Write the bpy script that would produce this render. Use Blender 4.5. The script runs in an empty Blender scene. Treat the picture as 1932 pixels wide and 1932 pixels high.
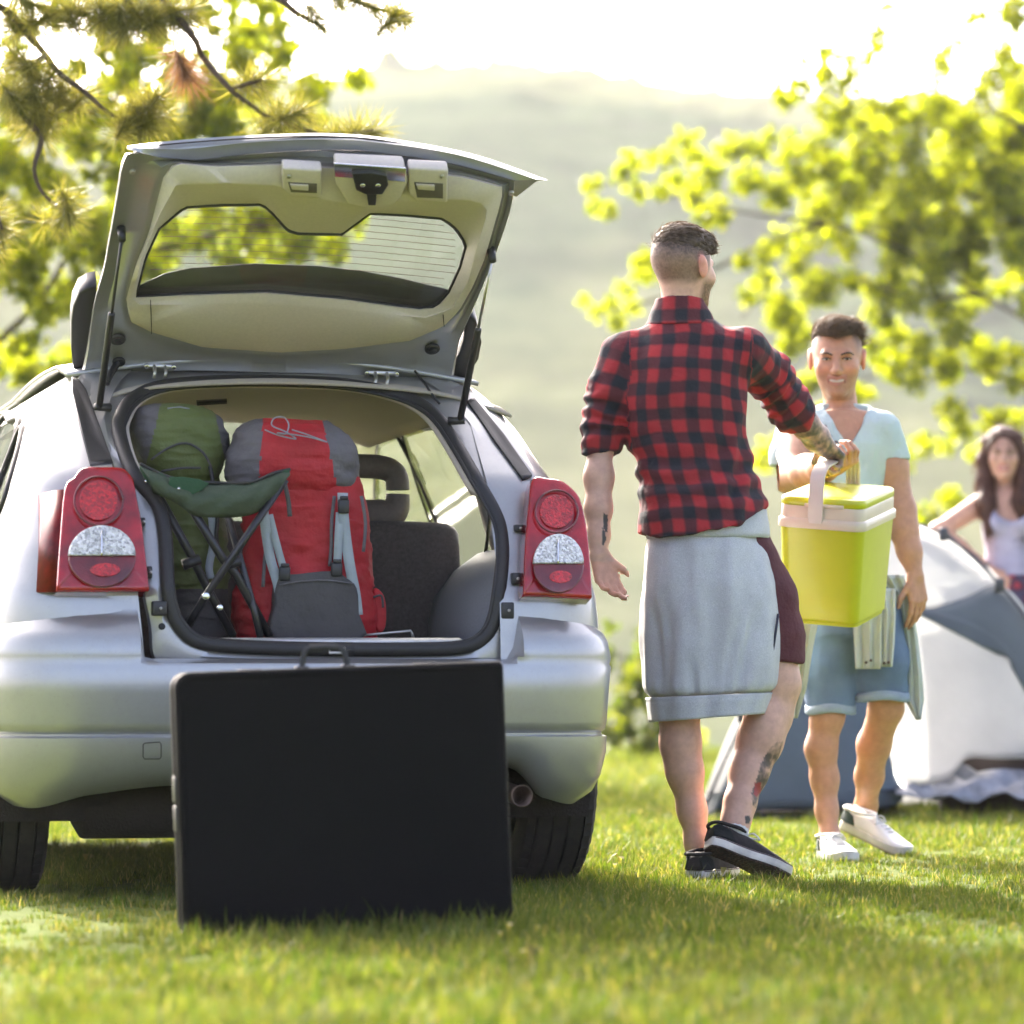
import bpy, bmesh, math, random
import numpy as np
from mathutils import Vector, Matrix

random.seed(7)
rng = np.random.default_rng(7)
D = bpy.data
scene = bpy.context.scene
COL = scene.collection
R = math.radians

# ------------------------------------------------------------------ camera
CAM_H = 0.54
LENS = 130.0
PITCH = math.atan((1300 - 966) / (LENS / 36 * 1932))
cam_data = D.cameras.new('camera')
cam = D.objects.new('camera', cam_data)
COL.objects.link(cam)
cam.location = (0, 0, CAM_H)
cam.rotation_euler = (math.pi / 2 + PITCH, 0, 0)
cam_data.lens = LENS
cam_data.sensor_width = 36
cam_data.clip_start = 0.1
cam_data.clip_end = 6000
cam_data.dof.use_dof = True
cam_data.dof.focus_distance = 10.2
cam_data.dof.aperture_fstop = 3.0
scene.camera = cam

# ------------------------------------------------------------------ sky, sun, exposure
SUN_EL, SUN_AZ = R(34), R(-23)          # azimuth from +Y (away from the camera), negative = left
world = D.worlds.new('World'); scene.world = world; world.use_nodes = True
wn = world.node_tree
for n in list(wn.nodes): wn.nodes.remove(n)
wo = wn.nodes.new('ShaderNodeOutputWorld'); wb = wn.nodes.new('ShaderNodeBackground')
sk = wn.nodes.new('ShaderNodeTexSky'); sk.sky_type = 'NISHITA'; sk.sun_disc = False
sk.sun_elevation = SUN_EL; sk.sun_rotation = SUN_AZ
sk.air_density = 0.28; sk.dust_density = 6.0; sk.ozone_density = 0.3
wb.inputs['Strength'].default_value = 0.15
wn.links.new(sk.outputs[0], wb.inputs[0]); wn.links.new(wb.outputs[0], wo.inputs[0])
sun_d = D.lights.new('sun', 'SUN'); sun = D.objects.new('sun', sun_d); COL.objects.link(sun)
sun_d.energy = 2.0; sun_d.angle = R(0.6); sun_d.color = (1.0, 0.94, 0.82)
sdir = Vector((math.sin(SUN_AZ) * math.cos(SUN_EL), math.cos(SUN_AZ) * math.cos(SUN_EL), math.sin(SUN_EL)))
sun.rotation_euler = sdir.to_track_quat('Z', 'Y').to_euler()
sun.location = sdir * 40
scene.view_settings.view_transform = 'Standard'
scene.view_settings.look = 'None'
scene.view_settings.exposure = 3.08
scene.view_settings.gamma = 1.0
scene.view_settings.use_curve_mapping = False
scene.render.engine = 'CYCLES'
cy = scene.cycles
cy.max_bounces = 8; cy.diffuse_bounces = 3; cy.glossy_bounces = 4; cy.transmission_bounces = 8
cy.transparent_max_bounces = 12; cy.volume_bounces = 0
cy.use_denoising = True
cy.sample_clamp_indirect = 6.0
cy.caustics_reflective = False; cy.caustics_refractive = False

HAZE = 0.00021
# ------------------------------------------------------------------ helpers
FPX = LENS / 36 * 1932
def ray(px, py):
    a = (px - 966) / FPX; b = -(py - 966) / FPX
    return Vector((a, math.cos(PITCH) - b * math.sin(PITCH), b * math.cos(PITCH) + math.sin(PITCH)))
def P(px, py, Y):
    """world point that sits Y metres in front of the camera position, seen along a sight line"""
    r = ray(px, py); s = Y / r.y
    return Vector((r.x * s, Y, CAM_H + r.z * s))
def G(px, py):
    """ground point on the flat lawn"""
    r = ray(px, py); s = -CAM_H / r.z
    return Vector((r.x * s, r.y * s, 0.0))

def lin(c):
    return c / 12.92 if c <= 0.04045 else ((c + 0.055) / 1.055) ** 2.4
def rgb(r, g, b):
    return (lin(r / 255), lin(g / 255), lin(b / 255), 1.0)

class NT:
    def __init__(self, mat):
        self.m = mat; mat.use_nodes = True; self.t = mat.node_tree
        for n in list(self.t.nodes): self.t.nodes.remove(n)
        self.out = self.n('ShaderNodeOutputMaterial')
    def n(self, typ, **kw):
        x = self.t.nodes.new(typ)
        for k, v in kw.items(): setattr(x, k, v)
        return x
    def l(self, a, b): self.t.links.new(a, b)
    def coord(self, kind='Object', scale=None):
        tc = self.n('ShaderNodeTexCoord'); o = tc.outputs[kind]
        if scale is not None:
            mp = self.n('ShaderNodeMapping'); mp.inputs['Scale'].default_value = scale if hasattr(scale, '__len__') else (scale,) * 3
            self.l(o, mp.inputs[0]); o = mp.outputs[0]
        return o
    def attr(self, name):
        a = self.n('ShaderNodeAttribute'); a.attribute_name = name; return a
    def noise(self, co, scale, detail=4, rough=0.55, out='Fac'):
        x = self.n('ShaderNodeTexNoise'); x.inputs['Scale'].default_value = scale
        x.inputs['Detail'].default_value = detail; x.inputs['Roughness'].default_value = rough
        if co is not None: self.l(co, x.inputs['Vector'])
        return x.outputs[out]
    def ramp(self, fac, stops, interp='LINEAR'):
        x = self.n('ShaderNodeValToRGB'); x.color_ramp.interpolation = interp
        e = x.color_ramp.elements
        e[0].position, e[0].color = stops[0]; e[1].position, e[1].color = stops[-1]
        for p, c in stops[1:-1]:
            k = e.new(p); k.color = c
        if fac is not None: self.l(fac, x.inputs[0])
        return x.outputs[0]
    def mix(self, fac, a, b, mode='MIX'):
        x = self.n('ShaderNodeMix'); x.data_type = 'RGBA'; x.blend_type = mode
        for s, v in ((x.inputs[0], fac), (x.inputs[6], a), (x.inputs[7], b)):
            if isinstance(v, (int, float)): s.default_value = v
            elif isinstance(v, tuple): s.default_value = v
            else: self.l(v, s)
        return x.outputs[2]
    def math(self, op, a, b=None, c=None):
        x = self.n('ShaderNodeMath'); x.operation = op
        for i, v in enumerate((a, b, c)):
            if v is None: continue
            if isinstance(v, (int, float)): x.inputs[i].default_value = v
            else: self.l(v, x.inputs[i])
        return x.outputs[0]
    def bsdf(self, color, rough=0.5, metallic=0.0, bump=None, bump_s=0.2, bump_d=0.01, **kw):
        b = self.n('ShaderNodeBsdfPrincipled')
        for s, v in ((b.inputs['Base Color'], color), (b.inputs['Roughness'], rough), (b.inputs['Metallic'], metallic)):
            if isinstance(v, (int, float, tuple)): s.default_value = v
            else: self.l(v, s)
        for k, v in kw.items():
            s = b.inputs[k.replace('_', ' ')]
            if isinstance(v, (int, float, tuple)): s.default_value = v
            else: self.l(v, s)
        if bump is not None:
            bp = self.n('ShaderNodeBump'); bp.inputs['Strength'].default_value = bump_s; bp.inputs['Distance'].default_value = bump_d
            self.l(bump, bp.inputs['Height']); self.l(bp.outputs[0], b.inputs['Normal'])
        return b
    def done(self, shader):
        self.l(shader.outputs[0], self.out.inputs[0]); return self.m

MATS = {}
def simple(name, col, rough=0.5, metallic=0.0, var=0.06, scale=30, bump=0.05, bd=0.002, **kw):
    """plain procedural material: base colour with a little mottling and fine relief"""
    if name in MATS: return MATS[name]
    t = NT(D.materials.new(name))
    co = t.coord('Object')
    nz = t.noise(co, scale, 5)
    dark = tuple(c * (1 - var * 2) for c in col[:3]) + (1,)
    lite = tuple(min(1, c * (1 + var * 1.5)) for c in col[:3]) + (1,)
    c = t.ramp(nz, [(0.3, dark), (0.7, lite)])
    b = t.bsdf(c, rough, metallic, bump=t.noise(co, scale * 6, 3), bump_s=bump, bump_d=bd, **kw)
    MATS[name] = t.done(b); return MATS[name]

def mesh_obj(name, verts, faces, mat=None, parent=None, smooth=True, loc=None):
    me = D.meshes.new(name)
    verts = [tuple(v) for v in verts] if not isinstance(verts, np.ndarray) else verts.tolist()
    me.from_pydata(verts, [], [tuple(f) for f in faces]); me.update()
    return link_mesh(name, me, mat, parent, smooth, loc)
def link_mesh(name, me, mat=None, parent=None, smooth=True, loc=None):
    o = D.objects.new(name, me); COL.objects.link(o)
    if mat is not None:
        for m in (mat if isinstance(mat, (list, tuple)) else [mat]): me.materials.append(m)
    if smooth: me.shade_smooth()
    if parent is not None: o.parent = parent
    if loc is not None: o.location = loc
    return o
def tri_mesh(name, V, F, mat=None, parent=None, smooth=True):
    """large numpy mesh, F is (n,3) or (n,4)"""
    me = D.meshes.new(name)
    V = np.asarray(V, np.float32); F = np.asarray(F, np.int32); k = F.shape[1]
    me.vertices.add(len(V)); me.vertices.foreach_set('co', V.ravel())
    me.loops.add(F.size); me.loops.foreach_set('vertex_index', F.ravel())
    me.polygons.add(len(F)); me.polygons.foreach_set('loop_start', np.arange(0, F.size, k, dtype=np.int32))
    try: me.polygons.foreach_set('loop_total', np.full(len(F), k, np.int32))
    except Exception: pass
    me.update(calc_edges=True); me.validate()
    return link_mesh(name, me, mat, parent, smooth)
def set_attr(o, name, arr, typ='FLOAT_VECTOR'):
    a = o.data.attributes.new(name, typ, 'POINT')
    arr = np.asarray(arr, np.float32)
    if typ == 'FLOAT_COLOR':
        if arr.shape[1] == 3: arr = np.hstack([arr, np.ones((len(arr), 1), np.float32)])
        a.data.foreach_set('color', arr.ravel())
    elif typ == 'FLOAT': a.data.foreach_set('value', arr.ravel())
    else: a.data.foreach_set('vector', arr.ravel())
def thing(name, label, cat, loc=(0, 0, 0), rotz=0.0, group=None):
    o = D.objects.new(name, None); COL.objects.link(o); o.empty_display_size = 0.1
    o.location = loc; o.rotation_euler = (0, 0, rotz)
    o['label'] = label; o['category'] = cat
    if group: o['group'] = group
    return o
def tag(o, label, cat=None, group=None, kind=None):
    o['label'] = label
    if cat: o['category'] = cat
    if group: o['group'] = group
    if kind: o['kind'] = kind
    return o

class MB:
    """mesh builder"""
    def __init__(s): s.v = []; s.f = []
    def add(s, v, f):
        k = len(s.v); s.v += [Vector(x) for x in v]; s.f += [tuple(i + k for i in q) for q in f]; return s
    def box(s, c, size, rot=None):
        c = Vector(c); h = Vector(size) / 2
        vs = []
        for x in (-1, 1):
            for y in (-1, 1):
                for z in (-1, 1):
                    p = Vector((x * h.x, y * h.y, z * h.z))
                    if rot is not None: p = rot @ p
                    vs.append(c + p)
        return s.add(vs, [(0, 1, 3, 2), (4, 6, 7, 5), (0, 4, 5, 1), (2, 3, 7, 6), (0, 2, 6, 4), (1, 5, 7, 3)])
    def tube(s, pts, rad, n=10, caps=True, flat=None):
        """swept tube along points; rad number or list; flat=(rx,ry) multipliers"""
        pts = [Vector(p) for p in pts]
        if not hasattr(rad, '__len__'): rad = [rad] * len(pts)
        k = len(s.v); prev = None
        for i, p in enumerate(pts):
            t = (pts[min(i + 1, len(pts) - 1)] - pts[max(i - 1, 0)]).normalized()
            if prev is None:
                a = t.cross(Vector((0, 0, 1)))
                if a.length < 0.05: a = t.cross(Vector((1, 0, 0)))
                a.normalize()
            else:
                a = (prev - t * prev.dot(t)).normalized()
            prev = a; b = t.cross(a)
            fx, fy = flat if flat else (1, 1)
            for j in range(n):
                q = 2 * math.pi * j / n
                s.v.append(p + a * (math.cos(q) * rad[i] * fx) + b * (math.sin(q) * rad[i] * fy))
        for i in range(len(pts) - 1):
            for j in range(n):
                s.f.append((k + i * n + j, k + i * n + (j + 1) % n, k + (i + 1) * n + (j + 1) % n, k + (i + 1) * n + j))
        if caps:
            s.f.append(tuple(k + j for j in range(n))[::-1])
            s.f.append(tuple(k + (len(pts) - 1) * n + j for j in range(n)))
        return s
    def rings(s, rings, closed=True, cap0=True, cap1=True):
        """loft equal-length rings"""
        k = len(s.v); n = len(rings[0])
        for r in rings: s.v += [Vector(p) for p in r]
        for i in range(len(rings) - 1):
            for j in range(n if closed else n - 1):
                s.f.append((k + i * n + j, k + i * n + (j + 1) % n, k + (i + 1) * n + (j + 1) % n, k + (i + 1) * n + j))
        if closed and cap0: s.f.append(tuple(k + j for j in range(n))[::-1])
        if closed and cap1: s.f.append(tuple(k + (len(rings) - 1) * n + j for j in range(n)))
        return s
    def disc(s, c, axis, r, h, n=20):
        c = Vector(c); a = Vector(axis).normalized()
        return s.tube([c, c + a * h], r, n)
    def build(s, name, mat=None, parent=None, smooth=True, bevel=0, seg=2, sub=0, angle=None, solid=0):
        o = mesh_obj(name, s.v, s.f, mat, parent, smooth)
        fix_normals(o)
        if solid:
            m = o.modifiers.new('t', 'SOLIDIFY'); m.thickness = abs(solid); m.offset = -1 if solid > 0 else 1
        if bevel:
            m = o.modifiers.new('b', 'BEVEL'); m.width = bevel; m.segments = seg; m.limit_method = 'ANGLE'; m.angle_limit = R(35)
            m.harden_normals = False
        if sub:
            m = o.modifiers.new('s', 'SUBSURF'); m.levels = sub; m.render_levels = sub
        if angle is not None and smooth: sharp(o, angle)
        return o
def fix_normals(o):
    bm = bmesh.new(); bm.from_mesh(o.data); bmesh.ops.recalc_face_normals(bm, faces=bm.faces); bm.to_mesh(o.data); bm.free()
def sharp(o, deg):
    try: o.data.set_sharp_from_angle(angle=R(deg))
    except Exception: pass

def vnoise(p, seed=0):
    """value noise in numpy, p (n,3), result -1..1"""
    p = np.asarray(p, np.float64); i = np.floor(p).astype(np.int64); f = p - i
    u = f * f * (3 - 2 * f)
    def h(a):
        n = (a[:, 0] * 374761393 + a[:, 1] * 668265263 + a[:, 2] * 2147483647 + seed * 974711) & 0xffffffff
        n = ((n ^ (n >> 13)) * 1274126177) & 0xffffffff
        return ((n ^ (n >> 16)) & 0xffff) / 32767.5 - 1
    r = 0
    for dx in (0, 1):
        for dy in (0, 1):
            for dz in (0, 1):
                w = (u[:, 0] if dx else 1 - u[:, 0]) * (u[:, 1] if dy else 1 - u[:, 1]) * (u[:, 2] if dz else 1 - u[:, 2])
                r = r + w * h(i + np.array([dx, dy, dz]))
    return r
def fbm(p, octs=4, seed=0):
    r = 0; a = 1.0; t = 0
    for o in range(octs):
        r = r + a * vnoise(np.asarray(p) * 2 ** o, seed + o); t += a; a *= 0.5
    return r / t
def smooth_poly(pts, n=4, closed=True):
    """Catmull-Rom refinement of a polyline of Vectors or tuples"""
    pts = [Vector(p) for p in pts]; out = []; N = len(pts)
    for i in range(N if closed else N - 1):
        if closed: a, b, c, d = pts[i - 1], pts[i], pts[(i + 1) % N], pts[(i + 2) % N]
        else: a, b, c, d = pts[max(i - 1, 0)], pts[i], pts[i + 1], pts[min(i + 2, N - 1)]
        for k in range(n):
            t = k / n
            out.append(0.5 * ((2 * b) + (c - a) * t + (2 * a - 5 * b + 4 * c - d) * t * t + (3 * b - a - 3 * c + d) * t ** 3))
    if not closed: out.append(pts[-1])
    return out
def resample(pts, n, closed=False):
    pts = [Vector(p) for p in pts]
    if closed: pts = pts + [pts[0]]
    L = [0]
    for a, b in zip(pts, pts[1:]): L.append(L[-1] + (b - a).length)
    out = []
    m = n if closed else n - 1
    j = 0
    for k in range(n):
        s = L[-1] * k / m
        while j < len(L) - 2 and L[j + 1] < s: j += 1
        t = (s - L[j]) / max(1e-9, L[j + 1] - L[j])
        out.append(pts[j].lerp(pts[j + 1], min(1, max(0, t))))
    return out
# ------------------------------------------------------------------ ground, far hillside, haze
def terrain(x, y):
    x = np.asarray(x, float); y = np.asarray(y, float)
    def ss(a, b, v):
        t = np.clip((v - a) / (b - a), 0, 1); return t * t * (3 - 2 * t)
    z = -16.0 * ss(30, 110, y)
    ridge = 66 + 2.5 * np.sin(x * 0.021 + 0.6) + 1.6 * np.sin(x * 0.07 + 2.0) - 0.035 * x
    z = z + ss(120, 430, y) * (16 + ridge)
    return z
def m_ground():
    t = NT(D.materials.new('lawn_soil'))
    co = t.coord('Object')
    a = t.noise(co, 1.3, 5); b = t.noise(co, 22, 5)
    c1 = t.ramp(b, [(0.25, (0.035, 0.045, 0.012, 1)), (0.55, (0.075, 0.095, 0.022, 1)), (0.8, (0.10, 0.088, 0.042, 1))])
    c2 = t.ramp(b, [(0.3, (0.05, 0.075, 0.014, 1)), (0.7, (0.11, 0.14, 0.03, 1))])
    c = t.mix(a, c1, c2)
    return t.done(t.bsdf(c, 0.95, bump=b, bump_s=0.6, bump_d=0.02, Specular_IOR_Level=0.05))
xs = np.concatenate([-np.geomspace(2500, 12, 26), np.linspace(-10, 10, 21), np.geomspace(12, 2500, 26)])
ys = np.concatenate([-np.geomspace(2500, 12, 22), np.linspace(-10, 40, 41), np.geomspace(43, 2500, 46)])
X, Y = np.meshgrid(xs, ys)
Z = terrain(X, Y) - np.where(Y > 112, 2.5, 0)
nx, ny = len(xs), len(ys)
idx = np.arange(nx * ny).reshape(ny, nx)
Fq = np.stack([idx[:-1, :-1], idx[:-1, 1:], idx[1:, 1:], idx[1:, :-1]], -1).reshape(-1, 4)
g = tri_mesh('ground', np.stack([X, Y, Z], -1).reshape(-1, 3), Fq, m_ground())
tag(g, 'mown lawn ground falling away to a valley', kind='structure')

def m_hill():
    t = NT(D.materials.new('hillside'))
    co = t.coord('Object')
    big = t.noise(co, 0.012, 4); mid = t.noise(co, 0.09, 6, 0.7)
    forest = t.ramp(mid, [(0.3, (0.022, 0.036, 0.020, 1)), (0.7, (0.058, 0.078, 0.042, 1))])
    field = t.ramp(mid, [(0.3, (0.08, 0.09, 0.048, 1)), (0.7, (0.13, 0.135, 0.07, 1))])
    f = t.ramp(big, [(0.46, (0, 0, 0, 1)), (0.56, (1, 1, 1, 1))])
    return t.done(t.bsdf(t.mix(f, forest, field), 1.0, Specular_IOR_Level=0.0))
hx = np.linspace(-240, 240, 300); hy = np.linspace(100, 470, 220)
X, Y = np.meshgrid(hx, hy); Z = terrain(X, Y)
pp = np.stack([X, Y, 0 * X], -1).reshape(-1, 3)
wood = np.clip(fbm(pp * 0.018, 3, 5) * 2.0 + 0.5, 0, 1).reshape(X.shape)
crest = np.clip((Y - 400) / 25, 0, 1)
bump = np.abs(fbm(pp * 0.22, 3, 9).reshape(X.shape)) * 7.0 + np.clip(fbm(pp * 0.07, 2, 3).reshape(X.shape), 0, 1) * 5
Z = Z + bump * np.maximum(.4 * wood * np.clip((Y - 120) / 60, 0, 1), crest)
nx, ny = len(hx), len(hy)
idx = np.arange(nx * ny).reshape(ny, nx)
Fq = np.stack([idx[:-1, :-1], idx[:-1, 1:], idx[1:, 1:], idx[1:, :-1]], -1).reshape(-1, 4)
h = tri_mesh('hill', np.stack([X, Y, Z], -1).reshape(-1, 3), Fq, m_hill())
tag(h, 'pale wooded hillside across the valley', kind='structure')

hm = D.materials.new('haze_air'); hm.use_nodes = True
for n in list(hm.node_tree.nodes): hm.node_tree.nodes.remove(n)
ho = hm.node_tree.nodes.new('ShaderNodeOutputMaterial'); hv = hm.node_tree.nodes.new('ShaderNodeVolumePrincipled')
hv.inputs['Color'].default_value = (0.97, 0.98, 1.0, 1); hv.inputs['Density'].default_value = HAZE
hv.inputs['Anisotropy'].default_value = 0.3
hm.node_tree.links.new(hv.outputs[0], ho.inputs['Volume'])
hz = MB().box((0, 0, 35.0), (5300, 5300, 110)).build('haze', hm, smooth=False)
tag(hz, 'sunlit haze filling the valley air', kind='stuff')

# ------------------------------------------------------------------ grass
def m_grass():
    t = NT(D.materials.new('grass_blades'))
    at = t.attr('tint').outputs['Fac']
    oi = t.n('ShaderNodeObjectInfo').outputs['Random']
    c = t.ramp(at, [(0.0, (0.022, 0.050, 0.005, 1)), (0.45, (0.060, 0.098, 0.010, 1)), (0.75, (0.125, 0.145, 0.020, 1)), (1.0, (0.30, 0.23, 0.10, 1))])
    c2 = t.mix(oi, c, t.mix(0.5, c, (0.13, 0.115, 0.03, 1)))
    b = t.bsdf(c2, 0.55, Specular_IOR_Level=0.2)
    tr = t.n('ShaderNodeBsdfTranslucent'); t.l(t.mix(1.0, c2, (1.5, 1.6, 0.7, 1), 'MULTIPLY'), tr.inputs[0])
    mx = t.n('ShaderNodeMixShader'); mx.inputs[0].default_value = 0.45
    t.l(b.outputs[0], mx.inputs[1]); t.l(tr.outputs[0], mx.inputs[2])
    return t.done(mx)
MG = m_grass()
def grass_tuft(i, n, hmin, hmax, rad):
    V = []; Fc = []; T = []
    for k in range(n):
        a = random.random() * 6.283; r = rad * math.sqrt(random.random())
        x, y = r * math.cos(a), r * math.sin(a)
        h = random.uniform(hmin, hmax) * random.uniform(0.6, 1.0); w = random.uniform(0.0012, 0.0026)
        la = random.random() * 6.283; lean = random.uniform(0.1, 0.9) * h
        wa = la + 1.57 + random.uniform(-0.6, 0.6)
        wx, wy = math.cos(wa) * w, math.sin(wa) * w
        b = len(V); tint = min(1, max(0, random.gauss(0.42, 0.22)))
        if random.random() < 0.08: tint = 1.0
        for s, ww in ((0, 1.0), (0.5, 0.9)):
            cx = x + math.cos(la) * lean * s * s; cy_ = y + math.sin(la) * lean * s * s
            V += [(cx - wx * ww, cy_ - wy * ww, h * s - 0.004), (cx + wx * ww, cy_ + wy * ww, h * s - 0.004)]
        V.append((x + math.cos(la) * lean, y + math.sin(la) * lean, h * 0.93))
        T += [tint] * 5
        Fc += [(b, b + 1, b + 3, b + 2), (b + 2, b + 3, b + 4)]
    me = D.meshes.new('grass_tuft'); me.from_pydata(V, [], Fc); me.update(); me.materials.append(MG)
    o = D.objects.new('grass_tuft', me)
    set_attr(o, 'tint', np.array(T), 'FLOAT'); return o
tufts = D.collections.new('grass_tufts')
for i in range(10):
    tufts.objects.link(grass_tuft(i, 30, 0.012, 0.040, 0.045) if i < 7 else grass_tuft(i, 22, 0.03, 0.085, 0.05))
def weed(i):
    """low rosette of broad leaves, or a few fallen dry leaves"""
    V = []; Fc = []; T = []
    for k in range(9 if i else 4):
        a = random.random() * 6.283; l = random.uniform(.018, .04); w = l * (.42 if i else .3); c, s = math.cos(a), math.sin(a); ox, oy = (0, 0) if i else (random.uniform(-.06, .06), random.uniform(-.06, .06))
        z0 = .008 if i else random.uniform(.02, .035); z1 = random.uniform(.01, .035); b = len(V)
        for u, v, z in ((0, 0, z0), (.45, w / l, z0 + z1), (1, 0, z0 + z1 * .6), (.45, -w / l, z0 + z1)): V.append((ox + c * u * l - s * v * l, oy + s * u * l + c * v * l, z))
        Fc.append((b, b + 1, b + 2, b + 3)); T += [random.uniform(.2, .55) if i else .9] * 4
    me = D.meshes.new('weed'); me.from_pydata(V, [], Fc); me.update(); me.materials.append(MG); o = D.objects.new('weed', me); set_attr(o, 'tint', np.array(T), 'FLOAT'); return o
for nm, i in (('weed_a', 1), ('weed_b', 1), ('weed_c', 0)):
    q = weed(i); q.name = 'z' + nm; tufts.objects.link(q)
def scatter():
    pts = []; sc = []; ix = []
    for (y0, y1, dens, s) in ((5.0, 8.0, 620, 1.0), (8.0, 12.5, 620, 1.0), (12.5, 18, 330, 1.3), (18, 34, 120, 2.0)):
        w1 = y1 * 0.142 + 0.9; A = (y1 - y0) * 2 * w1; n = int(A * dens)
        y = rng.uniform(y0, y1, n); x = rng.uniform(-w1, w1, n)
        p = np.stack([x, y, 0 * x], -1)
        d = fbm(p * 0.9, 3, 2)
        keep = rng.random(n) < np.clip(0.75 + d * 0.9, 0.25, 1)
        p = p[keep]; d = d[keep]; x = p[:, 0]; y = p[:, 1]
        k = rng.integers(0, 7, len(p))
        tall = rng.random(len(p)) < np.clip(0.05 + 0.35 * np.clip(d, 0, 1) + 0.30 * (np.abs(y - 8.0) < 0.28) * (x > -0.9) * (x < 0.1) + 0.16 * (np.abs(y - 9.6) < 0.35) * (x < -0.5), 0, 1)
        k[tall] = rng.integers(7, 10, tall.sum())
        wd = rng.random(len(p)) < .0006; k[wd] = 12
        p[:, 2] = terrain(x, y)
        pts.append(p); ix.append(k); sc.append(s * rng.uniform(0.7, 1.25, len(p)) * (0.85 + 0.3 * np.clip(d, -1, 1)))
    return np.concatenate(pts), np.concatenate(sc), np.concatenate(ix)
gp, gs, gi = scatter()
ng = len(gp)
gme = D.meshes.new('grass'); gme.vertices.add(ng); gme.vertices.foreach_set('co', gp.astype(np.float32).ravel())
go = D.objects.new('grass', gme); COL.objects.link(go)
tag(go, 'short green and straw coloured grass covering the lawn', kind='stuff')
set_attr(go, 'gscale', gs, 'FLOAT')
ai = gme.attributes.new('gidx', 'INT', 'POINT'); ai.data.foreach_set('value', gi.astype(np.int32))
set_attr(go, 'grot', np.stack([rng.uniform(-.15, .15, ng), rng.uniform(-.15, .15, ng), rng.uniform(0, 6.28, ng)], -1))
gt = D.node_groups.new('scatter_grass', 'GeometryNodeTree')
gt.interface.new_socket('Geometry', in_out='INPUT', socket_type='NodeSocketGeometry')
gt.interface.new_socket('Geometry', in_out='OUTPUT', socket_type='NodeSocketGeometry')
ni = gt.nodes.new('NodeGroupInput'); no = gt.nodes.new('NodeGroupOutput')
mp = gt.nodes.new('GeometryNodeMeshToPoints'); ip = gt.nodes.new('GeometryNodeInstanceOnPoints')
ci = gt.nodes.new('GeometryNodeCollectionInfo'); ci.inputs[0].default_value = tufts
ci.inputs['Separate Children'].default_value = True; ci.inputs['Reset Children'].default_value = True
ip.inputs['Pick Instance'].default_value = True
def named(nm, ty):
    q = gt.nodes.new('GeometryNodeInputNamedAttribute'); q.data_type = ty; q.inputs[0].default_value = nm; return q.outputs[0]
gt.links.new(ni.outputs[0], mp.inputs[0]); gt.links.new(mp.outputs[0], ip.inputs['Points'])
gt.links.new(ci.outputs[0], ip.inputs['Instance'])
gt.links.new(named('gidx', 'INT'), ip.inputs['Instance Index'])
gt.links.new(named('grot', 'FLOAT_VECTOR'), ip.inputs['Rotation'])
gt.links.new(named('gscale', 'FLOAT'), ip.inputs['Scale'])
gt.links.new(ip.outputs[0], no.inputs[0])
go.modifiers.new('scatter', 'NODES').node_group = gt
gme.materials.append(MG)

# ------------------------------------------------------------------ trees
def m_leaf(name, dark, mid, lite, trans=0.6, tint=(1.5, 1.35, 0.35, 1)):
    t = NT(D.materials.new(name))
    at = t.attr('tint').outputs['Fac']
    c = t.ramp(at, [(0.0, dark), (0.5, mid), (1.0, lite)])
    b = t.bsdf(c, 0.45, Specular_IOR_Level=0.5)
    tr = t.n('ShaderNodeBsdfTranslucent'); t.l(t.mix(1.0, c, tint, 'MULTIPLY'), tr.inputs[0])
    mx = t.n('ShaderNodeMixShader'); mx.inputs[0].default_value = trans
    t.l(b.outputs[0], mx.inputs[1]); t.l(tr.outputs[0], mx.inputs[2])
    return t.done(mx)
M_LEAF = m_leaf('broad_leaf', (0.065, 0.092, 0.006, 1), (0.185, 0.212, 0.013, 1), (0.36, 0.365, 0.022, 1), 0.74, (1.55, 1.58, 0.3, 1))
def m_bark():
    t = NT(D.materials.new('bark')); co = t.coord('Object', (14, 14, 3))
    n = t.noise(co, 3, 6, 0.7)
    c = t.ramp(n, [(0.3, (0.035, 0.024, 0.016, 1)), (0.7, (0.13, 0.095, 0.065, 1))])
    return t.done(t.bsdf(c, 0.9, bump=n, bump_s=0.8, bump_d=0.02))
M_BARK = m_bark()
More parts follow.
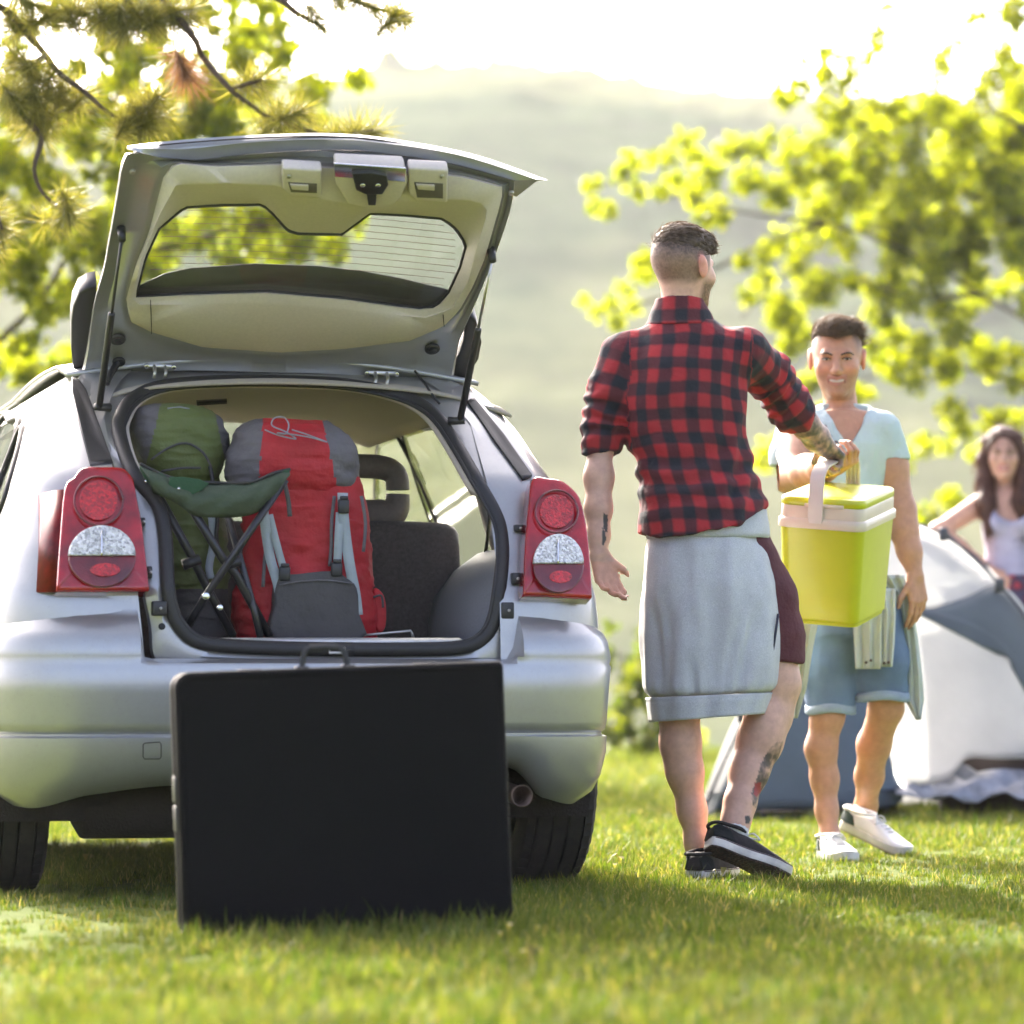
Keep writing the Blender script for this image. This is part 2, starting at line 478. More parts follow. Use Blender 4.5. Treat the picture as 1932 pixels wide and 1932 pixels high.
def leaves_mesh(blobs, size, per, name, mat, parent, flat=0.8):
    """blobs: (x,y,z,r); leaf = two folded triangles pairs; one crown object of separate leaf faces"""
    C = []; 
    for (x, y, z, r) in blobs:
        n = max(4, int(per * r * r / (size * size)))
        d = rng.normal(size=(n, 3)); d /= np.linalg.norm(d, axis=1)[:, None]
        rr = r * rng.random(n) ** 0.45
        q = d * rr[:, None]; q[:, 1] *= 1.5
        C.append(np.array([x, y, z]) + q)
    C = np.concatenate(C); n = len(C)
    s = size * rng.uniform(0.55, 1.25, n)
    up = rng.normal(size=(n, 3)) * 0.8 + np.array([0, 0, -0.55])
    ax = up / np.linalg.norm(up, axis=1)[:, None]
    w = np.cross(ax, rng.normal(size=(n, 3))); w /= np.linalg.norm(w, axis=1)[:, None]
    nn = np.cross(ax, w)
    fold = rng.uniform(0.05, 0.3, n)
    A = C; 
    def pt(u, v, hgt): return A + ax * (s * u)[:, None] + w * (s * v)[:, None] + nn * (s * hgt)[:, None]
    z0 = np.zeros(n)
    V = np.stack([pt(z0, z0, z0), pt(z0 + .35, z0 + .40, fold), pt(z0 + .75, z0 + .27, fold), pt(z0 + 1.0, z0, z0),
                  pt(z0 + .75, z0 - .27, fold), pt(z0 + .35, z0 - .40, fold)], 1).reshape(-1, 3)
    b = (np.arange(n) * 6)[:, None]
    Fq = np.concatenate([b + np.array([0, 1, 2, 3]), b + np.array([0, 3, 4, 5])])
    o = tri_mesh(name, V, Fq, mat, parent, smooth=False)
    tint = np.clip(rng.normal(0.5, 0.27, n), 0, 1)
    set_attr(o, 'tint', np.repeat(tint, 6), 'FLOAT')
    return o
def limb(mb, pts, r0, r1, n=8):
    pts = smooth_poly(pts, 4, False); k = len(pts)
    mb.tube(pts, [r0 + (r1 - r0) * i / (k - 1) for i in range(k)], n)
def wblob(px, py, Y, rpx, jit=0.6):
    p = P(px, py, Y + random.uniform(-jit, jit)); return (p.x, p.y, p.z, rpx * Y / FPX)

# --- broad-leaved tree at the right
YR = 29.0
zm = lambda x, y: (1056.6 + 0.4531 * x, 0.4531 * y)
rb = """1360,30,40 1330,120,50 1320,180,60 1130,220,50 1090,200,40 1200,250,50 1010,250,40 1280,250,60 1100,320,90 1000,350,70 930,410,60
910,350,30 1210,330,70 1650,170,40 1600,230,60 1580,290,60 1750,50,50 1700,80,40 1900,80,60 1830,90,30 1850,220,70 1880,280,80 1800,330,80
1900,380,80 1760,380,70 130,760,50 140,850,50 200,870,50 250,720,50 300,680,60 320,780,50 380,660,40 440,640,50 520,580,60 560,650,60
480,740,60 420,790,50 560,800,80 620,720,80 660,880,80 600,900,60 700,620,70 760,600,70 780,740,90 850,620,60 880,560,40 900,800,90
960,640,70 1000,740,90 950,560,40 1060,600,80 1100,700,100 1150,520,70 1100,460,60 1180,450,60 1250,500,70 1290,440,70 1250,620,100
1200,800,100 1130,860,80 1150,980,80 1200,1030,60 1300,760,100 1350,560,90 1400,450,90 1450,640,110 1500,500,100 1600,450,100
1420,800,110 1350,900,80 1560,760,120 1650,620,110 1700,500,100 1750,700,120 1850,560,110 1850,800,120 1900,700,100 1900,450,80
1400,1000,90 1500,950,100 1450,1080,90 1550,1080,90 1600,960,90 1650,1060,80 1700,950,80 1750,1130,40 1900,960,60 1850,1000,40
1370,1120,60 760,1080,50 850,1050,60 900,1000,60 850,1150,60 820,1200,60 780,1230,50 880,1250,60 930,1280,70 960,1350,80 900,1330,60
1000,1400,80 950,1440,70 1300,1290,50 1350,1330,60 1450,1250,80 1550,1200,80 1600,1300,90 1400,1400,90 1500,1450,90 1650,1400,90
1750,1450,90 1700,1280,70 1850,1480,80 1300,1450,60 100,1260,30 160,1290,40 230,1330,50 210,1250,40 290,1280,40 270,1200,40
340,1130,50 370,1070,50 320,1090,30 380,1150,40"""
blobs = []
for t_ in rb.split():
    x, y, r = map(float, t_.split(','))
    X_, Y_ = zm(x, y); blobs.append(wblob(X_, Y_, YR, r * 0.4531 * 0.85))
for i in range(120):
    x = random.uniform(1420, 2080); y = random.uniform(660, 1010)
    if x < 1500 and y < 820: continue
    if random.random() < (y - 660) / 600: continue
    blobs.append(wblob(x, y, YR, random.uniform(16, 34)))
for i in range(95):
    x = random.uniform(1480, 2000); y = random.uniform(180, 560)
    if x < 1700 and y < 330 - (x - 1480) * .5: continue
    blobs.append(wblob(x, y, YR + .5, random.uniform(18, 40)))
for i in range(90):
    blobs.append(wblob(random.uniform(1900, 2350), random.uniform(-60, 900), YR + random.uniform(-1, 1.5), random.uniform(25, 45)))
rt_base = P(2160, 1300, YR); rt_base.z = 0
rt = thing('broadleaf_tree', 'backlit yellow green broad leaved tree reaching in from the right above the tent', 'tree', rt_base, group='broad leaved trees behind the lawn')
inv = -rt_base
mb = MB()
T0 = Vector((0, 0, -0.1)); L = lambda px, py, dy=0: P(px, py, YR + dy) - rt_base
top = L(2120, -250)
limb(mb, [T0, Vector((-0.08, 0, 1.4)), L(2140, 700), L(2110, 350), top], 0.20, 0.05, 10)
mb.build('trunk', M_BARK, rt)
for ln in ([(2140, 720), (2000, 640), (1850, 555), (1700, 470), (1560, 420), (1400, 400), (1200, 350), (1120, 345)], [(2110, 380), (1960, 260), (1800, 170), (1700, 120), (1660, 60)],
           [(2130, 520), (1940, 420), (1760, 330), (1620, 230), (1520, 170)], [(1850, 555), (1720, 560), (1600, 520), (1480, 520), (1400, 600)],
           [(2140, 780), (1980, 740), (1850, 700), (1700, 690), (1560, 760)], [(1560, 420), (1420, 470), (1250, 560), (1130, 590)], [(2100, 300), (2000, 150), (1900, 40)]):
    mb = MB(); limb(mb, [L(x, y, random.uniform(-.3, .3)) for x, y in ln], 0.026, 0.006, 6); mb.build('branch', M_BARK, rt)
leaves_mesh([(x - rt_base.x, y - rt_base.y, z, r) for x, y, z, r in blobs], 0.062, 30, "crown", M_LEAF, rt)

# --- broad-leaved tree at the left, behind the car
YL = 23.0
lt_base = P(-330, 1300, YL); lt_base.z = 0
lt = thing('broadleaf_tree', 'sunlit broad leaved tree behind the open car and the pine boughs', 'tree', lt_base, group='broad leaved trees behind the lawn')
blobs = []
holes = [(590, 70, 45), (20, 590, 45), (90, 650, 30), (150, 90, 25), (620, 190, 22), (640, 30, 35), (250, 560, 20)]
def left_ok(x, y):
    edge = 575 + 60 * math.sin(y * 0.02) + (90 if 130 < y < 300 else 0) + (60 if 300 < y < 560 else 0)
    if x > edge: return False
    for hx_, hy_, hr in holes:
        if (x - hx_) ** 2 + (y - hy_) ** 2 < hr * hr: return False
    if y > 560 and x > 140: return False
    return True
k = 0
while k < 640:
    x = random.uniform(-330, 760); y = random.uniform(-120, 720)
    if not left_ok(x, y): continue
    if x > 480 and random.random() < 0.35: continue
    blobs.append(wblob(x, y, YL, random.uniform(15, 36), 1.2)); k += 1
LL = lambda px, py, dy=0: P(px, py, YL + dy) - lt_base
mb = MB(); limb(mb, [Vector((0, 0, -0.1)), Vector((0.05, 0, 1.5)), LL(-300, 500), LL(-270, 100), LL(-250, -250)], 0.18, 0.05, 10); mb.build('trunk', M_BARK, lt)
for ln in ([(-310, 900), (-140, 760), (0, 640), (80, 560), (140, 460), (200, 380), (330, 300)], [(-290, 420), (-60, 300), (150, 220), (350, 120), (520, 60)],
           [(-280, 250), (-60, 120), (120, 20), (260, -60)], [(140, 460), (300, 470), (450, 430), (620, 420)], [(-300, 560), (-120, 480), (60, 400)]):
    mb = MB(); limb(mb, [LL(x, y, random.uniform(-.3, .3)) for x, y in ln], 0.035, 0.006, 6); mb.build('branch', M_BARK, lt)
leaves_mesh([(x - lt_base.x, y - lt_base.y, z, r) for x, y, z, r in blobs], 0.062, 32, "crown", M_LEAF, lt)

# --- pine whose boughs hang in at the top left
M_NEEDLE = m_leaf('pine_needle', (0.07, 0.085, 0.014, 1), (0.17, 0.175, 0.032, 1), (0.34, 0.31, 0.08, 1), 0.45, (1.3, 1.2, 0.6, 1))
M_DEAD = m_leaf('dead_needle', (0.16, 0.08, 0.035, 1), (0.26, 0.14, 0.065, 1), (0.36, 0.22, 0.11, 1), 0.35, (1.2, 1.0, 0.7, 1))
YP = 12.3
pb = P(-420, 1300, YP + 0.6); pb.z = 0
pine = thing('pine_tree', 'long needled pine with twisted boughs overhanging the car at top left', 'tree', pb)
zp = lambda x, y: (x * 0.4297, y * 0.4297)
LP = lambda x, y, dy=0: P(x, y, YP + dy) - pb
mb = MB(); limb(mb, [Vector((0, 0, -0.1)), Vector((0.03, 0, 1.2)), LP(-400, 500, .6), LP(-380, 0, .6), LP(-360, -500, .6), Vector((.1, .05, 5.0)), Vector((.1, .05, 6.3))], 0.15, 0.04, 12); mb.build('trunk', M_BARK, pine)
bl = [[(-880, -150), (-400, -120), (0, 30), (120, 150), (200, 240), (260, 320), (380, 410), (470, 490), (550, 520), (700, 515)],
      [(-880, -500), (200, -300), (600, -120), (840, 150), (890, 250), (1010, 390), (1100, 460), (1200, 520), (1330, 500)],
      [(-880, -520), (500, -350), (1000, -120), (1230, 0), (1300, 55), (1400, 110), (1420, 135)],
      [(-880, 150), (-300, 220), (0, 380), (60, 460), (150, 560), (180, 620), (150, 740), (190, 850), (300, 940)],
      [(200, -300), (450, -150), (590, 40), (620, 130), (690, 100)], [(-400, -120), (-50, -60), (150, 20), (300, 60)],
      [(1230, 0), (1450, -30), (1600, 20), (1800, 80)], [(200, 240), (120, 300), (90, 310)], [(1010, 390), (1080, 370), (1150, 350)],
      [(1200, 520), (1420, 590), (1640, 570)], [(0, 380), (-60, 700), (10, 1010)], [(600, -120), (560, -20), (520, 60), (450, 90)], [(840, 150), (760, 90), (740, 70)]]
for ln in bl:
    mb = MB(); limb(mb, [LP(*zp(x, y), random.uniform(-.06, .06)) for x, y in ln], 0.016 if len(ln) > 6 else 0.010, 0.005, 7); mb.build('branch', M_BARK, pine)
def tuft(c, d, n, ln, spread, V, Fq, T, w=0.0011):
    d = d.normalized()
    for i in range(n):
        s = random.random(); base = c - d * (s * 0.10)
        q = Vector((random.gauss(0, 1), random.gauss(0, 1), random.gauss(0, 1))).normalized()
        q = (d * random.uniform(0.1, 1.0) * (1.4 - spread) + q * spread).normalized()
        l = ln * random.uniform(0.65, 1.1)
        sd = q.cross(Vector((random.gauss(0, 1), random.gauss(0, 1), random.gauss(0, 1)))).normalized() * w
        mid = base + q * l * 0.55 + Vector((0, 0, -0.004)); tip = base + q * l + Vector((0, 0, -0.014 * random.random()))
        b = len(V); V += [base - sd, base + sd, mid + sd * 0.9, mid - sd * 0.9, tip]
        Fq += [(b, b + 1, b + 2, b + 3), (b + 3, b + 2, b + 4)]; T += [min(1, max(0, random.gauss(0.5, 0.28)))] * 5
tl = [(100, 300, -.4, .3), (270, 380, .2, .6), (370, 400, .5, .8), (160, 490, .1, -1), (700, 420, .7, .6), (720, 500, 1, .2), (640, 480, .3, .9), (750, 80, .7, -.2), (380, 60, .5, -.2),
      (300, 40, -.2, .5), (450, 90, .2, -.6), (1150, 350, 1, .3), (1330, 480, 1, .5), (1210, 510, .6, .9), (1270, 520, 1, -.1), (1660, 570, 1, .3), (1560, 580, .4, .6), (1480, 590, .2, .5),
      (1415, 130, .5, -.8), (1640, 40, .7, -.4), (1810, 80, 1, -.4), (1740, 60, .4, .4), (1500, 30, .2, -.3), (310, 940, 1, .3), (300, 950, .2, -.8), (175, 600, .1, -1), (130, 540, -.6, -.2), (10, 1010, .4, -.6), (0, 1000, .2, .5),
      (150, 30, .3, -.2), (240, 70, .6, .2), (550, 30, .4, .4), (650, 30, .8, .3), (850, 40, 1, .2), (60, 250, -.5, .3), (30, 60, -.3, .6), (480, 40, -.3, .7), (560, 130, .3, -.8), (20, 430, -.5, -.2), (690, 100, 1, -.3), (820, 110, 1, -.5), (90, 470, .4, -.5), (1390, 590, .2, .7), (220, 320, .1, .8), (560, 510, .3, .7), (640, 560, .4, -.7)]
for (x, y, dx, dz) in tl:
    V = []; Fq = []; T = []
    tuft(LP(*zp(x, y), random.uniform(-.1, .1)), Vector((dx, random.uniform(-.5, .5), dz)), 330, 0.125, 0.78, V, Fq, T)
    o = mesh_obj('needle_tuft', V, Fq, M_NEEDLE, pine, smooth=False); set_attr(o, 'tint', np.array(T), 'FLOAT')
# upper crown of the pine, above the picture: it throws the shade over the foreground
for k in range(16):
    a = random.uniform(0, 6.28); rr = random.uniform(.5, 1.4); zz = random.uniform(3.2, 5.8)
    e = Vector((rr * math.cos(a) + .15, rr * math.sin(a), zz)); s0_ = Vector((.05, 0, zz - .5))
    mb = MB(); limb(mb, [s0_, s0_.lerp(e, .5) + Vector((0, 0, .12)), e], 0.03, 0.008, 6); mb.build('branch', M_BARK, pine)
    V = []; Fq = []; T = []
    for q in range(16):
        f = random.uniform(.35, 1.0); c_ = s0_.lerp(e, f) + Vector((random.gauss(0, .16), random.gauss(0, .16), random.gauss(.05, .10)))
        tuft(c_, Vector((math.cos(a), math.sin(a), random.uniform(-.3, .6))), 70, .15, .8, V, Fq, T, .0030)
    o = mesh_obj('needle_tuft', V, Fq, M_NEEDLE, pine, smooth=False); set_attr(o, 'tint', np.array(T), 'FLOAT')
V = []; Fq = []; T = []
tuft(LP(*zp(815, 335)), Vector((.35, 0, -1)), 330, 0.14, 0.5, V, Fq, T)
o = mesh_obj('needle_tuft', V, Fq, M_DEAD, pine, smooth=False); set_attr(o, 'tint', np.array(T), 'FLOAT'); o['label'] = 'dead brown drooping needle tuft'

# --- shrub beyond the lawn, between the bumper and the men
YS = 28.0
sb_ = P(1215, 1300, YS); sb_.z = 0
shrub = thing('shrub', 'bright leafy shrub at the lawn edge beside the bumper', 'shrub', sb_)
blobs = []
for i in range(75):
    x = random.gauss(1215, 55); y = random.uniform(1165, 1425)
    blobs.append(wblob(x, y, YS, random.uniform(12, 26), .4))
M_SHRUB = m_leaf('shrub_leaf', (0.03, 0.06, 0.01, 1), (0.085, 0.13, 0.02, 1), (0.20, 0.23, 0.04, 1))
leaves_mesh([(x - sb_.x, y - sb_.y, max(z, .05), r) for x, y, z, r in blobs], 0.07, 22, "foliage", M_SHRUB, shrub)
for k in range(5):
    mb = MB(); a = random.uniform(-.35, .35); limb(mb, [Vector((a * .3, 0, -0.05)), Vector((a * .7, random.uniform(-.1, .1), .4)), Vector((a, 0, .85))], 0.014, 0.004, 6); mb.build('stem', M_BARK, shrub)
# ------------------------------------------------------------------ the car (local frame: x right, y forward, z up, origin under the rear bumper)
TH = R(14); CO = Vector((-0.50, 9.54, 0))
EX = Vector((math.cos(TH), math.sin(TH), 0)); EY = Vector((-math.sin(TH), math.cos(TH), 0))
def loc(p):
    q = p - CO; return Vector((q.dot(EX), q.dot(EY), q.z))
CAML = loc(Vector((0, 0, CAM_H)))
def rayl(px, py):
    r = ray(px, py); return Vector((r.dot(EX), r.dot(EY), r.z))
def hitp(px, py, A, n):
    r = rayl(px, py); s = (A - CAML).dot(n) / r.dot(n); return CAML + r * s
def CL(px, py, yl): return hitp(px, py, Vector((0, yl, 0)), Vector((0, 1, 0)))
def interp(z, tab):
    if z <= tab[0][0]: return tab[0][1]
    for (a, va), (b, vb) in zip(tab, tab[1:]):
        if z <= b: return va + (vb - va) * (z - a) / (b - a)
    return tab[-1][1]
JY = [(0.55, 0.10), (0.80, 0.10), (1.10, 0.24), (1.28, 0.44), (1.38, 0.58), (1.45, 0.72)]
def CJ(px, py, off=0.0):
    y = 0.2
    for _ in range(14):
        p = CL(px, py, y); y = interp(p.z, JY) - off
    return CL(px, py, y)
def polar(poly, c, n):
    """resample a star-shaped outline at n equal angles about c"""
    out = []; N = len(poly)
    for k in range(n):
        a = 2 * math.pi * k / n; dx, dy = math.cos(a), math.sin(a); best = None
        for i in range(N):
            x1, y1 = poly[i][0] - c[0], poly[i][1] - c[1]; x2, y2 = poly[(i + 1) % N][0] - c[0], poly[(i + 1) % N][1] - c[1]
            den = dx * (y2 - y1) - dy * (x2 - x1)
            if abs(den) < 1e-9: continue
            t = (x1 * (y2 - y1) - y1 * (x2 - x1)) / den; u = (x1 * dy - y1 * dx) / den
            if t > 0 and -1e-6 <= u <= 1 + 1e-6 and (best is None or t > best): best = t
        out.append((c[0] + dx * (best or 1), c[1] + dy * (best or 1)))
    return out
def pillow(poly, n, depth, prof=((1.0, 0.0), (0.992, 0.7), (0.97, 0.92), (0.9, 1.0), (0.4, 1.04)), back=0.0, mb=None):
    """raised panel over a 3-D outline: rings shrink to the centroid and rise along n"""
    mb = mb or MB(); n = Vector(n).normalized(); c = sum(poly, Vector()) / len(poly)
    rg = []
    if back: rg.append([p - n * back for p in poly])
    for s, h in prof: rg.append([c + (p - c) * s + n * (depth * h) for p in poly])
    k = len(mb.v); mb.rings(rg, cap0=bool(back), cap1=False)
    ce = len(mb.v); mb.v.append(c + n * depth * prof[-1][1]); L_ = len(poly); b = k + (len(rg) - 1) * L_
    for j in range(L_): mb.f.append((b + j, b + (j + 1) % L_, ce))
    return mb
def plate(poly, n, t):
    """flat plate of thickness t behind a 3-D outline"""
    n = Vector(n).normalized(); mb = MB(); k = len(poly)
    mb.v = list(poly) + [p - n * t for p in poly]
    mb.f = [tuple(range(k)), tuple(range(2 * k - 1, k - 1, -1))] + [(j, (j + 1) % k, k + (j + 1) % k, k + j) for j in range(k)]
    return mb

def m_paint():
    t = NT(D.materials.new('silver_paint')); co = t.coord('Object')
    fl = t.noise(co, 900, 2); big = t.noise(co, 3.5, 3); du = t.noise(co, 40, 6, 0.7)
    c = t.mix(fl, (0.33, 0.325, 0.315, 1), (0.45, 0.445, 0.43, 1))
    c = t.mix(t.ramp(du, [(0.5, (0, 0, 0, 1)), (0.9, (0.35, 0.35, 0.35, 1))]), c, (0.30, 0.28, 0.25, 1))
    sp = t.ramp(t.noise(co, 150, 4, .8), [(.60, (0, 0, 0, 1)), (.72, (.5, .5, .5, 1))]); c = t.mix(sp, c, (0.24, 0.21, 0.17, 1))
    ro = t.ramp(big, [(0.2, (0.30, 0.30, 0.30, 1)), (0.8, (0.40, 0.40, 0.40, 1))])
    return t.done(t.bsdf(c, ro, 0.62, bump=big, bump_s=0.02, bump_d=0.01, Coat_Weight=0.75, Coat_Roughness=0.06))
M_PAINT = m_paint()
M_RUB = simple('black_rubber', (0.018, 0.017, 0.017, 1), 0.55, bump=0.1)
M_BLK = simple('black_plastic', (0.022, 0.021, 0.022, 1), 0.42, bump=0.12, scale=60)
M_BEIGE = simple('beige_trim', (0.60, 0.53, 0.47, 1), 0.55, bump=0.15, scale=120, var=0.03)
M_HEAD = simple('headliner_cloth', (0.40, 0.35, 0.27, 1), 0.95, bump=0.3, scale=150, var=0.04)
M_GTRIM = simple('grey_plastic_trim', (0.22, 0.24, 0.27, 1), 0.6, bump=0.2, scale=160, var=0.04)
M_DARK = simple('underbody_grime', (0.02, 0.015, 0.012, 1), 0.85, bump=0.5, scale=20, bd=0.01)
M_STEEL = simple('bare_steel', (0.5, 0.48, 0.45, 1), 0.35, 0.9, bump=0.05)
M_CHROME = simple('bright_metal', (0.75, 0.75, 0.75, 1), 0.22, 1.0, bump=0.03)
def m_glass(name, tint, a=0.75):
    t = NT(D.materials.new(name))
    tr = t.n('ShaderNodeBsdfTransparent'); tr.inputs[0].default_value = tint
    gl = t.n('ShaderNodeBsdfGlossy'); gl.inputs['Roughness'].default_value = 0.02
    lw = t.n('ShaderNodeLayerWeight'); lw.inputs[0].default_value = .5; fr = t.math('ADD', t.math('MULTIPLY', t.math('POWER', lw.outputs['Facing'], 4.0), .8), .04)
    du = t.n('ShaderNodeBsdfDiffuse'); du.inputs[0].default_value = (0.5, 0.5, 0.47, 1)
    co = t.coord('Object'); d = t.ramp(t.noise(co, 9, 6, 0.7), [(0.35, (0.02, 0.02, 0.02, 1)), (0.8, (0.16, 0.16, 0.16, 1))])
    m1 = t.n('ShaderNodeMixShader'); t.l(d, m1.inputs[0]); t.l(tr.outputs[0], m1.inputs[1]); t.l(du.outputs[0], m1.inputs[2])
    m2 = t.n('ShaderNodeMixShader'); t.l(fr, m2.inputs[0]); t.l(m1.outputs[0], m2.inputs[1]); t.l(gl.outputs[0], m2.inputs[2])
    return t.done(m2)
M_GLASS = m_glass('dusty_window_glass', (0.86, 0.89, 0.83, 1))

car = thing('hatchback_car', 'silver hatchback with its tailgate raised and boot packed with gear', 'car', CO, TH)

# ---- side shells, roof
WZ = [(0.18, 0.78), (0.3, 0.81), (0.45, 0.83), (0.62, 0.835), (0.8, 0.82), (0.9, 0.795), (0.96, 0.77), (1.1, 0.73), (1.25, 0.675), (1.36, 0.61), (1.42, 0.545), (1.455, 0.465)]
YB = [(0.18, 0.13), (0.40, 0.06), (0.60, 0.06), (0.78, 0.075), (0.95, 0.15), (1.10, 0.225), (1.28, 0.43), (1.38, 0.57), (1.455, 0.72)]
RZ = [(0.18, 0.24), (0.6, 0.24), (0.8, 0.20), (1.1, 0.16), (1.45, 0.14)]
ZL = [0.18 + (1.455 - 0.18) * k / 46 for k in range(47)]
def shell_row(z, s):
    w, yb, r = interp(z, WZ), interp(z, YB), interp(z, RZ)
    pts = []
    for k in range(90):
        y = 3.95 + (yb + r - 3.95) * k / 89
        fw = w - 0.05 * max(0, (y - 2.6) / 1.3) ** 2 - 0.012 * max(0, 1 - (y - yb) / 1.2)
        if z < 0.75: fw += 0.012 * math.exp(-((y - 0.66) / 0.40) ** 2 * 2)
        pts.append(Vector((s * fw, y, z)))
    we = abs(pts[-1].x)
    for k in range(1, 11):
        a = math.pi / 2 * k / 10
        pts.append(Vector((s * (we - r + r * math.cos(a)), yb + r - r * math.sin(a), z)))
    xin = min(0.50, we - r - 0.005)
    for k in range(1, 4):
        x = (we - r) + (xin - (we - r)) * k / 3
        pts.append(Vector((s * x, yb - 0.01 * (1 - x / 0.6), z)))
    return pts
WIN = [[(0.80, 0.96), (0.66, 1.03), (0.66, 1.10), (0.80, 1.22), (0.95, 1.25), (1.00, 0.93)],
       [(1.06, 0.93), (1.06, 1.27), (1.55, 1.33), (1.85, 1.33), (1.85, 0.90)],
       [(1.93, 0.90), (1.93, 1.33), (2.30, 1.31), (2.85, 1.02), (2.90, 0.90)]]
def inside(x, y, poly):
    c = False; n = len(poly)
    for i in range(n):
        x1, y1 = poly[i]; x2, y2 = poly[i - 1]
        if (y1 > y) != (y2 > y) and x < (x2 - x1) * (y - y1) / (y2 - y1) + x1: c = not c
    return c
WHEEL_Y, WHEEL_Z, WHEEL_X = 0.66, 0.318, 0.745
for s in (-1, 1):
    rows = [shell_row(z, s) for z in ZL]
    mb = MB(); nc = len(rows[0])
    for r_ in rows: mb.v += r_
    def arch(v):
        for wy in (WHEEL_Y, WHEEL_Y + 2.5):
            d = Vector((v.y - wy, v.z - WHEEL_Z))
            if d.length < 0.385 and abs(v.x) > 0.6:
                return wy
        return None
    hit = [False] * len(mb.v)
    for i, v in enumerate(mb.v):
        wy = arch(v)
        if wy is not None:
            d = Vector((v.y - wy, v.z - WHEEL_Z)); d = d.normalized() * 0.385
            v.y, v.z = wy + d.x, WHEEL_Z + d.y; hit[i] = True
    for i in range(len(rows) - 1):
        for j in range(nc - 1):
            q = (i * nc + j, i * nc + j + 1, (i + 1) * nc + j + 1, (i + 1) * nc + j)
            if all(hit[k] for k in q): continue
            cy_ = sum(mb.v[k].y for k in q) / 4; cz = sum(mb.v[k].z for k in q) / 4
            if j < 90 and any(inside(cy_, cz, w) for w in WIN): continue
            if cz < 0.44 and cy_ < 0.40: continue
            if cy_ > 2.9 and cz > 0.93 - 0.10 * (cy_ - 2.9): continue
            mb.f.append(q)
    keep = set(k for q in mb.f for k in q)
    for k in keep:
        v = mb.v[k]
        if v.y < 0.3: continue
        for w in WIN:
            if inside(v.y, v.z, w):
                best = None
                for i in range(len(w)):
                    a = Vector((w[i - 1][0], w[i - 1][1])); b = Vector((w[i][0], w[i][1])); d = b - a; t_ = max(0, min(1, (Vector((v.y, v.z)) - a).dot(d) / d.length_squared)); q = a + d * t_; e = (Vector((v.y, v.z)) - q).length
                    if best is None or e < best[0]: best = (e, q)
                v.y, v.z = best[1].x, best[1].y; v.x = s * (interp(v.z, WZ) - 0.012 * max(0, 1 - (v.y - interp(v.z, YB)) / 1.2))
    o = mb.build('side_panel', M_PAINT, car)
    for w in WIN:
        def on(y, z, off=0.0): return Vector((s * (interp(z, WZ) - 0.012 * max(0, 1 - (y - interp(z, YB)) / 1.2) + off), y, z))
        bd = smooth_poly([on(y, z) for y, z in w], 5)
        mb = MB(); mb.tube([p + Vector((s * .002, 0, 0)) for p in bd + [bd[0], bd[1]]], 0.009, 6); mb.build('window_rubber', M_RUB, car)
        c = sum(bd, Vector()) / len(bd); mb = MB(); mb.v = [p + Vector((-s * 0.004, 0, 0)) for p in bd] + [c + Vector((s * 0.004, 0, 0))]
        mb.f = [(j, (j + 1) % len(bd), len(bd)) for j in range(len(bd))]; mb.build('side_window', M_GLASS, car)
# roof
mb = MB(); ro = []
for k in range(24):
    y = 0.60 + (2.35 - 0.60) * k / 23; row = []
    for j in range(21):
        u = -1 + 2 * j / 20; x = 0.575 * u
        row.append(Vector((x, y + 0.02 * u * u, 1.425 + 0.055 * (1 - u * u) + 0.02 * math.sin(math.pi * min(1, k / 18)) - 0.03 * (1 - min(1, k / 3)))))
    ro.append(row)
mb.rings(ro, closed=False); mb.build('roof', M_PAINT, car, solid=0.012)
# nose of the car: windscreen, bonnet, front
mb = MB(); mb.add([(-0.52, 2.34, 1.44), (0.52, 2.34, 1.44), (0.68, 3.02, 0.96), (-0.68, 3.02, 0.96)], [(0, 1, 2, 3)]); mb.build('windscreen', M_GLASS, car)
mb = MB(); ro = []
for k in range(12):
    u = k / 11; y = 3.0 + 0.98 * u; row = []
    for j in range(11):
        v = -1 + 0.2 * j; row.append(Vector((v * (0.72 - 0.06 * u), y - 0.16 * v * v * u, 0.95 - 0.16 * u - 0.05 * v * v + 0.03 * math.sin(math.pi * u))))
    ro.append(row)
mb.rings(ro, closed=False); mb.build('bonnet', M_PAINT, car, solid=0.01)
mb = MB(); ro = []
for z, dy in ((0.79, -0.02), (0.70, 0.03), (0.50, 0.06), (0.42, 0.09), (0.24, 0.04)):
    ro.append([Vector((v * 0.74, 3.97 + dy - 0.18 * v * v, z)) for v in [-1 + 0.2 * j for j in range(11)]])
mb.rings(ro, closed=False); mb.build('front_bumper', M_PAINT, car, solid=0.01)
# floor pan / underbody
mb = MB().box((0, 2.1, 0.30), (1.30, 3.5, 0.06)); mb.box((-0.16, 0.72, 0.31), (0.50, 0.42, 0.16)); mb.box((0.0, 0.36, 0.34), (1.0, 0.40, 0.10))
mb.tube([(-0.72, 0.66, 0.31), (0.72, 0.66, 0.31)], 0.05, 10); mb.tube([(-0.60, 0.36, 0.26), (-0.56, 0.36, 0.23), (-0.10, 0.36, 0.235), (0.42, 0.34, 0.26), (0.46, .34, .27)], [.03, .085, .09, .075, .03], 14)
mb.build('underbody', M_DARK, car, bevel=0.02)

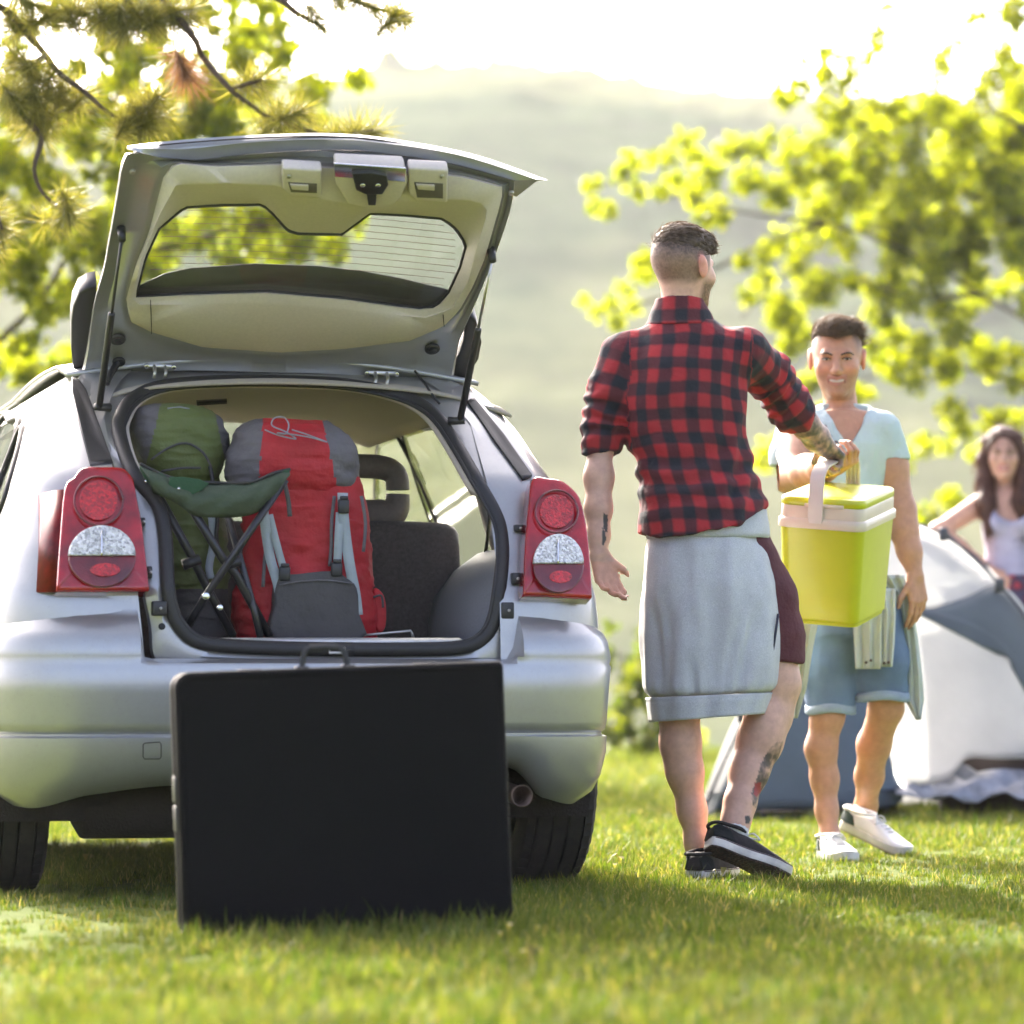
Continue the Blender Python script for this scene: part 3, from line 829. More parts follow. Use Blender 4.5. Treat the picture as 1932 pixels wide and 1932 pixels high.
# ---- rear frame round the boot opening, rubber seal
SEAL = [(632, 1225), (773, 1225), (871, 1221), (914, 1201), (933, 1166), (943, 1108), (949, 1049), (945, 998), (930, 959), (898, 904), (867, 850), (828, 791), (789, 760), (734, 740), (668, 727), (600, 721), (457, 718),
        (316, 726), (253, 750), (227, 789), (225, 817), (239, 866), (260, 905), (292, 944), (306, 975), (313, 1028), (316, 1099), (323, 1144), (338, 1179), (369, 1208), (422, 1218), (520, 1223)]
OUT = [(632, 1262), (773, 1262), (900, 1262), (985, 1255), (992, 1165), (1000, 1105), (1012, 1040), (1016, 980), (1016, 915), (985, 862), (942, 802), (895, 745), (850, 718), (790, 708), (735, 703), (668, 700), (600, 698), (457, 696),
       (316, 698), (220, 701), (152, 707), (158, 745), (178, 810), (212, 876), (240, 905), (262, 1000), (270, 1100), (285, 1180), (292, 1240), (330, 1258), (400, 1262), (520, 1262)]
def seal_loop(off=0.0, scale=1.0, n=4):
    cx_, cy_ = 590, 1000
    return [CJ(cx_ + (p.x - cx_) * scale, cy_ + (p.y - cy_) * scale, off) for p in smooth_poly([(x, y, 0) for x, y in SEAL], n)]
s0 = seal_loop(0.0); n0 = len(s0)
fo = []
for p in smooth_poly([(x, y, 0) for x, y in OUT], 4): fo.append(CJ(p.x, p.y, 0.0))
mb = MB(); mid = [a.lerp(b, 0.5) + Vector((0, -0.012, 0)) for a, b in zip(s0, fo)]
back = [p + Vector((0, 0.07, 0)) for p in s0]
mb.rings([[p + Vector((0, 0.05, 0)) for p in fo], fo, mid, s0, back], cap0=False, cap1=False)
mb.build('rear_frame', M_PAINT, car, angle=40)
mb = MB(); sp = seal_loop(0.012); sp = sp + sp[:2]
mb.tube(sp, 0.0155, 10, flat=(1, 1.25)); mb.build('rubber_seal', M_RUB, car)
mb = MB(); sp2 = seal_loop(0.02, 0.972); mb.tube(sp2 + sp2[:2], 0.006, 6); mb.build('seal_lip', M_RUB, car)
# latch striker, sill plate
mb = MB(); mb.add([CL(375, 1206, .14), CL(866, 1206, .14), CL(880, 1214, .10), CL(365, 1214, .10)], [(0, 1, 2, 3)]); mb.build('sill_plate', simple('pale_plastic', (0.62, 0.62, 0.6, 1), 0.5), car, solid=0.004)
mb = MB().tube([CJ(622, 1222, .03), CJ(622, 1232, .045), CJ(650, 1232, .045), CJ(650, 1222, .03)], 0.004, 8); mb.build('latch_striker', M_STEEL, car)

# ---- bumper
def bumper_plan(n):
    pts = []
    w, r, yc = 0.837, 0.25, 0.0
    for k in range(6): pts.append((Vector((-w, 0.36 + (r + 0.02 - 0.36) * k / 6, 0)), Vector((-1, 0, 0))))
    for k in range(15):
        a = math.pi / 2 * k / 14; pts.append((Vector((-(w - r) - r * math.cos(a), r + 0.02 - r * math.sin(a), 0)), Vector((-math.cos(a), -math.sin(a), 0))))
    for k in range(1, n):
        x = -(w - r) + 2 * (w - r) * k / n; pts.append((Vector((x, 0.02 - 0.022 * (1 - (x / (w - r)) ** 2), 0)), Vector((0, -1, 0))))
    return pts + [(Vector((-p.x, p.y, 0)), Vector((-q.x, q.y, 0))) for p, q in reversed(pts[:21])]
PLAN = bumper_plan(64)
def btop(x):
    a = abs(x); lim = 0.44 if x < 0 else 0.53
    if a > lim + 0.012: return 0.795
    if a < lim: return 0.618
    return 0.618 + (0.795 - 0.618) * (a - lim) / 0.012
def bbot(x):
    b = 0.262 + 0.03 * math.exp(-((x + 0.35) / 0.2) ** 2)
    return b + 0.075 * math.exp(-((x - 0.485) / 0.105) ** 4) - 0.028 * math.exp(-((abs(x) - 0.785) / 0.13) ** 2)
PROF = [(1.0, 0.060), (0.91, 0.058), (0.885, 0.054), (0.865, 0.046), (0.80, 0.008), (0.76, -0.004), (0.68, -0.012), (0.645, -0.008), (0.63, -0.012), (0.50, -0.006), (0.36, 0.000), (0.318, 0.004), (0.306, 0.014), (0.297, 0.014), (0.288, 0.000),
        (0.22, 0.002), (0.12, 0.016), (0.05, 0.040), (0.0, 0.085)]
mb = MB(); rg = []
for t_, d in PROF:
    row = []
    for p, nrm in PLAN:
        zt, zb = btop(p.x), bbot(p.x)
        z = 0.262 + (0.795 - 0.262) * t_
        if t_ < 0.30: z = zb + (0.42 - zb) * (t_ / 0.297)
        dd = d
        if z > zt: z = zt + 0.0005 * t_; dd = 0.045 + 0.03 * (t_ - .6)
        row.append(p - nrm * dd + Vector((0, 0, z)))
    rg.append(row)
rg.append([p + Vector((0, 0.03, 0.02)) for p in rg[-1]])
mb.rings(rg, closed=False); mb.build('bumper', M_PAINT, car, angle=50)
mb = MB(); pc = [CL(x, y, 0.0085 + .005 * (y - 1400) / 32) for x, y in ((273, 1402), (301, 1400), (304, 1404), (304, 1428), (301, 1432), (273, 1432), (270, 1428), (270, 1405))]
mb = MB(); mb.tube(pc + pc[:2], 0.0011, 5); mb.build('tow_cover_gap', M_DARK, car)
# exhaust
mb = MB(); e0 = CL(985, 1493, 0.09)
for k in range(2): pass
n_ = 18; rgs = []
for dy, rr in ((0.5, 0.024), (0.06, 0.026), (0.0, 0.030), (0.0, 0.026), (0.10, 0.022)):
    rgs.append([e0 + Vector((rr * math.cos(6.283 * j / n_), dy, rr * math.sin(6.283 * j / n_) - (0.012 if dy < .2 else -.02))) for j in range(n_)])
mb.rings(rgs, cap0=True, cap1=True); mb.build('exhaust_pipe', simple('sooty_steel', (0.16, 0.11, 0.085, 1), 0.5, 0.8, var=0.2, scale=25, bump=0.2), car)

# ---- wheels
def m_tyre():
    t = NT(D.materials.new('tyre_rubber')); co = t.coord('Object')
    n = t.noise(co, 30, 6, 0.7)
    c = t.ramp(n, [(0.3, (0.010, 0.009, 0.008, 1)), (0.75, (0.035, 0.028, 0.022, 1))])
    return t.done(t.bsdf(c, 0.75, bump=n, bump_s=0.3, bump_d=0.003))
M_TYRE = m_tyre()
def make_wheel(s):
    w = D.objects.new('wheel', None); COL.objects.link(w); w.parent = car; w.location = (s * WHEEL_X, WHEEL_Y, WHEEL_Z - 0.004)
    hw, R0 = 0.106, 0.318; N = 96
    prof = [(-0.85, 0.63), (-1.0, 0.78), (-0.98, 0.92), (-0.86, 0.985), (-0.66, 0.997), (-0.64, 0.965), (-0.60, 0.965), (-0.58, 1.0), (-0.24, 1.0), (-0.22, 0.965), (-0.18, 0.965), (-0.16, 1.0), (0.16, 1.0), (0.18, 0.965), (0.22, 0.965), (0.24, 1.0), (0.58, 1.0), (0.60, 0.965), (0.64, 0.965), (0.66, 0.997), (0.86, 0.985), (0.98, 0.92), (1.0, 0.78), (0.85, 0.63)]
    mb = MB(); rg = []
    for j in range(N):
        a = 2 * math.pi * j / N; row = []
        for u, q in prof:
            rr = q
            if abs(u) > 0.655 and q > 0.9 and j % 2 == 0: rr -= 0.022
            row.append(Vector((u * hw, math.cos(a) * rr * R0, math.sin(a) * rr * R0)))
        rg.append(row)
    rg.append(rg[0]); mb.rings(rg, closed=False)
    mb.build('tyre', M_TYRE, w, angle=35)
    mb = MB(); rg = []
    for u, q in ((-0.8, 0.64), (0.82, 0.64), (0.8, 0.59), (0.5, 0.56), (0.45, 0.16), (0.6, 0.14), (0.6, 0.0)):
        rg.append([Vector((s * u * hw, math.cos(6.283 * j / 40) * q * R0, math.sin(6.283 * j / 40) * q * R0)) for j in range(40)])
    mb.rings(rg, cap0=False, cap1=False); mb.build('rim', M_STEEL, w, angle=40)
    return w
for s in (-1, 1):
    w = make_wheel(s)
    c = w.copy(); COL.objects.link(c); c.location.y += 2.5
    for ch in list(w.children):
        cc = ch.copy(); COL.objects.link(cc); cc.parent = c
for s in (-1, 1):   # dark wheel housings
    mb = MB(); rg = []
    for x in (0.50, 0.80):
        rg.append([Vector((s * x, WHEEL_Y + 0.395 * math.cos(a), WHEEL_Z + 0.395 * math.sin(a))) for a in [math.pi * (-0.1 + 1.2 * j / 20) for j in range(21)]])
    rg.insert(0, [Vector((s * 0.50, WHEEL_Y, WHEEL_Z))] * 21)
    mb.rings(rg, closed=False); mb.build('wheel_housing', M_DARK, car)

# ---- tail lamps
def m_lens(name, base, rough=0.12, grid=0.0, metallic=0.0, var=None):
    t = NT(D.materials.new(name)); co = t.coord('Object')
    n = t.noise(co, 16, 3)
    c = t.ramp(n, [(0.30, tuple(v * 0.45 for v in base[:3]) + (1,)), (0.62, base), (0.8, tuple(min(1, v * 1.25 + 0.008) for v in base[:3]) + (1,))])
    br = t.n('ShaderNodeTexVoronoi'); br.inputs['Scale'].default_value = 190; t.l(co, br.inputs['Vector'])
    if var:
        vc = t.n('ShaderNodeTexVoronoi'); vc.inputs['Scale'].default_value = var; t.l(co, vc.inputs['Vector']); sx_ = t.n('ShaderNodeSeparateXYZ'); t.l(vc.outputs['Color'], sx_.inputs[0])
        c = t.mix(sx_.outputs[0], tuple(v * .5 for v in base[:3]) + (1,), tuple(min(1, v * 1.3) for v in base[:3]) + (1,))  # light and dark cells put the lens sparkle into the colour
    b = t.bsdf(c, rough, metallic, bump=br.outputs['Distance'], bump_s=grid, bump_d=0.004, Coat_Weight=1.0, Coat_Roughness=0.02, Specular_IOR_Level=.3)
    return t.done(b)
M_RED = m_lens('red_lens', (0.42, 0.003, 0.008, 1), 0.15, 0.2)
M_DRED = m_lens('dark_red_lens', (0.17, 0.006, 0.008, 1), 0.2, 0.35)
M_RED2 = m_lens('ruby_reflector', (0.55, 0.008, 0.012, 1), 0.2, 0.8, 0, 150)
M_CLEAR = m_lens('clear_prism_lens', (0.70, 0.68, 0.67, 1), 0.15, 0.9, 0.3, 170)
def lamp(face, side, ring_c, ring_r, half_c, half_rx, half_ry, hz_):
    lp = D.objects.new('tail_lamp', None); COL.objects.link(lp); lp.parent = car
    def LY(px, py, off=0.0):
        y = 0.1
        for _ in range(10):
            p = CL(px, py, y); y = interp(p.z, [(0.75, 0.035), (0.80, 0.04), (0.95, 0.09), (1.10, 0.15)]) + 0.10 * max(0, abs(p.x) - 0.56) ** 1.0 - off
        return CL(px, py, y)
    fp = smooth_poly([LY(x, y) for x, y in face], 3)
    mb = pillow(fp, (0, -1, 0.25), 0.016, back=0.05); mb.build('lens', M_RED, lp)
    if side:
        q = [LY(*side[0]), LY(*side[1]), LY(*side[1]) + Vector((-0.045, 0.13, 0)), LY(*side[0]) + Vector((-0.055, 0.13, -0.012))]
        mb = MB(); a, b, c, d = q
        mb.rings([[a, b], [a.lerp(d, .15) + Vector((-.012, -.004, 0)), b.lerp(c, .15) + Vector((-.012, -.004, 0))], [a.lerp(d, .5) + Vector((-.02, -.015, 0)), b.lerp(c, .5) + Vector((-.02, -.015, 0))], [d, c]], closed=False)
        mb.build('side_lens', simple('side_lens_red', (0.16, 0.004, 0.006, 1), 0.3, var=.3, scale=20, Specular_IOR_Level=.2), lp, solid=0.01)
    O = 0.036
    ell = lambda c, rx, ry, a0, a1, n, off: [LY(c[0] + rx * math.cos(a0 + (a1 - a0) * k / n), c[1] - ry * math.sin(a0 + (a1 - a0) * k / n), off) for k in range(n + 1)]
    mb = MB(); rr = ell(ring_c, ring_r, ring_r, 0, 2 * math.pi, 32, 0.026); mb.tube(rr + rr[1:2], 0.0032, 6); mb.build('bulb_ring', M_DRED, lp)
    mb = pillow(ell(ring_c, ring_r * .80, ring_r * .80, 0, 2 * math.pi, 24, 0.0175)[:-1], (0, -1, .25), 0.002); mb.build('bulb_sparkle', M_RED2, lp)  # unlit disc, its sparkle painted as bright and dark red cells
    h = ell(half_c, half_rx, half_ry, 0, math.pi, 24, 0.024)
    pillow(h, (0, -1, 0.2), 0.009).build('clear_lens', M_CLEAR, lp)
    h2 = [LY(half_c[0], half_c[1] - half_ry * k / 6, 0.036) for k in range(6)]
    mb = MB(); mb.tube(h2, 0.0025, 6); mb.build('lens_divider', M_CHROME, lp)
    h = ell((half_c[0], half_c[1] + 2), half_rx, hz_, math.pi, 2 * math.pi, 24, 0.022)
    pillow(h, (0, -1, 0.2), 0.009).build('lower_lens', M_DRED, lp)
    h = ell((half_c[0] + half_rx * .1, half_c[1] + hz_ * .45), half_rx * .45, hz_ * .22, 0, 2 * math.pi, 16, 0.0315)[:-1]
    pillow(h, (0, -1, 0.2), 0.002).build('fog_sparkle', M_RED2, lp)  # unlit as well, with the same painted sparkle cells
    return lp
lamp([(155, 884), (190, 883), (228, 884), (243, 895), (251, 909), (259, 950), (267, 993), (275, 1060), (280, 1106), (281, 1115), (273, 1117), (235, 1117), (195, 1117), (150, 1117), (114, 1117), (106, 1115), (106, 1105), (112, 1020), (121, 923), (138, 903)], ((121, 923), (105, 1116)), (186, 945), 46, (192, 1049), 64, 57, 58)
lamp([(1003, 905), (1030, 904), (1056, 908), (1076, 922), (1092, 942), (1102, 980), (1108, 1021), (1113, 1080), (1115, 1122), (1114, 1131), (1106, 1131), (1050, 1128), (994, 1126), (986, 1125), (986, 1115), (989, 1040), (995, 960)], None, (1050, 965), 40, (1053, 1064), 48, 56, 54)

# ---- black pillar strips, jamb brackets and screws
for poly in ([(135, 712), (148, 716), (162, 735), (190, 810), (214, 877), (170, 880), (150, 800), (135, 738)], [(880, 757), (893, 750), (950, 820), (1004, 898), (986, 906), (930, 830)]):
    pillow([CJ(x, y, 0.012) for x, y in poly], (0, -1, .6), 0.006, back=0.03).build('pillar_trim', M_BLK, car)
for (x, y, w, h) in ((300, 1148, 26, 26), (956, 1152, 24, 30), (281, 1080, 10, 22), (973, 1092, 18, 22), (978, 997, 18, 14), (268, 985, 10, 16)):
    a = CJ(x, y, 0.02); mb = MB().box(a, (w / 690, 0.03, h / 690)); o = mb.build('bracket', M_BLK, car, bevel=0.004)
    MB().disc(a + Vector((0.002, -0.017, 0)), (0, -1, 0), 0.004, 0.003, 10).build('screw', M_STEEL, o)
for (x, y) in ((305, 1182), (948, 1188)):
    a = CJ(x, y, 0.006); MB().disc(a, (0, -1, 0), 0.009, 0.008, 16).build('bump_stop', M_RUB, car, bevel=0.002)

# ---- tailgate
HA = Vector((0, 0.62, 1.42)); HD = Vector((0, -0.74, 0.48)).normalized(); HN = Vector((0, -0.48, -0.74)).normalized()
def HP(px, py, off=0.0): return hitp(px, py, HA + HN * off, HN)
tg = D.objects.new('tailgate', None); COL.objects.link(tg); tg.parent = car
HC = (575, 505)
OUTL = [(152, 710), (162, 666), (177, 568), (196, 500), (218, 373), (228, 309), (240, 281), (300, 296), (367, 302), (455, 292), (553, 285), (626, 283), (699, 286), (846, 307), (973, 341), (965, 392), (953, 431), (934, 485), (904, 558), (865, 646), (855, 720), (601, 706), (357, 700)]
TRIM = [(238, 563), (256, 500), (280, 441), (308, 334), (328, 306), (406, 312), (528, 308), (640, 314), (767, 318), (880, 332), (952, 352), (940, 400), (914, 490), (890, 545), (865, 588), (836, 617), (772, 644), (650, 659), (528, 666), (382, 656), (284, 627), (245, 607)]
RIDG = [(250, 563), (270, 480), (300, 410), (335, 350), (426, 348), (523, 352), (570, 372), (640, 385), (720, 385), (830, 378), (900, 380), (918, 400), (897, 470), (882, 530), (852, 582), (800, 598), (650, 580), (504, 567), (357, 570), (270, 577)]
GLAS = [(255, 561), (260, 539), (274, 485), (299, 431), (348, 390), (420, 386), (494, 385), (509, 395), (543, 434), (562, 440), (655, 442), (675, 427), (694, 402), (760, 405), (836, 412), (860, 431), (880, 461), (868, 505), (846, 553), (821, 580), (792, 583), (650, 563), (504, 550), (357, 554), (274, 562)]
NA = 144
lo, lt_, lr, lg = (polar(q, HC, NA) for q in (OUTL, TRIM, RIDG, GLAS))
def lerp2(a, b, t): return (a[0] + (b[0] - a[0]) * t, a[1] + (b[1] - a[1]) * t)
hs = lambda q, off: [HP(x, y, off) for x, y in q]
def trim_off(x, y): return 0.05 if y < 470 else 0.05 - 0.032 * min(1, (y - 470) / 80)
mb = MB()
mb.rings([[HP(x, y, -0.065) for x, y in lg], hs([lerp2(a, b, .9) for a, b in zip(lg, lo)], -0.075), hs(lo, -0.05), hs(lo, -0.005), hs([lerp2(a, b, .04) for a, b in zip(lo, lt_)], 0.006),
          hs([lerp2(a, b, .45) for a, b in zip(lo, lt_)], -0.006), hs([lerp2(a, b, .8) for a, b in zip(lo, lt_)], 0.012), hs(lt_, 0.010), hs(lg, -0.012)], cap0=False, cap1=False)
mb.build('shell', M_PAINT, tg, angle=45)
mb = MB()
mb.rings([hs(lt_, 0.008), [HP(*lerp2(a, b, .06), 0.022) for a, b in zip(lt_, lr)], [HP(*lerp2(a, b, .9), trim_off(*b)) for a, b in zip(lt_, lr)], [HP(x, y, trim_off(x, y) - 0.004) for x, y in lr], hs([lerp2(a, b, .8) for a, b in zip(lr, lg)], 0.006), hs(lg, -0.004)], cap0=False, cap1=False)
mb.build('inner_trim', M_BEIGE, tg, angle=60)
for xx in (286, 838):   # trim joints
    mb = MB().tube([HP(xx - 2, 566 if xx < 500 else 594, .0215), HP(xx, 630 if xx < 500 else 616, .0215)], 0.0012, 5); mb.build('trim_joint', M_DARK, tg)
gl = hs(lg, -0.010); c = sum(gl, Vector()) / NA
mb = MB(); mb.v = gl + [c]; mb.f = [(j, (j + 1) % NA, NA) for j in range(NA)]; mb.build('rear_glass', M_GLASS, tg)
mb = MB(); mb.tube(hs(lg, -0.004) + hs(lg, -0.004)[:2], 0.0055, 6); mb.build('glass_rubber', M_RUB, tg)
fr = [(257, 559), (262, 541), (310, 518), (360, 507), (480, 499), (600, 503), (680, 512), (760, 527), (866, 553), (846, 560), (821, 577), (792, 580), (650, 560), (504, 547), (357, 551)]
plate([HP(x, y, -0.016) for x, y in fr], HN, 0.004).build('roof_view_panel', simple('roof_view_grey', (0.05, 0.045, 0.04, 1), 0.3, bump=0.05), tg)  # dark panel added in place of the roof seen through the glass
for k in range(13):   # demister wires
    pts = []
    for i in range(30):
        x = 262 + 618 * i / 29; y = 396 + 12.5 * k + 34 * (i / 29) - 10 * math.sin(math.pi * i / 29)
        if inside(x, y, [(HC[0] + (a - HC[0]) * .985, HC[1] + (b - HC[1]) * .985) for a, b in GLAS]) and not inside(x, y, fr): pts.append(HP(x, y, -0.007))
        elif len(pts) > 2:
            mb = MB().tube(pts, 0.0007, 4); mb.build('demister_wire', simple('brown_wire', (0.12, 0.06, 0.03, 1), 0.6), tg); pts = []
        else: pts = []
    if len(pts) > 2: MB().tube(pts, 0.0007, 4).build('demister_wire', simple('brown_wire', (0.12, 0.06, 0.03, 1), 0.6), tg)
# lower lip of the tailgate (now uppermost), curving over
E0 = [(240, 281), (300, 296), (367, 302), (455, 292), (553, 285), (626, 283), (699, 286), (846, 307), (973, 341)]
E1 = [(240, 277), (300, 281), (367, 280), (455, 270), (553, 264), (626, 263), (699, 267), (860, 291), (1010, 338)]
E2 = [(241, 275), (300, 268), (367, 262), (455, 256), (553, 252), (626, 252), (720, 259), (890, 290), (1034, 340)]
row = lambda e, off: [HP(p.x, p.y, off) for p in smooth_poly([(x, y, 0) for x, y in e], 5, False)]
mb = MB(); e2 = row(E2, -0.045)
e3 = [Vector((p.x * .97, p.y, p.z)) - HD * 0.04 - HN * 0.03 for p in e2]; e4 = [Vector((p.x * .90, p.y, p.z)) - HD * 0.10 - HN * 0.025 for p in e2]
mb.rings([row(E0, 0.004), row(E0, -0.01), row(E1, -0.02), e2, e3, e4], closed=False); mb.build('lip', M_PAINT, tg, angle=50)
mb = MB(); sg = [HP(p.x, p.y + 6, -0.03) for p in smooth_poly([(x, y, 0) for x, y in E2[1:8]], 5, False)]
mb.tube(sg, 0.0022, 5); mb.build('lip_seam', M_DARK, tg)
# grips, latch
for (x0, y0, x1, y1) in ((533, 318, 608, 374), (771, 318, 846, 384)):
    pc = [HP(x0, y0, .058), HP(x1, y0 + 4, .058), HP(x1 - 2, y1, .058), HP(x0 + 14, y1 - 4, .058), HP(x0, y1 - 18, .058)]
    g_ = plate(pc, HN, 0.035).build('grip_housing', M_BEIGE, tg, bevel=0.006)
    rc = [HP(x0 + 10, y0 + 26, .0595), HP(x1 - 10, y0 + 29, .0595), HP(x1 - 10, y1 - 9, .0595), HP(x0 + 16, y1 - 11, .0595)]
    plate(rc, HN, 0.003).build('grip_recess_shade', simple('painted_shade', (0.12, 0.105, 0.085, 1), 0.7), g_, bevel=0.001)  # raised dark plate: the recess's shade is painted as its colour
    rc = [HP(x0 + 14, y0 + 30, .063), HP(x1 - 26, y0 + 32, .063), HP(x1 - 26, y0 + 42, .063), HP(x0 + 18, y0 + 40, .063)]
    plate(rc, HN, 0.004).build('pull_bar', M_BEIGE, g_, bevel=0.001)
    MB().disc(HP(x0 + 12 if x0 < 600 else x1 - 12, y0 + 14, .058), HN, 0.006, 0.004, 12).build('screw', M_STEEL, g_)
pc = [HP(x, y, .064) for x, y in ((632, 314), (764, 320), (770, 345), (758, 372), (742, 388), (712, 394), (680, 392), (656, 386), (634, 350))]
lh = plate(pc, HN, 0.05).build('latch_housing', M_BEIGE, tg, bevel=0.008)
plate([HP(x, y, .067) for x, y in ((630, 309), (766, 318), (764, 343), (632, 334))], HN, 0.005).build('latch_plate', M_CHROME, lh, bevel=0.001)
lb = plate([HP(x, y, .078) for x, y in ((664, 328), (700, 326), (730, 332), (733, 350), (722, 368), (690, 368), (672, 360))], HN, 0.012).build('latch', M_BLK, lh, bevel=0.004)
for x in (684, 713): MB().disc(HP(x, 349, .078), HN, 0.007, 0.003, 14).build('rivet', M_CHROME, lb)
plate([HP(x, y, .074) for x, y in ((692, 366), (711, 366), (709, 388), (695, 388))], HN, 0.02).build('latch_slot', M_BLK, lh, bevel=0.002)
# bump stops, hinges, grommet, corner fasteners
for x, y in ((222, 637), (815, 655)):
    a = HP(x, y, .008); b = MB().disc(a, HN, 0.021, 0.012, 24).build('rubber_buffer', M_RUB, tg, bevel=0.004)
    mb = MB().disc(a + HN * .012, HN, 0.011, 0.004, 18); mb.build('buffer_cap', M_BLK, b, bevel=0.001)
for x, y in ((250, 322), (972, 362)):
    MB().disc(HP(x - (8 if x > 900 else 0), y, .006), HN, 0.008, 0.008, 12).build('fastener', M_STEEL, tg, bevel=0.002)
for x0, x1, y in ((275, 326, 690), (690, 746, 703)):
    hg = MB(); a, b = HP(x0, y, .012), HP(x1, y + 2, .012)
    hg.box((a + b) / 2, ((b - a).length, 0.02, 0.012)); o = hg.build('hinge', M_STEEL, tg, bevel=0.003)
    for q in (a, b): MB().disc(q + Vector((0, -.008, 0)), (0, -1, -.4), 0.007, 0.012, 10).build('hinge_bolt', M_CHROME, o, bevel=0.002)
    for f in (.3, .7):
        m_ = a.lerp(b, f); e = CJ(x0 + (x1 - x0) * f, y + 24, .02); MB().tube([m_ + Vector((0, -.005, 0)), (m_ + e) / 2 + Vector((0, -.02, 0)), e], 0.0055, 6).build('hinge_arm', M_STEEL, o)
wl = [HP(222, 684, .012), HP(216, 694, .03), CJ(207, 708, .05), CJ(200, 724, .03)]
mb = MB(); wp = smooth_poly(wl, 8, False); mb.tube(wp, [0.0085 + 0.0018 * (i % 2) for i in range(len(wp))], 10); mb.build('wiring_sleeve', M_RUB, tg)
MB().disc(HP(224, 680, .004), HN, 0.018, 0.010, 16).build('wiring_grommet', M_RUB, tg, bevel=0.003)
MB().tube(smooth_poly([HP(783, 700, .012), CJ(800, 722, .05), CJ(818, 748, .03), CJ(830, 762, .01)], 5, False), 0.0035, 6).build('washer_hose', M_RUB, tg)
# dark side spoilers
for poly in ([(182, 533), (165, 537), (150, 546), (138, 572), (134, 600), (134, 660), (140, 712), (168, 714), (166, 666), (180, 568)], [(884, 588), (897, 598), (908, 640), (902, 672), (872, 722), (852, 716), (858, 680), (872, 640)]):
    pillow([HP(x, y, -0.055) for x, y in poly], HN, 0.012, back=0.04).build('side_spoiler', M_BLK, tg)
# struts
for (u, m_, l_, s) in (((230, 447), (203, 588), (187, 768), -1), ((929, 486), (903, 617), (868, 794), 1)):
    st = D.objects.new('gas_strut', None); COL.objects.link(st); st.parent = car
    a = HP(u[0], u[1], .035); e = CJ(l_[0], l_[1], .05)
    # mid point on the straight line between the ends
    f = (m_[1] - u[1]) / (l_[1] - u[1]); m3 = a.lerp(e, f)
    MB().tube([a, m3], 0.0042, 8).build('rod', M_STEEL if s > 0 else M_BLK, st)
    MB().tube([m3, m3.lerp(e, .03), e], [0.0088, 0.0095, 0.0095], 12).build('cylinder', M_BLK, st)
    for q, nn in ((a, HN), (e, Vector((s, -.4, 0)))):
        MB().tube([q - nn * .03, q + nn * .012], [0.012, 0.0095], 12).build('ball_joint', M_BLK, st)

# ---- interior
mb = MB(); ro = []
for k in range(14):
    y = 0.50 + 1.9 * k / 13; row_ = []
    for j in range(17):
        u = -1 + j / 8; row_.append(Vector((0.61 * u + .03, y, 1.36 + 0.05 * (1 - u * u) - 0.10 * max(0, abs(u) - .7) ** 1.0 - (0.035 if k == 0 else 0))))
    ro.append(row_)
mb.rings(ro, closed=False); mb.build('headliner', M_HEAD, car, solid=0.008)
# headliner border just inside the seal
lp_ = seal_loop(-0.01, 0.965); mb = MB(); k = len(lp_)
sel = [p for p in lp_ if p.z > 1.05]
i0 = next(i for i in range(k) if lp_[i].z > 1.05 and lp_[i - 1].z <= 1.05)
seq = [lp_[(i0 + j) % k] for j in range(k) if lp_[(i0 + j) % k].z > 1.05]
mb.rings([seq, [p + Vector((-p.x * .02, .03, .004)) for p in seq], [p + Vector((p.x * .02, .13, .022)) for p in seq]], closed=False); mb.build('opening_trim', M_BEIGE, car, solid=0.006)
mb = MB().add([CL(370, 755, .95), CL(428, 752, .95), CL(428, 757, .90), CL(372, 760, .90)], [(0, 1, 2, 3)]); mb.build('sun_grab', M_BLK, car, solid=0.008)
a = Vector((-0.02, .80, 1.395)); mb = MB().box(a, (0.13, 0.06, 0.02)); mb.build('cabin_lamp', simple('lamp_plastic', (0.7, 0.68, 0.6, 1), 0.4), car, bevel=0.006)
mb = MB().box((.045, 0.56, 0.605), (1.16, 0.92, 0.02)); mb.build('boot_floor', simple('dark_carpet', (0.035, 0.033, 0.034, 1), 0.95, bump=0.4, scale=120), car)
# side trims (lower), pillars
for s in (-1, 1):
    prof_ = [(0.12, 0.50), (0.20, 0.525), (0.30, 0.53), (0.38, 0.47), (0.55, 0.44), (0.80, 0.44), (1.02, 0.47)]
    mb = MB(); lo_ = []; 
    for z, dx in ((0.61, 0.0), (0.72, 0.0), (0.80, 0.02), (0.88, 0.08), (0.93, 0.15)):
        lo_.append([Vector((s * min(0.64, x + dx * (1 if y > .3 else .35)) + .045, y, z)) for y, x in prof_])
    mb.rings(lo_, closed=False); mb.build('boot_side_trim', M_GTRIM, car, solid=0.006, bevel=0)
    mb = MB(); dp = []
    for z in (0.90, 1.0, 1.1, 1.2, 1.32):
        w = interp(z, WZ) - 0.055
        dp.append([Vector((s * (w - .03), interp(z, YB) + .06, z)), Vector((s * w, interp(z, YB) + .16, z)), Vector((s * w, max(interp(z, YB) + .22, 0.66 + .25 * max(0, z - 1.1)), z))])
    mb.rings(dp, closed=False); mb.build('pillar_lining', simple('pale_trim', (0.36, 0.34, 0.31, 1), 0.6, bump=.1), car, solid=0.01)
    mb = MB(); dp = []
    for y in (1.0, 1.06): dp.append([Vector((s * (interp(z, WZ) - .04), y, z)) for z in (0.9, 1.0, 1.1, 1.2, 1.3, 1.36)])
    mb.rings(dp, closed=False); mb.build('pillar_lining', simple('pale_trim', (0.36, 0.34, 0.31, 1), 0.6, bump=.1), car, solid=0.02)
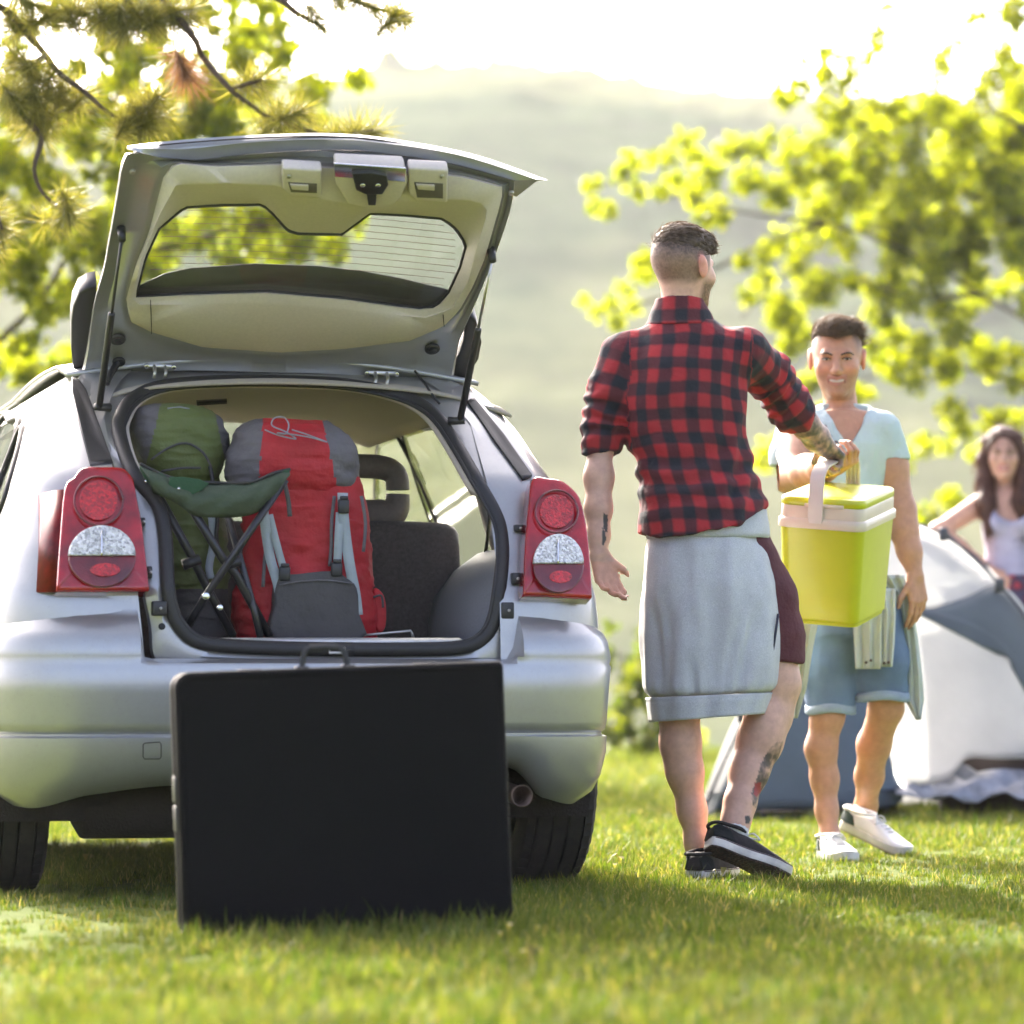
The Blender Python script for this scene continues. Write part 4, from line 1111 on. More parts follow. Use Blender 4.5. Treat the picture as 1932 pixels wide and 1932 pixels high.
# seat belt on the right pillar
mb = MB().tube([Vector((.62, .74, 1.19)), Vector((.645, .78, 1.02)), Vector((.635, .80, .90))], 0.016, 6, flat=(.15, 1)); mb.build('seat_belt', M_BLK, car)
MB().box((.62, .735, 1.12), (.03, .03, .07)).build('belt_guide', M_GTRIM, car, bevel=.008)
# rear seats
def m_seat():
    t = NT(D.materials.new('seat_cloth')); co = t.coord('Object')
    n = t.noise(co, 90, 5, .7); c = t.ramp(n, [(.3, (0.07, 0.063, 0.057, 1)), (.7, (0.125, 0.113, 0.10, 1))])
    return t.done(t.bsdf(c, .95, bump=n, bump_s=.3, bump_d=.003))
M_SEAT = m_seat(); M_SEAT2 = simple('seat_leather', (0.17, 0.145, 0.125, 1), 0.5, bump=0.15, scale=80)
for cx_, hw in ((-0.255, 0.27), (0.35, 0.27)):
    se = D.objects.new('rear_seat', None); COL.objects.link(se); se.parent = car
    rg = []
    for z, sc, yy in ((0.60, 0.95, 0.96), (0.62, 1.0, 0.95), (0.80, 1.0, 0.99), (0.95, 1.0, 1.015), (1.0, 0.97, 1.03), (1.02, 0.90, 1.05), (1.025, 0.7, 1.07)):
        rg.append([Vector((cx_ + hw * sc * (abs(math.cos(a)) ** .35) * (1 if math.cos(a) > 0 else -1), yy + .06 + 0.075 * sc * (abs(math.sin(a)) ** .5) * (1 if math.sin(a) > 0 else -1), z)) for a in [6.283 * j / 32 for j in range(32)]])
    MB().rings(rg).build('backrest', M_SEAT, se)
    rg = []
    for z, hh in ((0.94, 1.0), (0.947, 1.012), (0.99, 1.012), (1.01, 0.97)):
        rg.append([Vector((cx_ + hw * hh * (abs(math.cos(a)) ** .35) * (1 if math.cos(a) > 0 else -1), 1.078 + (z - .9) * .3 + 0.079 * hh * (abs(math.sin(a)) ** .5) * (1 if math.sin(a) > 0 else -1), z)) for a in [6.283 * j / 32 for j in range(32)]])
    MB().rings(rg).build('top_band', M_SEAT2, se)
    hr = []; 
    ctr = Vector((cx_ - 0.02 if cx_ > 0 else cx_, 1.12, 1.118))
    for k in range(41):
        a = 6.283 * k / 40; sx = abs(math.cos(a)) ** .55 * (1 if math.cos(a) > 0 else -1); sz = abs(math.sin(a)) ** .55 * (1 if math.sin(a) > 0 else -1)
        hr.append(ctr + Vector((0.122 * sx, 0, 0.068 * sz - (0.012 if sz < 0 else 0))))
    hb = MB().tube(hr, [0.032 + 0.014 * max(0, -math.sin(6.283 * k / 40)) for k in range(41)], 12, flat=(1, 1.1), caps=False).build('headrest', M_SEAT2, se)
    for dx in (-.06, .06): MB().tube([ctr + Vector((dx, 0, -.06)), ctr + Vector((dx, 0, -.14))], .007, 8).build('headrest_post', M_STEEL, hb)
for cx_ in (-0.34, 0.34):   # front seats, glimpsed beyond
    se = D.objects.new('front_seat', None); COL.objects.link(se); se.parent = car
    rg = []
    for z, sc, yy in ((0.45, 0.95, 1.95), (0.7, 1.0, 1.90), (0.95, .95, 1.86), (1.06, .8, 1.84)):
        rg.append([Vector((cx_ + .24 * sc * (abs(math.cos(a)) ** .4) * (1 if math.cos(a) > 0 else -1), yy + .06 * math.sin(a), z)) for a in [6.283 * j / 24 for j in range(24)]])
    MB().rings(rg).build('backrest', M_SEAT, se)
    rg = []
    for z, sc in ((1.07, .8), (1.10, 1), (1.22, 1), (1.25, .8)):
        rg.append([Vector((cx_ + .13 * sc * math.cos(a), 1.83 + .05 * sc * math.sin(a), z)) for a in [6.283 * j / 20 for j in range(20)]])
    MB().rings(rg).build('headrest', M_SEAT2, se)
    MB().box((cx_, 2.15, .42), (.46, .48, .14)).build('cushion', M_SEAT, se, bevel=.03)
MB().box((0, 2.75, .78), (1.3, .35, .30)).build('dashboard', M_BLK, car, bevel=.05)
MB().tube([CL(640, 1203, .3), CL(775, 1190, .3), CL(778, 1196, .3), CL(780, 1205, .3)], .004, 6).build('boot_net_rod', M_STEEL, car)
# ------------------------------------------------------------------ implicit-surface modeller (for bodies, clothes, soft bags)
class SDF:
    def __init__(s): s.p = []
    def cone(s, a, b, ra, rb=None, k=0.02, flat=None, sub=False):
        s.p.append(('cone', np.array(a, float), np.array(b, float), ra, ra if rb is None else rb, k, flat, sub)); return s
    def ell(s, c, r, M=None, k=0.02, sub=False):
        s.p.append(('ell', np.array(c, float), np.array(r, float), None if M is None else np.array(M, float), k, sub)); return s
    def prof(s, tab, k=0.02, p=2.2, zcap=0.0):
        """stack of superellipse sections: rows (z, cx, cy, a, b)"""
        s.p.append(('prof', np.array(sorted(tab), float), k, p, zcap)); return s
    def cut(s, fn): s.p.append(('cut', fn)); return s
    def chain(s, pts, rad, k=0.02, flat=None):
        for a, b, ra, rb in zip(pts, pts[1:], rad, rad[1:]): s.cone(a, b, ra, rb, k, flat)
        return s
    def bounds(s, m=0.03):
        lo = np.full(3, 1e9); hi = -lo
        for q in s.p:
            l = h = None
            if q[0] == 'cone' and not q[7]:
                r = max(q[3], q[4]); l = np.minimum(q[1], q[2]) - r; h = np.maximum(q[1], q[2]) + r
            elif q[0] == 'ell' and not q[5]:
                r = q[2].max() if q[3] is not None else q[2]; l = q[1] - r; h = q[1] + r
            elif q[0] == 'prof':
                t = q[1]; l = np.array([(t[:, 1] - t[:, 3]).min(), (t[:, 2] - t[:, 4]).min(), t[0, 0]]); h = np.array([(t[:, 1] + t[:, 3]).max(), (t[:, 2] + t[:, 4]).max(), t[-1, 0]])
            if l is not None: lo = np.minimum(lo, l); hi = np.maximum(hi, h)
        return lo - m, hi + m
    def mesh(s, h, lo=None, hi=None):
        bl, bh = s.bounds(3 * h + 0.005)
        lo = bl if lo is None else np.maximum(bl, np.array(lo, float)); hi = bh if hi is None else np.minimum(bh, np.array(hi, float))
        n = np.maximum(4, np.ceil((hi - lo) / h).astype(int) + 1)
        ax = [lo[i] + h * np.arange(n[i]) for i in range(3)]
        Fd = np.full(tuple(n), 0.12, np.float32)
        for q in s.p:
            if q[0] == 'cut':
                g = np.meshgrid(*ax, indexing='ij'); Fd = np.maximum(Fd, q[1](*g).astype(np.float32)); continue
            if q[0] == 'cone':
                r = max(q[3], q[4]); l_ = np.minimum(q[1], q[2]) - r; h_ = np.maximum(q[1], q[2]) + r; k = q[5]; sub = q[7]
            elif q[0] == 'ell':
                r = q[2].max(); l_ = q[1] - r; h_ = q[1] + r; k = q[4]; sub = q[5]
            else:
                t = q[1]; l_ = np.array([(t[:, 1] - t[:, 3]).min(), (t[:, 2] - t[:, 4]).min(), t[0, 0]]); h_ = np.array([(t[:, 1] + t[:, 3]).max(), (t[:, 2] + t[:, 4]).max(), t[-1, 0]]); k = q[2]; sub = False
            mrg = max(2.2 * k, 0.012) + 2 * h
            sl = []
            for i in range(3):
                a = int(np.clip(math.floor((l_[i] - mrg - lo[i]) / h), 0, n[i])); b = int(np.clip(math.ceil((h_[i] + mrg - lo[i]) / h) + 1, 0, n[i])); sl.append(slice(a, b))
            if any(x.stop <= x.start for x in sl): continue
            gx = ax[0][sl[0]][:, None, None]; gy = ax[1][sl[1]][None, :, None]; gz = ax[2][sl[2]][None, None, :]
            if q[0] == 'cone':
                a, b, ra, rb = q[1], q[2], q[3], q[4]
                px, py, pz = gx - a[0], gy - a[1], gz - a[2]; d = b - a
                if q[6] is not None:
                    nx_, f_ = np.array(q[6][0], float), q[6][1]; nx_ = nx_ / np.linalg.norm(nx_)
                    w = (px * nx_[0] + py * nx_[1] + pz * nx_[2]) * (1 / f_ - 1); px = px + nx_[0] * w; py = py + nx_[1] * w; pz = pz + nx_[2] * w
                    d = d + nx_ * (d @ nx_) * (1 / f_ - 1)
                L2 = max(1e-12, d @ d); tt = np.clip((px * d[0] + py * d[1] + pz * d[2]) / L2, 0, 1)
                dist = np.sqrt((px - tt * d[0]) ** 2 + (py - tt * d[1]) ** 2 + (pz - tt * d[2]) ** 2) - (ra + (rb - ra) * tt)
                if q[6] is not None: dist = dist * min(1.0, q[6][1])
            elif q[0] == 'ell':
                c, r, M = q[1], q[2], q[3]
                px, py, pz = gx - c[0], gy - c[1], gz - c[2]
                if M is not None:
                    px, py, pz = (px * M[0, i] + py * M[1, i] + pz * M[2, i] for i in range(3))
                k0 = np.sqrt((px / r[0]) ** 2 + (py / r[1]) ** 2 + (pz / r[2]) ** 2); k1 = np.sqrt((px / r[0] ** 2) ** 2 + (py / r[1] ** 2) ** 2 + (pz / r[2] ** 2) ** 2)
                dist = k0 * (k0 - 1) / np.maximum(k1, 1e-6)
            else:
                t = q[1]; zz = ax[2][sl[2]]
                I = lambda c_: np.interp(zz, t[:, 0], t[:, c_])[None, None, :]
                cx, cy_, a, b = I(1), I(2), I(3), I(4); e = q[3]
                kk = (np.abs((gx - cx) / a) ** e + np.abs((gy - cy_) / b) ** e) ** (1 / e)
                dist = (kk - 1) * np.minimum(a, b) * 0.95
                dist = np.maximum(dist, np.maximum(t[0, 0] - zz, zz - t[-1, 0])[None, None, :] - q[4])
            old = Fd[tuple(sl)]
            if sub:
                hh = np.clip(0.5 - 0.5 * (old + dist) / k, 0, 1); Fd[tuple(sl)] = old * (1 - hh) + (-dist) * hh + k * hh * (1 - hh)
            else:
                hh = np.clip(0.5 + 0.5 * (old - dist) / k, 0, 1); Fd[tuple(sl)] = old * (1 - hh) + dist * hh - k * hh * (1 - hh)
        return surface_nets(Fd, lo, h)
def surface_nets(F, lo, h):
    S = F < 0
    n = F.shape
    c = [S[dx:n[0] - 1 + dx, dy:n[1] - 1 + dy, dz:n[2] - 1 + dz] for dx in (0, 1) for dy in (0, 1) for dz in (0, 1)]
    cnt = sum(x.astype(np.int8) for x in c)
    act = (cnt > 0) & (cnt < 8)
    I = np.argwhere(act)
    if len(I) == 0: return np.zeros((0, 3)), np.zeros((0, 4), int)
    idx = np.full(act.shape, -1, np.int64); idx[act] = np.arange(len(I))
    cor = np.array([(dx, dy, dz) for dx in (0, 1) for dy in (0, 1) for dz in (0, 1)])
    val = np.stack([F[I[:, 0] + a, I[:, 1] + b, I[:, 2] + d] for a, b, d in cor], 1)
    acc = np.zeros((len(I), 3)); num = np.zeros(len(I))
    for i in range(8):
        for j in range(i + 1, 8):
            if np.abs(cor[i] - cor[j]).sum() != 1: continue
            a, b = val[:, i], val[:, j]; m = (a < 0) != (b < 0)
            t = np.where(m, a / np.where(m, a - b, 1), 0)
            acc += m[:, None] * (cor[i] + t[:, None] * (cor[j] - cor[i])); num += m
    V = lo + h * (I + acc / num[:, None])
    Q = []
    for axn in range(3):
        s0 = [slice(None)] * 3; s1 = [slice(None)] * 3; s0[axn] = slice(0, -1); s1[axn] = slice(1, None)
        a, b = S[tuple(s0)], S[tuple(s1)]
        e = np.argwhere(a != b); o1, o2 = [(1, 2), (2, 0), (0, 1)][axn]
        e = e[(e[:, o1] > 0) & (e[:, o2] > 0) & (e[:, o1] < n[o1] - 1) & (e[:, o2] < n[o2] - 1)]
        if len(e) == 0: continue
        def at_(d1, d2):
            k = e.copy(); k[:, o1] -= d1; k[:, o2] -= d2; return idx[k[:, 0], k[:, 1], k[:, 2]]
        q = np.stack([at_(1, 1), at_(0, 1), at_(0, 0), at_(1, 0)], 1)
        flip = ~a[e[:, 0], e[:, 1], e[:, 2]]
        q[flip] = q[flip][:, ::-1]; Q.append(q)
    Q = np.concatenate(Q); Q = Q[(Q >= 0).all(1)]
    used = np.unique(Q); re_ = np.full(len(V), -1, np.int64); re_[used] = np.arange(len(used))
    return V[used], re_[Q]
def relax(V, Q, it=2, lam=0.5):
    for _ in range(it):
        A = np.zeros_like(V); N = np.zeros(len(V))
        for i in range(4):
            for j in ((i + 1) % 4, (i + 3) % 4):
                np.add.at(A, Q[:, i], V[Q[:, j]]); np.add.at(N, Q[:, i], 1)
        V = np.where(N[:, None] > 0, V + lam * (A / np.maximum(N, 1)[:, None] - V), V)
    return V
def normals(V, Q):
    fn = np.cross(V[Q[:, 2]] - V[Q[:, 0]], V[Q[:, 3]] - V[Q[:, 1]]); N = np.zeros_like(V)
    for i in range(4): np.add.at(N, Q[:, i], fn)
    return N / np.maximum(np.linalg.norm(N, axis=1), 1e-9)[:, None]
def join_vq(parts):
    Vs, Qs, k = [], [], 0
    for V, Q in parts:
        Vs.append(V); Qs.append(Q + k); k += len(V)
    return np.concatenate(Vs), np.concatenate(Qs)
# ------------------------------------------------------------------ folded table standing on the grass
def m_blowmould():
    t = NT(D.materials.new('black_moulded_plastic')); co = t.coord('Object')
    v = t.n('ShaderNodeTexVoronoi'); v.inputs['Scale'].default_value = 330; t.l(co, v.inputs['Vector'])
    n = t.noise(co, 6, 5); c = t.ramp(n, [(0.3, (0.0015, 0.0015, 0.0014, 1)), (0.7, (0.0025, 0.0025, 0.0024, 1))])
    return t.done(t.bsdf(c, 0.5, bump=v.outputs['Distance'], bump_s=0.25, bump_d=0.002, Specular_IOR_Level=0.10))
M_MOULD = m_blowmould()
tl_, tr_ = G(346, 1766), P(958, 1752, 8.34); tr_.z = 0
tab = thing('folding_table', 'black folded plastic table standing on edge in the grass behind the car', 'table', (tl_ + tr_) / 2)
tab.rotation_euler = (R(-1.0), R(-2.1), math.atan2(tr_.y - tl_.y, tr_.x - tl_.x))
TW, THh = (tr_ - tl_).length + 0.012, 0.590
def rrect(w, h, rad, y, z0=0.0, n=7):
    """rounded rectangle in xz; rad = (tl, tr, br, bl)"""
    out = []
    for cx, cz, r, a0 in ((-w / 2, z0 + h, rad[0], 90), (w / 2, z0 + h, rad[1], 0), (w / 2, z0, rad[2], -90), (-w / 2, z0, rad[3], -180)):
        sx = 1 if cx > 0 else -1; sz = 1 if cz > z0 else -1
        for k in range(n):
            a = R(a0 + 90 - 90 * k / (n - 1)); out.append(Vector((cx - sx * r + r * math.cos(a), y, cz - sz * r + r * math.sin(a))))
    return out
def half_shell(y0, y1, name):
    s = 1 if y1 > y0 else -1; mb = MB(); rg = []
    for ins, y in ((0.010, y1 - s * 0.004), (0.0, y1 - s * 0.010), (0.0, y0 + s * 0.010), (0.004, y0 + s * 0.003), (0.012, y0 + s * 0.0), (0.017, y0 + s * 0.0025), (0.022, y0 + s * 0.0025)):
        rg.append(rrect(TW - 2 * ins, THh - 2 * ins, [max(0.004, r - ins) for r in (0.036, 0.014, 0.034, 0.036)], y, ins))
    mb.rings(rg); return mb.build(name, M_MOULD, tab, angle=50)
f_ = half_shell(-0.036, -0.0015, 'tabletop_half'); b_ = half_shell(0.036, 0.0015, 'tabletop_half')
hd = D.objects.new('carry_handle', None); COL.objects.link(hd); hd.parent = tab
hx0 = (590 - 652) / 845; hz0 = THh
hp = [Vector((hx0 - .012, -.012, hz0 - .004)), Vector((hx0 - .006, -.012, hz0 + .026)), Vector((hx0 + .004, -.012, hz0 + .040)), Vector((hx0 + .042, -.012, hz0 + .045)), Vector((hx0 + .078, -.012, hz0 + .040)), Vector((hx0 + .088, -.012, hz0 + .026)), Vector((hx0 + .094, -.012, hz0 - .004))]
MB().tube(smooth_poly(hp, 5, False), 0.0026, 8, flat=(.6, 2.6)).build('strap', M_RUB, hd)
MB().tube([hp[2] + Vector((.006, 0, .002)), hp[3], hp[4] + Vector((-.006, 0, .002))], 0.0042, 10, flat=(1, 1.9)).build('grip', M_RUB, hd)
for dx in (-.012, .094): MB().box((hx0 + dx, -.012, hz0 + .001), (.03, .022, .006)).build('mount', M_BLK, hd, bevel=.002)
for z in (.335, .27): MB().box((-TW / 2 - .002, -.004, z), (.006, .03, .055)).build('latch_clip', M_BLK, tab, bevel=.002)
for x in (-.2, .2): MB().box((x, 0, THh - .001), (.05, .02, .006)).build('hinge_cover', M_BLK, tab, bevel=.002)

# ------------------------------------------------------------------ luggage in the boot
def m_fabric(name, col, weave=700, rough=0.85, var=0.12, sheen=0.0):
    if name in MATS: return MATS[name]
    t = NT(D.materials.new(name)); co = t.coord('Object')
    n1 = t.noise(co, 9, 5, .6); n2 = t.noise(co, weave, 2)
    c = t.ramp(n1, [(.25, tuple(v * (1 - var * 2) for v in col[:3]) + (1,)), (.75, tuple(min(1, v * (1 + var)) for v in col[:3]) + (1,))])
    h = t.math('ADD', t.math('MULTIPLY', t.noise(co, 26, 5, .6), 3.0), t.math('MULTIPLY', n2, .35))
    b = t.bsdf(c, rough, bump=h, bump_s=.5, bump_d=.006, Sheen_Weight=sheen)
    MATS[name] = t.done(b); return MATS[name]
M_PRED = m_fabric('red_nylon', (0.46, 0.010, 0.018, 1), rough=.6)
M_PGREY = m_fabric('grey_nylon', (0.125, 0.115, 0.12, 1), rough=.6)
M_PDGREY = m_fabric('dark_grey_nylon', (0.065, 0.06, 0.06, 1), rough=.7)
M_PGREEN = m_fabric('moss_green_nylon', (0.115, 0.145, 0.035, 1), rough=.6)
M_STRAP = m_fabric('pale_webbing', (0.36, 0.40, 0.42, 1), 900, .8, .05)
M_DGREEN = m_fabric('dark_green_canvas', (0.020, 0.075, 0.030, 1), rough=.8)
M_SAGE = m_fabric('sage_canvas', (0.062, 0.085, 0.050, 1), rough=.85)
z3 = lambda x, y: (226.4 + .3906 * x, 717 + .3906 * y)
def bag(rows, yl, half, fn_mat, parent, name, mats, seed, amp=.015, n=128, ex=2.6, zf=None):
    """soft bag from silhouette rows (zoomed y, x left, x right)"""
    rg = []; rows = sorted(rows); ny_ = 150
    ys_ = [r[0] for r in rows]; 
    for k in range(ny_):
        yy = ys_[0] + (ys_[-1] - ys_[0]) * k / (ny_ - 1)
        xl = float(np.interp(yy, ys_, [r[1] for r in rows])); xr = float(np.interp(yy, ys_, [r[2] for r in rows])); hb = float(np.interp(yy, ys_, [r[3] for r in rows])) * half
        a = CL(*z3(xl, yy), yl); b = CL(*z3(xr, yy), yl); c = (a + b) / 2; w = (b - a).length / 2
        rg.append([c + Vector((w * abs(math.cos(t)) ** (2 / ex) * (1 if math.cos(t) > 0 else -1), hb * abs(math.sin(t)) ** (2 / ex) * (1 if math.sin(t) > 0 else -1), 0)) for t in [2 * math.pi * j / n for j in range(n)]])
    mb = MB().rings(rg); V = np.array([tuple(v) for v in mb.v])
    c = V.mean(0); d = V - c; d /= np.linalg.norm(d, axis=1)[:, None]
    V = V + d * (fbm(V * 9, 4, seed) * amp + np.abs(fbm(V * np.array([7, 7, 20]), 3, seed + 5))[:, None].ravel() * -amp * 1.3)[:, None]
    mb.v = [Vector(v) for v in V]
    o = mb.build(name, mats, parent)
    if len(mats) > 1:
        for p in o.data.polygons: p.material_index = fn_mat(p.center)
    return o
def to_px(p):
    w = CO + EX * p.x + EY * p.y + Vector((0, 0, p.z)); d = w - Vector((0, 0, CAM_H))
    f = Vector((0, math.cos(PITCH), math.sin(PITCH))); u = Vector((0, -math.sin(PITCH), math.cos(PITCH))); zz = d.dot(f)
    return ((966 + FPX * d.x / zz - 226.4) / .3906, (966 - FPX * d.dot(u) / zz - 717) / .3906)
def placed(name, label, cat, base, group=None):
    """thing standing in the boot: origin at its base, same heading as the car"""
    w = CO + EX * base.x + EY * base.y + Vector((0, 0, base.z))
    o = thing(name, label, cat, w, TH, group); return o, base
def shift(o, base):
    me = o.data; me.transform(Matrix.Translation(-base)); return o
FLOORZ = 0.616
# red pack
YRD = 0.40
base = CL(*z3(900, 1250), YRD); base.z = FLOORZ
red, base = placed('backpack', 'tall red and grey hiking backpack standing in the car boot', 'backpack', base, 'hiking packs in the boot')
o = bag([(470, 560, 1160, .95), (560, 565, 1170, 1), (650, 572, 1195, 1), (800, 580, 1205, 1), (950, 570, 1210, 1.05), (1050, 545, 1225, 1.05), (1150, 545, 1236, 1.05), (1270, 560, 1236, 1.0)], YRD, .125,
    lambda c: 0, red, 'main_bag', [M_PRED], 3); shift(o, base)
o = bag([(188, 660, 1000, .4), (215, 590, 1040, .75), (260, 545, 1110, 1.0), (320, 525, 1138, 1.1), (400, 508, 1150, 1.12), (470, 510, 1155, 1.08), (520, 540, 1150, 1.0), (555, 640, 1060, .9)], YRD, .135,
    lambda c: 1 if (lambda q: q[0] < 690 - .06 * (q[1] - 200) or q[0] > 985 + .22 * (q[1] - 230))(to_px(c)) else 0, red, 'top_lid', [M_PRED, M_PGREY], 8, .012); shift(o, base)
fy = YRD - .125
def strip(pts, w, mat, parent, name, base, t=.0035, n=4):
    p = smooth_poly(pts, n, False); mb = MB(); rg = []
    for i, q in enumerate(p):
        tg_ = (p[min(i + 1, len(p) - 1)] - p[max(i - 1, 0)]).normalized(); sd = tg_.cross(Vector((0, -1, 0))).normalized() * w / 2
        nn = Vector((0, -1, 0)) * t
        rg.append([q - sd, q + sd, q + sd + nn, q - sd + nn])
    o = mb.rings(rg).build(name, mat, parent); 
    if base is not None: shift(o, base)
    return o
pk = [CL(*z3(x, y), fy - .012) for x, y in ((740, 1262), (738, 1100), (742, 1010), (770, 950), (850, 940), (1020, 925), (1090, 960), (1140, 1010), (1150, 1130), (1160, 1262))]
shift(pillow(smooth_poly(pk, 3), (0, -1, .1), .022, back=.03).build('front_pocket', M_PDGREY, red), base)
strip([CL(*z3(x, y), fy - .036) for x, y in ((770, 990), (880, 972), (1000, 968), (1130, 985))], .004, M_PGREY, red, 'pocket_seam', base)
pk = [CL(*z3(x, y), YRD - .03) for x, y in ((1215, 1015), (1255, 1030), (1275, 1090), (1272, 1200), (1240, 1225), (1215, 1150))]
shift(pillow(smooth_poly(pk, 3), (0, -1, .1), .03, back=.05).build('side_pocket', M_PRED, red), base)
strip([CL(*z3(x, y), YRD - .072) for x, y in ((1222, 1050), (1262, 1042), (1270, 1100))], .006, M_PDGREY, red, 'pocket_zip', base)
for pts, w in (((((690, 590), (700, 700), (725, 860), (760, 980), (775, 1080))), .026), (((720, 650), (750, 770), (780, 880), (795, 920)), .020), (((1075, 545), (1078, 640), (1090, 760), (1110, 900), (1135, 1030), (1148, 1135)), .028), (((1062, 640), (1055, 760), (1050, 870), (1046, 905)), .022)):
    strip([CL(*z3(x, y), fy - .020 - .006 * (i % 2)) for i, (x, y) in enumerate(pts)], w, M_STRAP, red, 'strap', base)
for x, y in ((795, 935), (1046, 915), (1080, 610)):
    a = CL(*z3(x, y), fy - .034); o = MB().box(a, (.030, .012, .038)).build('buckle', M_BLK, red, bevel=.004); shift(o, base)
    o2 = MB().box(a + Vector((0, -.007, .022)), (.022, .008, .010)).build('buckle_prong', M_BLK, o, bevel=.002); shift(o2, base)
for pts in (((1035, 560), (1022, 680), (1020, 800), (1012, 900)), ((690, 1000), (700, 850), (720, 740)), ((1165, 560), (1185, 690), (1175, 830))):
    strip([CL(*z3(x, y), fy - .014) for x, y in pts], .009, M_PGREY, red, 'piping', base)
M_CORD = m_fabric('grey_cord', (0.30, 0.30, 0.33, 1), 1500)
cp = [CL(*z3(x, y), fy - .02 + d) for x, y, d in ((700, 240, .0), (760, 265, -.02), (850, 285, -.03), (800, 250, -.02), (735, 220, 0), (745, 185, .02), (790, 180, .02), (815, 215, 0), (800, 260, -.02), (760, 255, -.03), (850, 265, -.03), (930, 280, -.03), (1000, 300, -.01), (900, 262, -.02), (830, 240, -.01))]
o = MB().tube(smooth_poly(cp, 6, False), .0021, 6).build('draw_cord', M_CORD, red); shift(o, base)
# green pack
YGR = 0.52
base = CL(*z3(320, 1250), YGR); base.z = FLOORZ
grn, base = placed('backpack', 'moss green and grey hiking backpack leaning in the boot corner', 'backpack', base, 'hiking packs in the boot')
o = bag([(430, 100, 470, .9), (560, 150, 490, 1), (700, 180, 510, 1), (900, 200, 525, 1), (1050, 210, 530, 1), (1180, 220, 530, 1), (1290, 230, 530, .95)], YGR, .10, lambda c: 1 if to_px(c)[1] > 1010 else 0, grn, 'main_bag', [M_PGREEN, M_PDGREY], 21); shift(o, base)
o = bag([(122, 130, 400, .4), (140, 75, 450, .8), (190, 45, 500, 1), (260, 30, 525, 1.1), (330, 45, 530, 1.1), (400, 80, 500, 1.05), (470, 160, 470, .95), (500, 200, 440, .85)], YGR, .12,
    lambda c: 1 if (lambda q: q[0] < 195 - .25 * (q[1] - 130) or q[0] > 455 + .2 * (q[1] - 130))(to_px(c)) else 0, grn, 'top_lid', [M_PGREEN, M_PGREY], 33, .012); shift(o, base)
for pts in (((150, 385), (230, 330), (320, 305), (400, 350), (440, 420)), ((200, 440), (300, 425), (390, 425))):
    strip([CL(*z3(x, y), YGR - .135) for x, y in pts], .006, M_PDGREY, grn, 'pocket_flap_edge', base)
o = MB().tube([CL(*z3(x, y), YGR - .10) for x, y in ((230, 138), (290, 131), (335, 140))], .003, 6).build('draw_cord', M_CORD, grn); shift(o, base)
o = MB().tube(smooth_poly([CL(*z3(x, y), YGR - .13) for x, y in ((435, 415), (445, 470), (455, 560), (470, 660), (465, 760), (480, 830))], 4, False), .006, 6).build('side_cord', M_BLK, grn); shift(o, base)
strip([CL(*z3(x, y), YGR - .125) for x, y in ((440, 640), (450, 780), (430, 900), (440, 960))], .02, M_STRAP, grn, 'strap', base)
# folding camp stool wedged in front of the packs
base = CL(*z3(420, 1255), .22); base.z = FLOORZ
stl, base = placed('camp_stool', 'folded dark green three legged camp stool propped against the packs', 'stool', base)
M_POLE = simple('black_enamel_tube', (0.016, 0.016, 0.018, 1), 0.28, bump=.03)
def pole(pts, ds, r=.0095, name='leg'):
    o = MB().tube([CL(*z3(x, y), d) for (x, y), d in zip(pts, ds)], r, 10).build(name, M_POLE, stl); shift(o, base); return o
def footz(p): return p
pole([(165, 520), (345, 850), (440, 1040), (545, 1235)], [.20, .24, .25, .26], .0115)
pole([(290, 530), (500, 870), (560, 940), (720, 1235)], [.16, .18, .19, .22], .0115)
pole([(800, 480), (560, 830), (420, 1035), (325, 1190)], [.14, .15, .17, .20], .0105)
pole([(520, 650), (590, 900), (640, 1080), (680, 1250)], [.24, .22, .20, .18], .0095)
for x, y, d in ((345, 880, .235), (540, 885, .18)):
    a = CL(*z3(x, y), d); o = MB().tube([a + Vector((-.022, 0, -.008)), a + Vector((.022, 0, .008))], .016, 12, flat=(1, .9)).build('collar', M_BLK, stl); shift(o, base)
a = CL(*z3(410, 1045), .165); o = MB().disc(a, (0, -1, 0), .010, .02, 12).build('pivot_bolt', M_CHROME, stl, bevel=.002); shift(o, base)
a = CL(*z3(480, 1100), .19); o = MB().disc(a, (0, -1, 0), .008, .015, 12).build('pivot_bolt', M_CHROME, stl, bevel=.002); shift(o, base)
# sagging seat sling between corners
top = [(95, 405), (240, 470), (380, 492), (520, 498), (640, 492), (740, 450), (820, 432)]
bot = [(160, 545), (280, 600), (345, 650), (450, 665), (620, 655), (720, 600), (790, 500)]
tp = smooth_poly([CL(*z3(x, y), .16 + .02 * math.sin(i)) for i, (x, y) in enumerate(top)], 6, False); bp_ = smooth_poly([CL(*z3(x, y), .15) for x, y in bot], 6, False)
rg = []
for k in range(9):
    f = k / 8; rg.append([a.lerp(b, f) + Vector((0, -.03 * math.sin(math.pi * f) + .004 * math.sin(i * .9 + k), 0)) for i, (a, b) in enumerate(zip(tp, bp_))])
o = MB().rings(rg, closed=False).build('seat_sling', M_SAGE, stl, solid=.003); shift(o, base)
for cr in ([(240, 470), (430, 500), (285, 575)], [(820, 432), (625, 500), (740, 545)], [(95, 405), (225, 470), (220, 540), (140, 500)]):
    poly = smooth_poly([CL(*z3(x, y), .145 if cr[0][0] != 95 else .17) for x, y in cr], 3)
    shift(pillow(poly, (0, -1, .2), .006, back=.006).build('corner_pocket', M_DGREEN, stl), base)
o = MB().tube([p + Vector((0, -.004, 0)) for p in tp], .0045, 6).build('edge_binding', M_BLK, stl); shift(o, base)
strip([CL(*z3(x, y), .135) for x, y in ((795, 500), (812, 580), (820, 660))], .012, M_PDGREY, stl, 'hanging_strap', base)
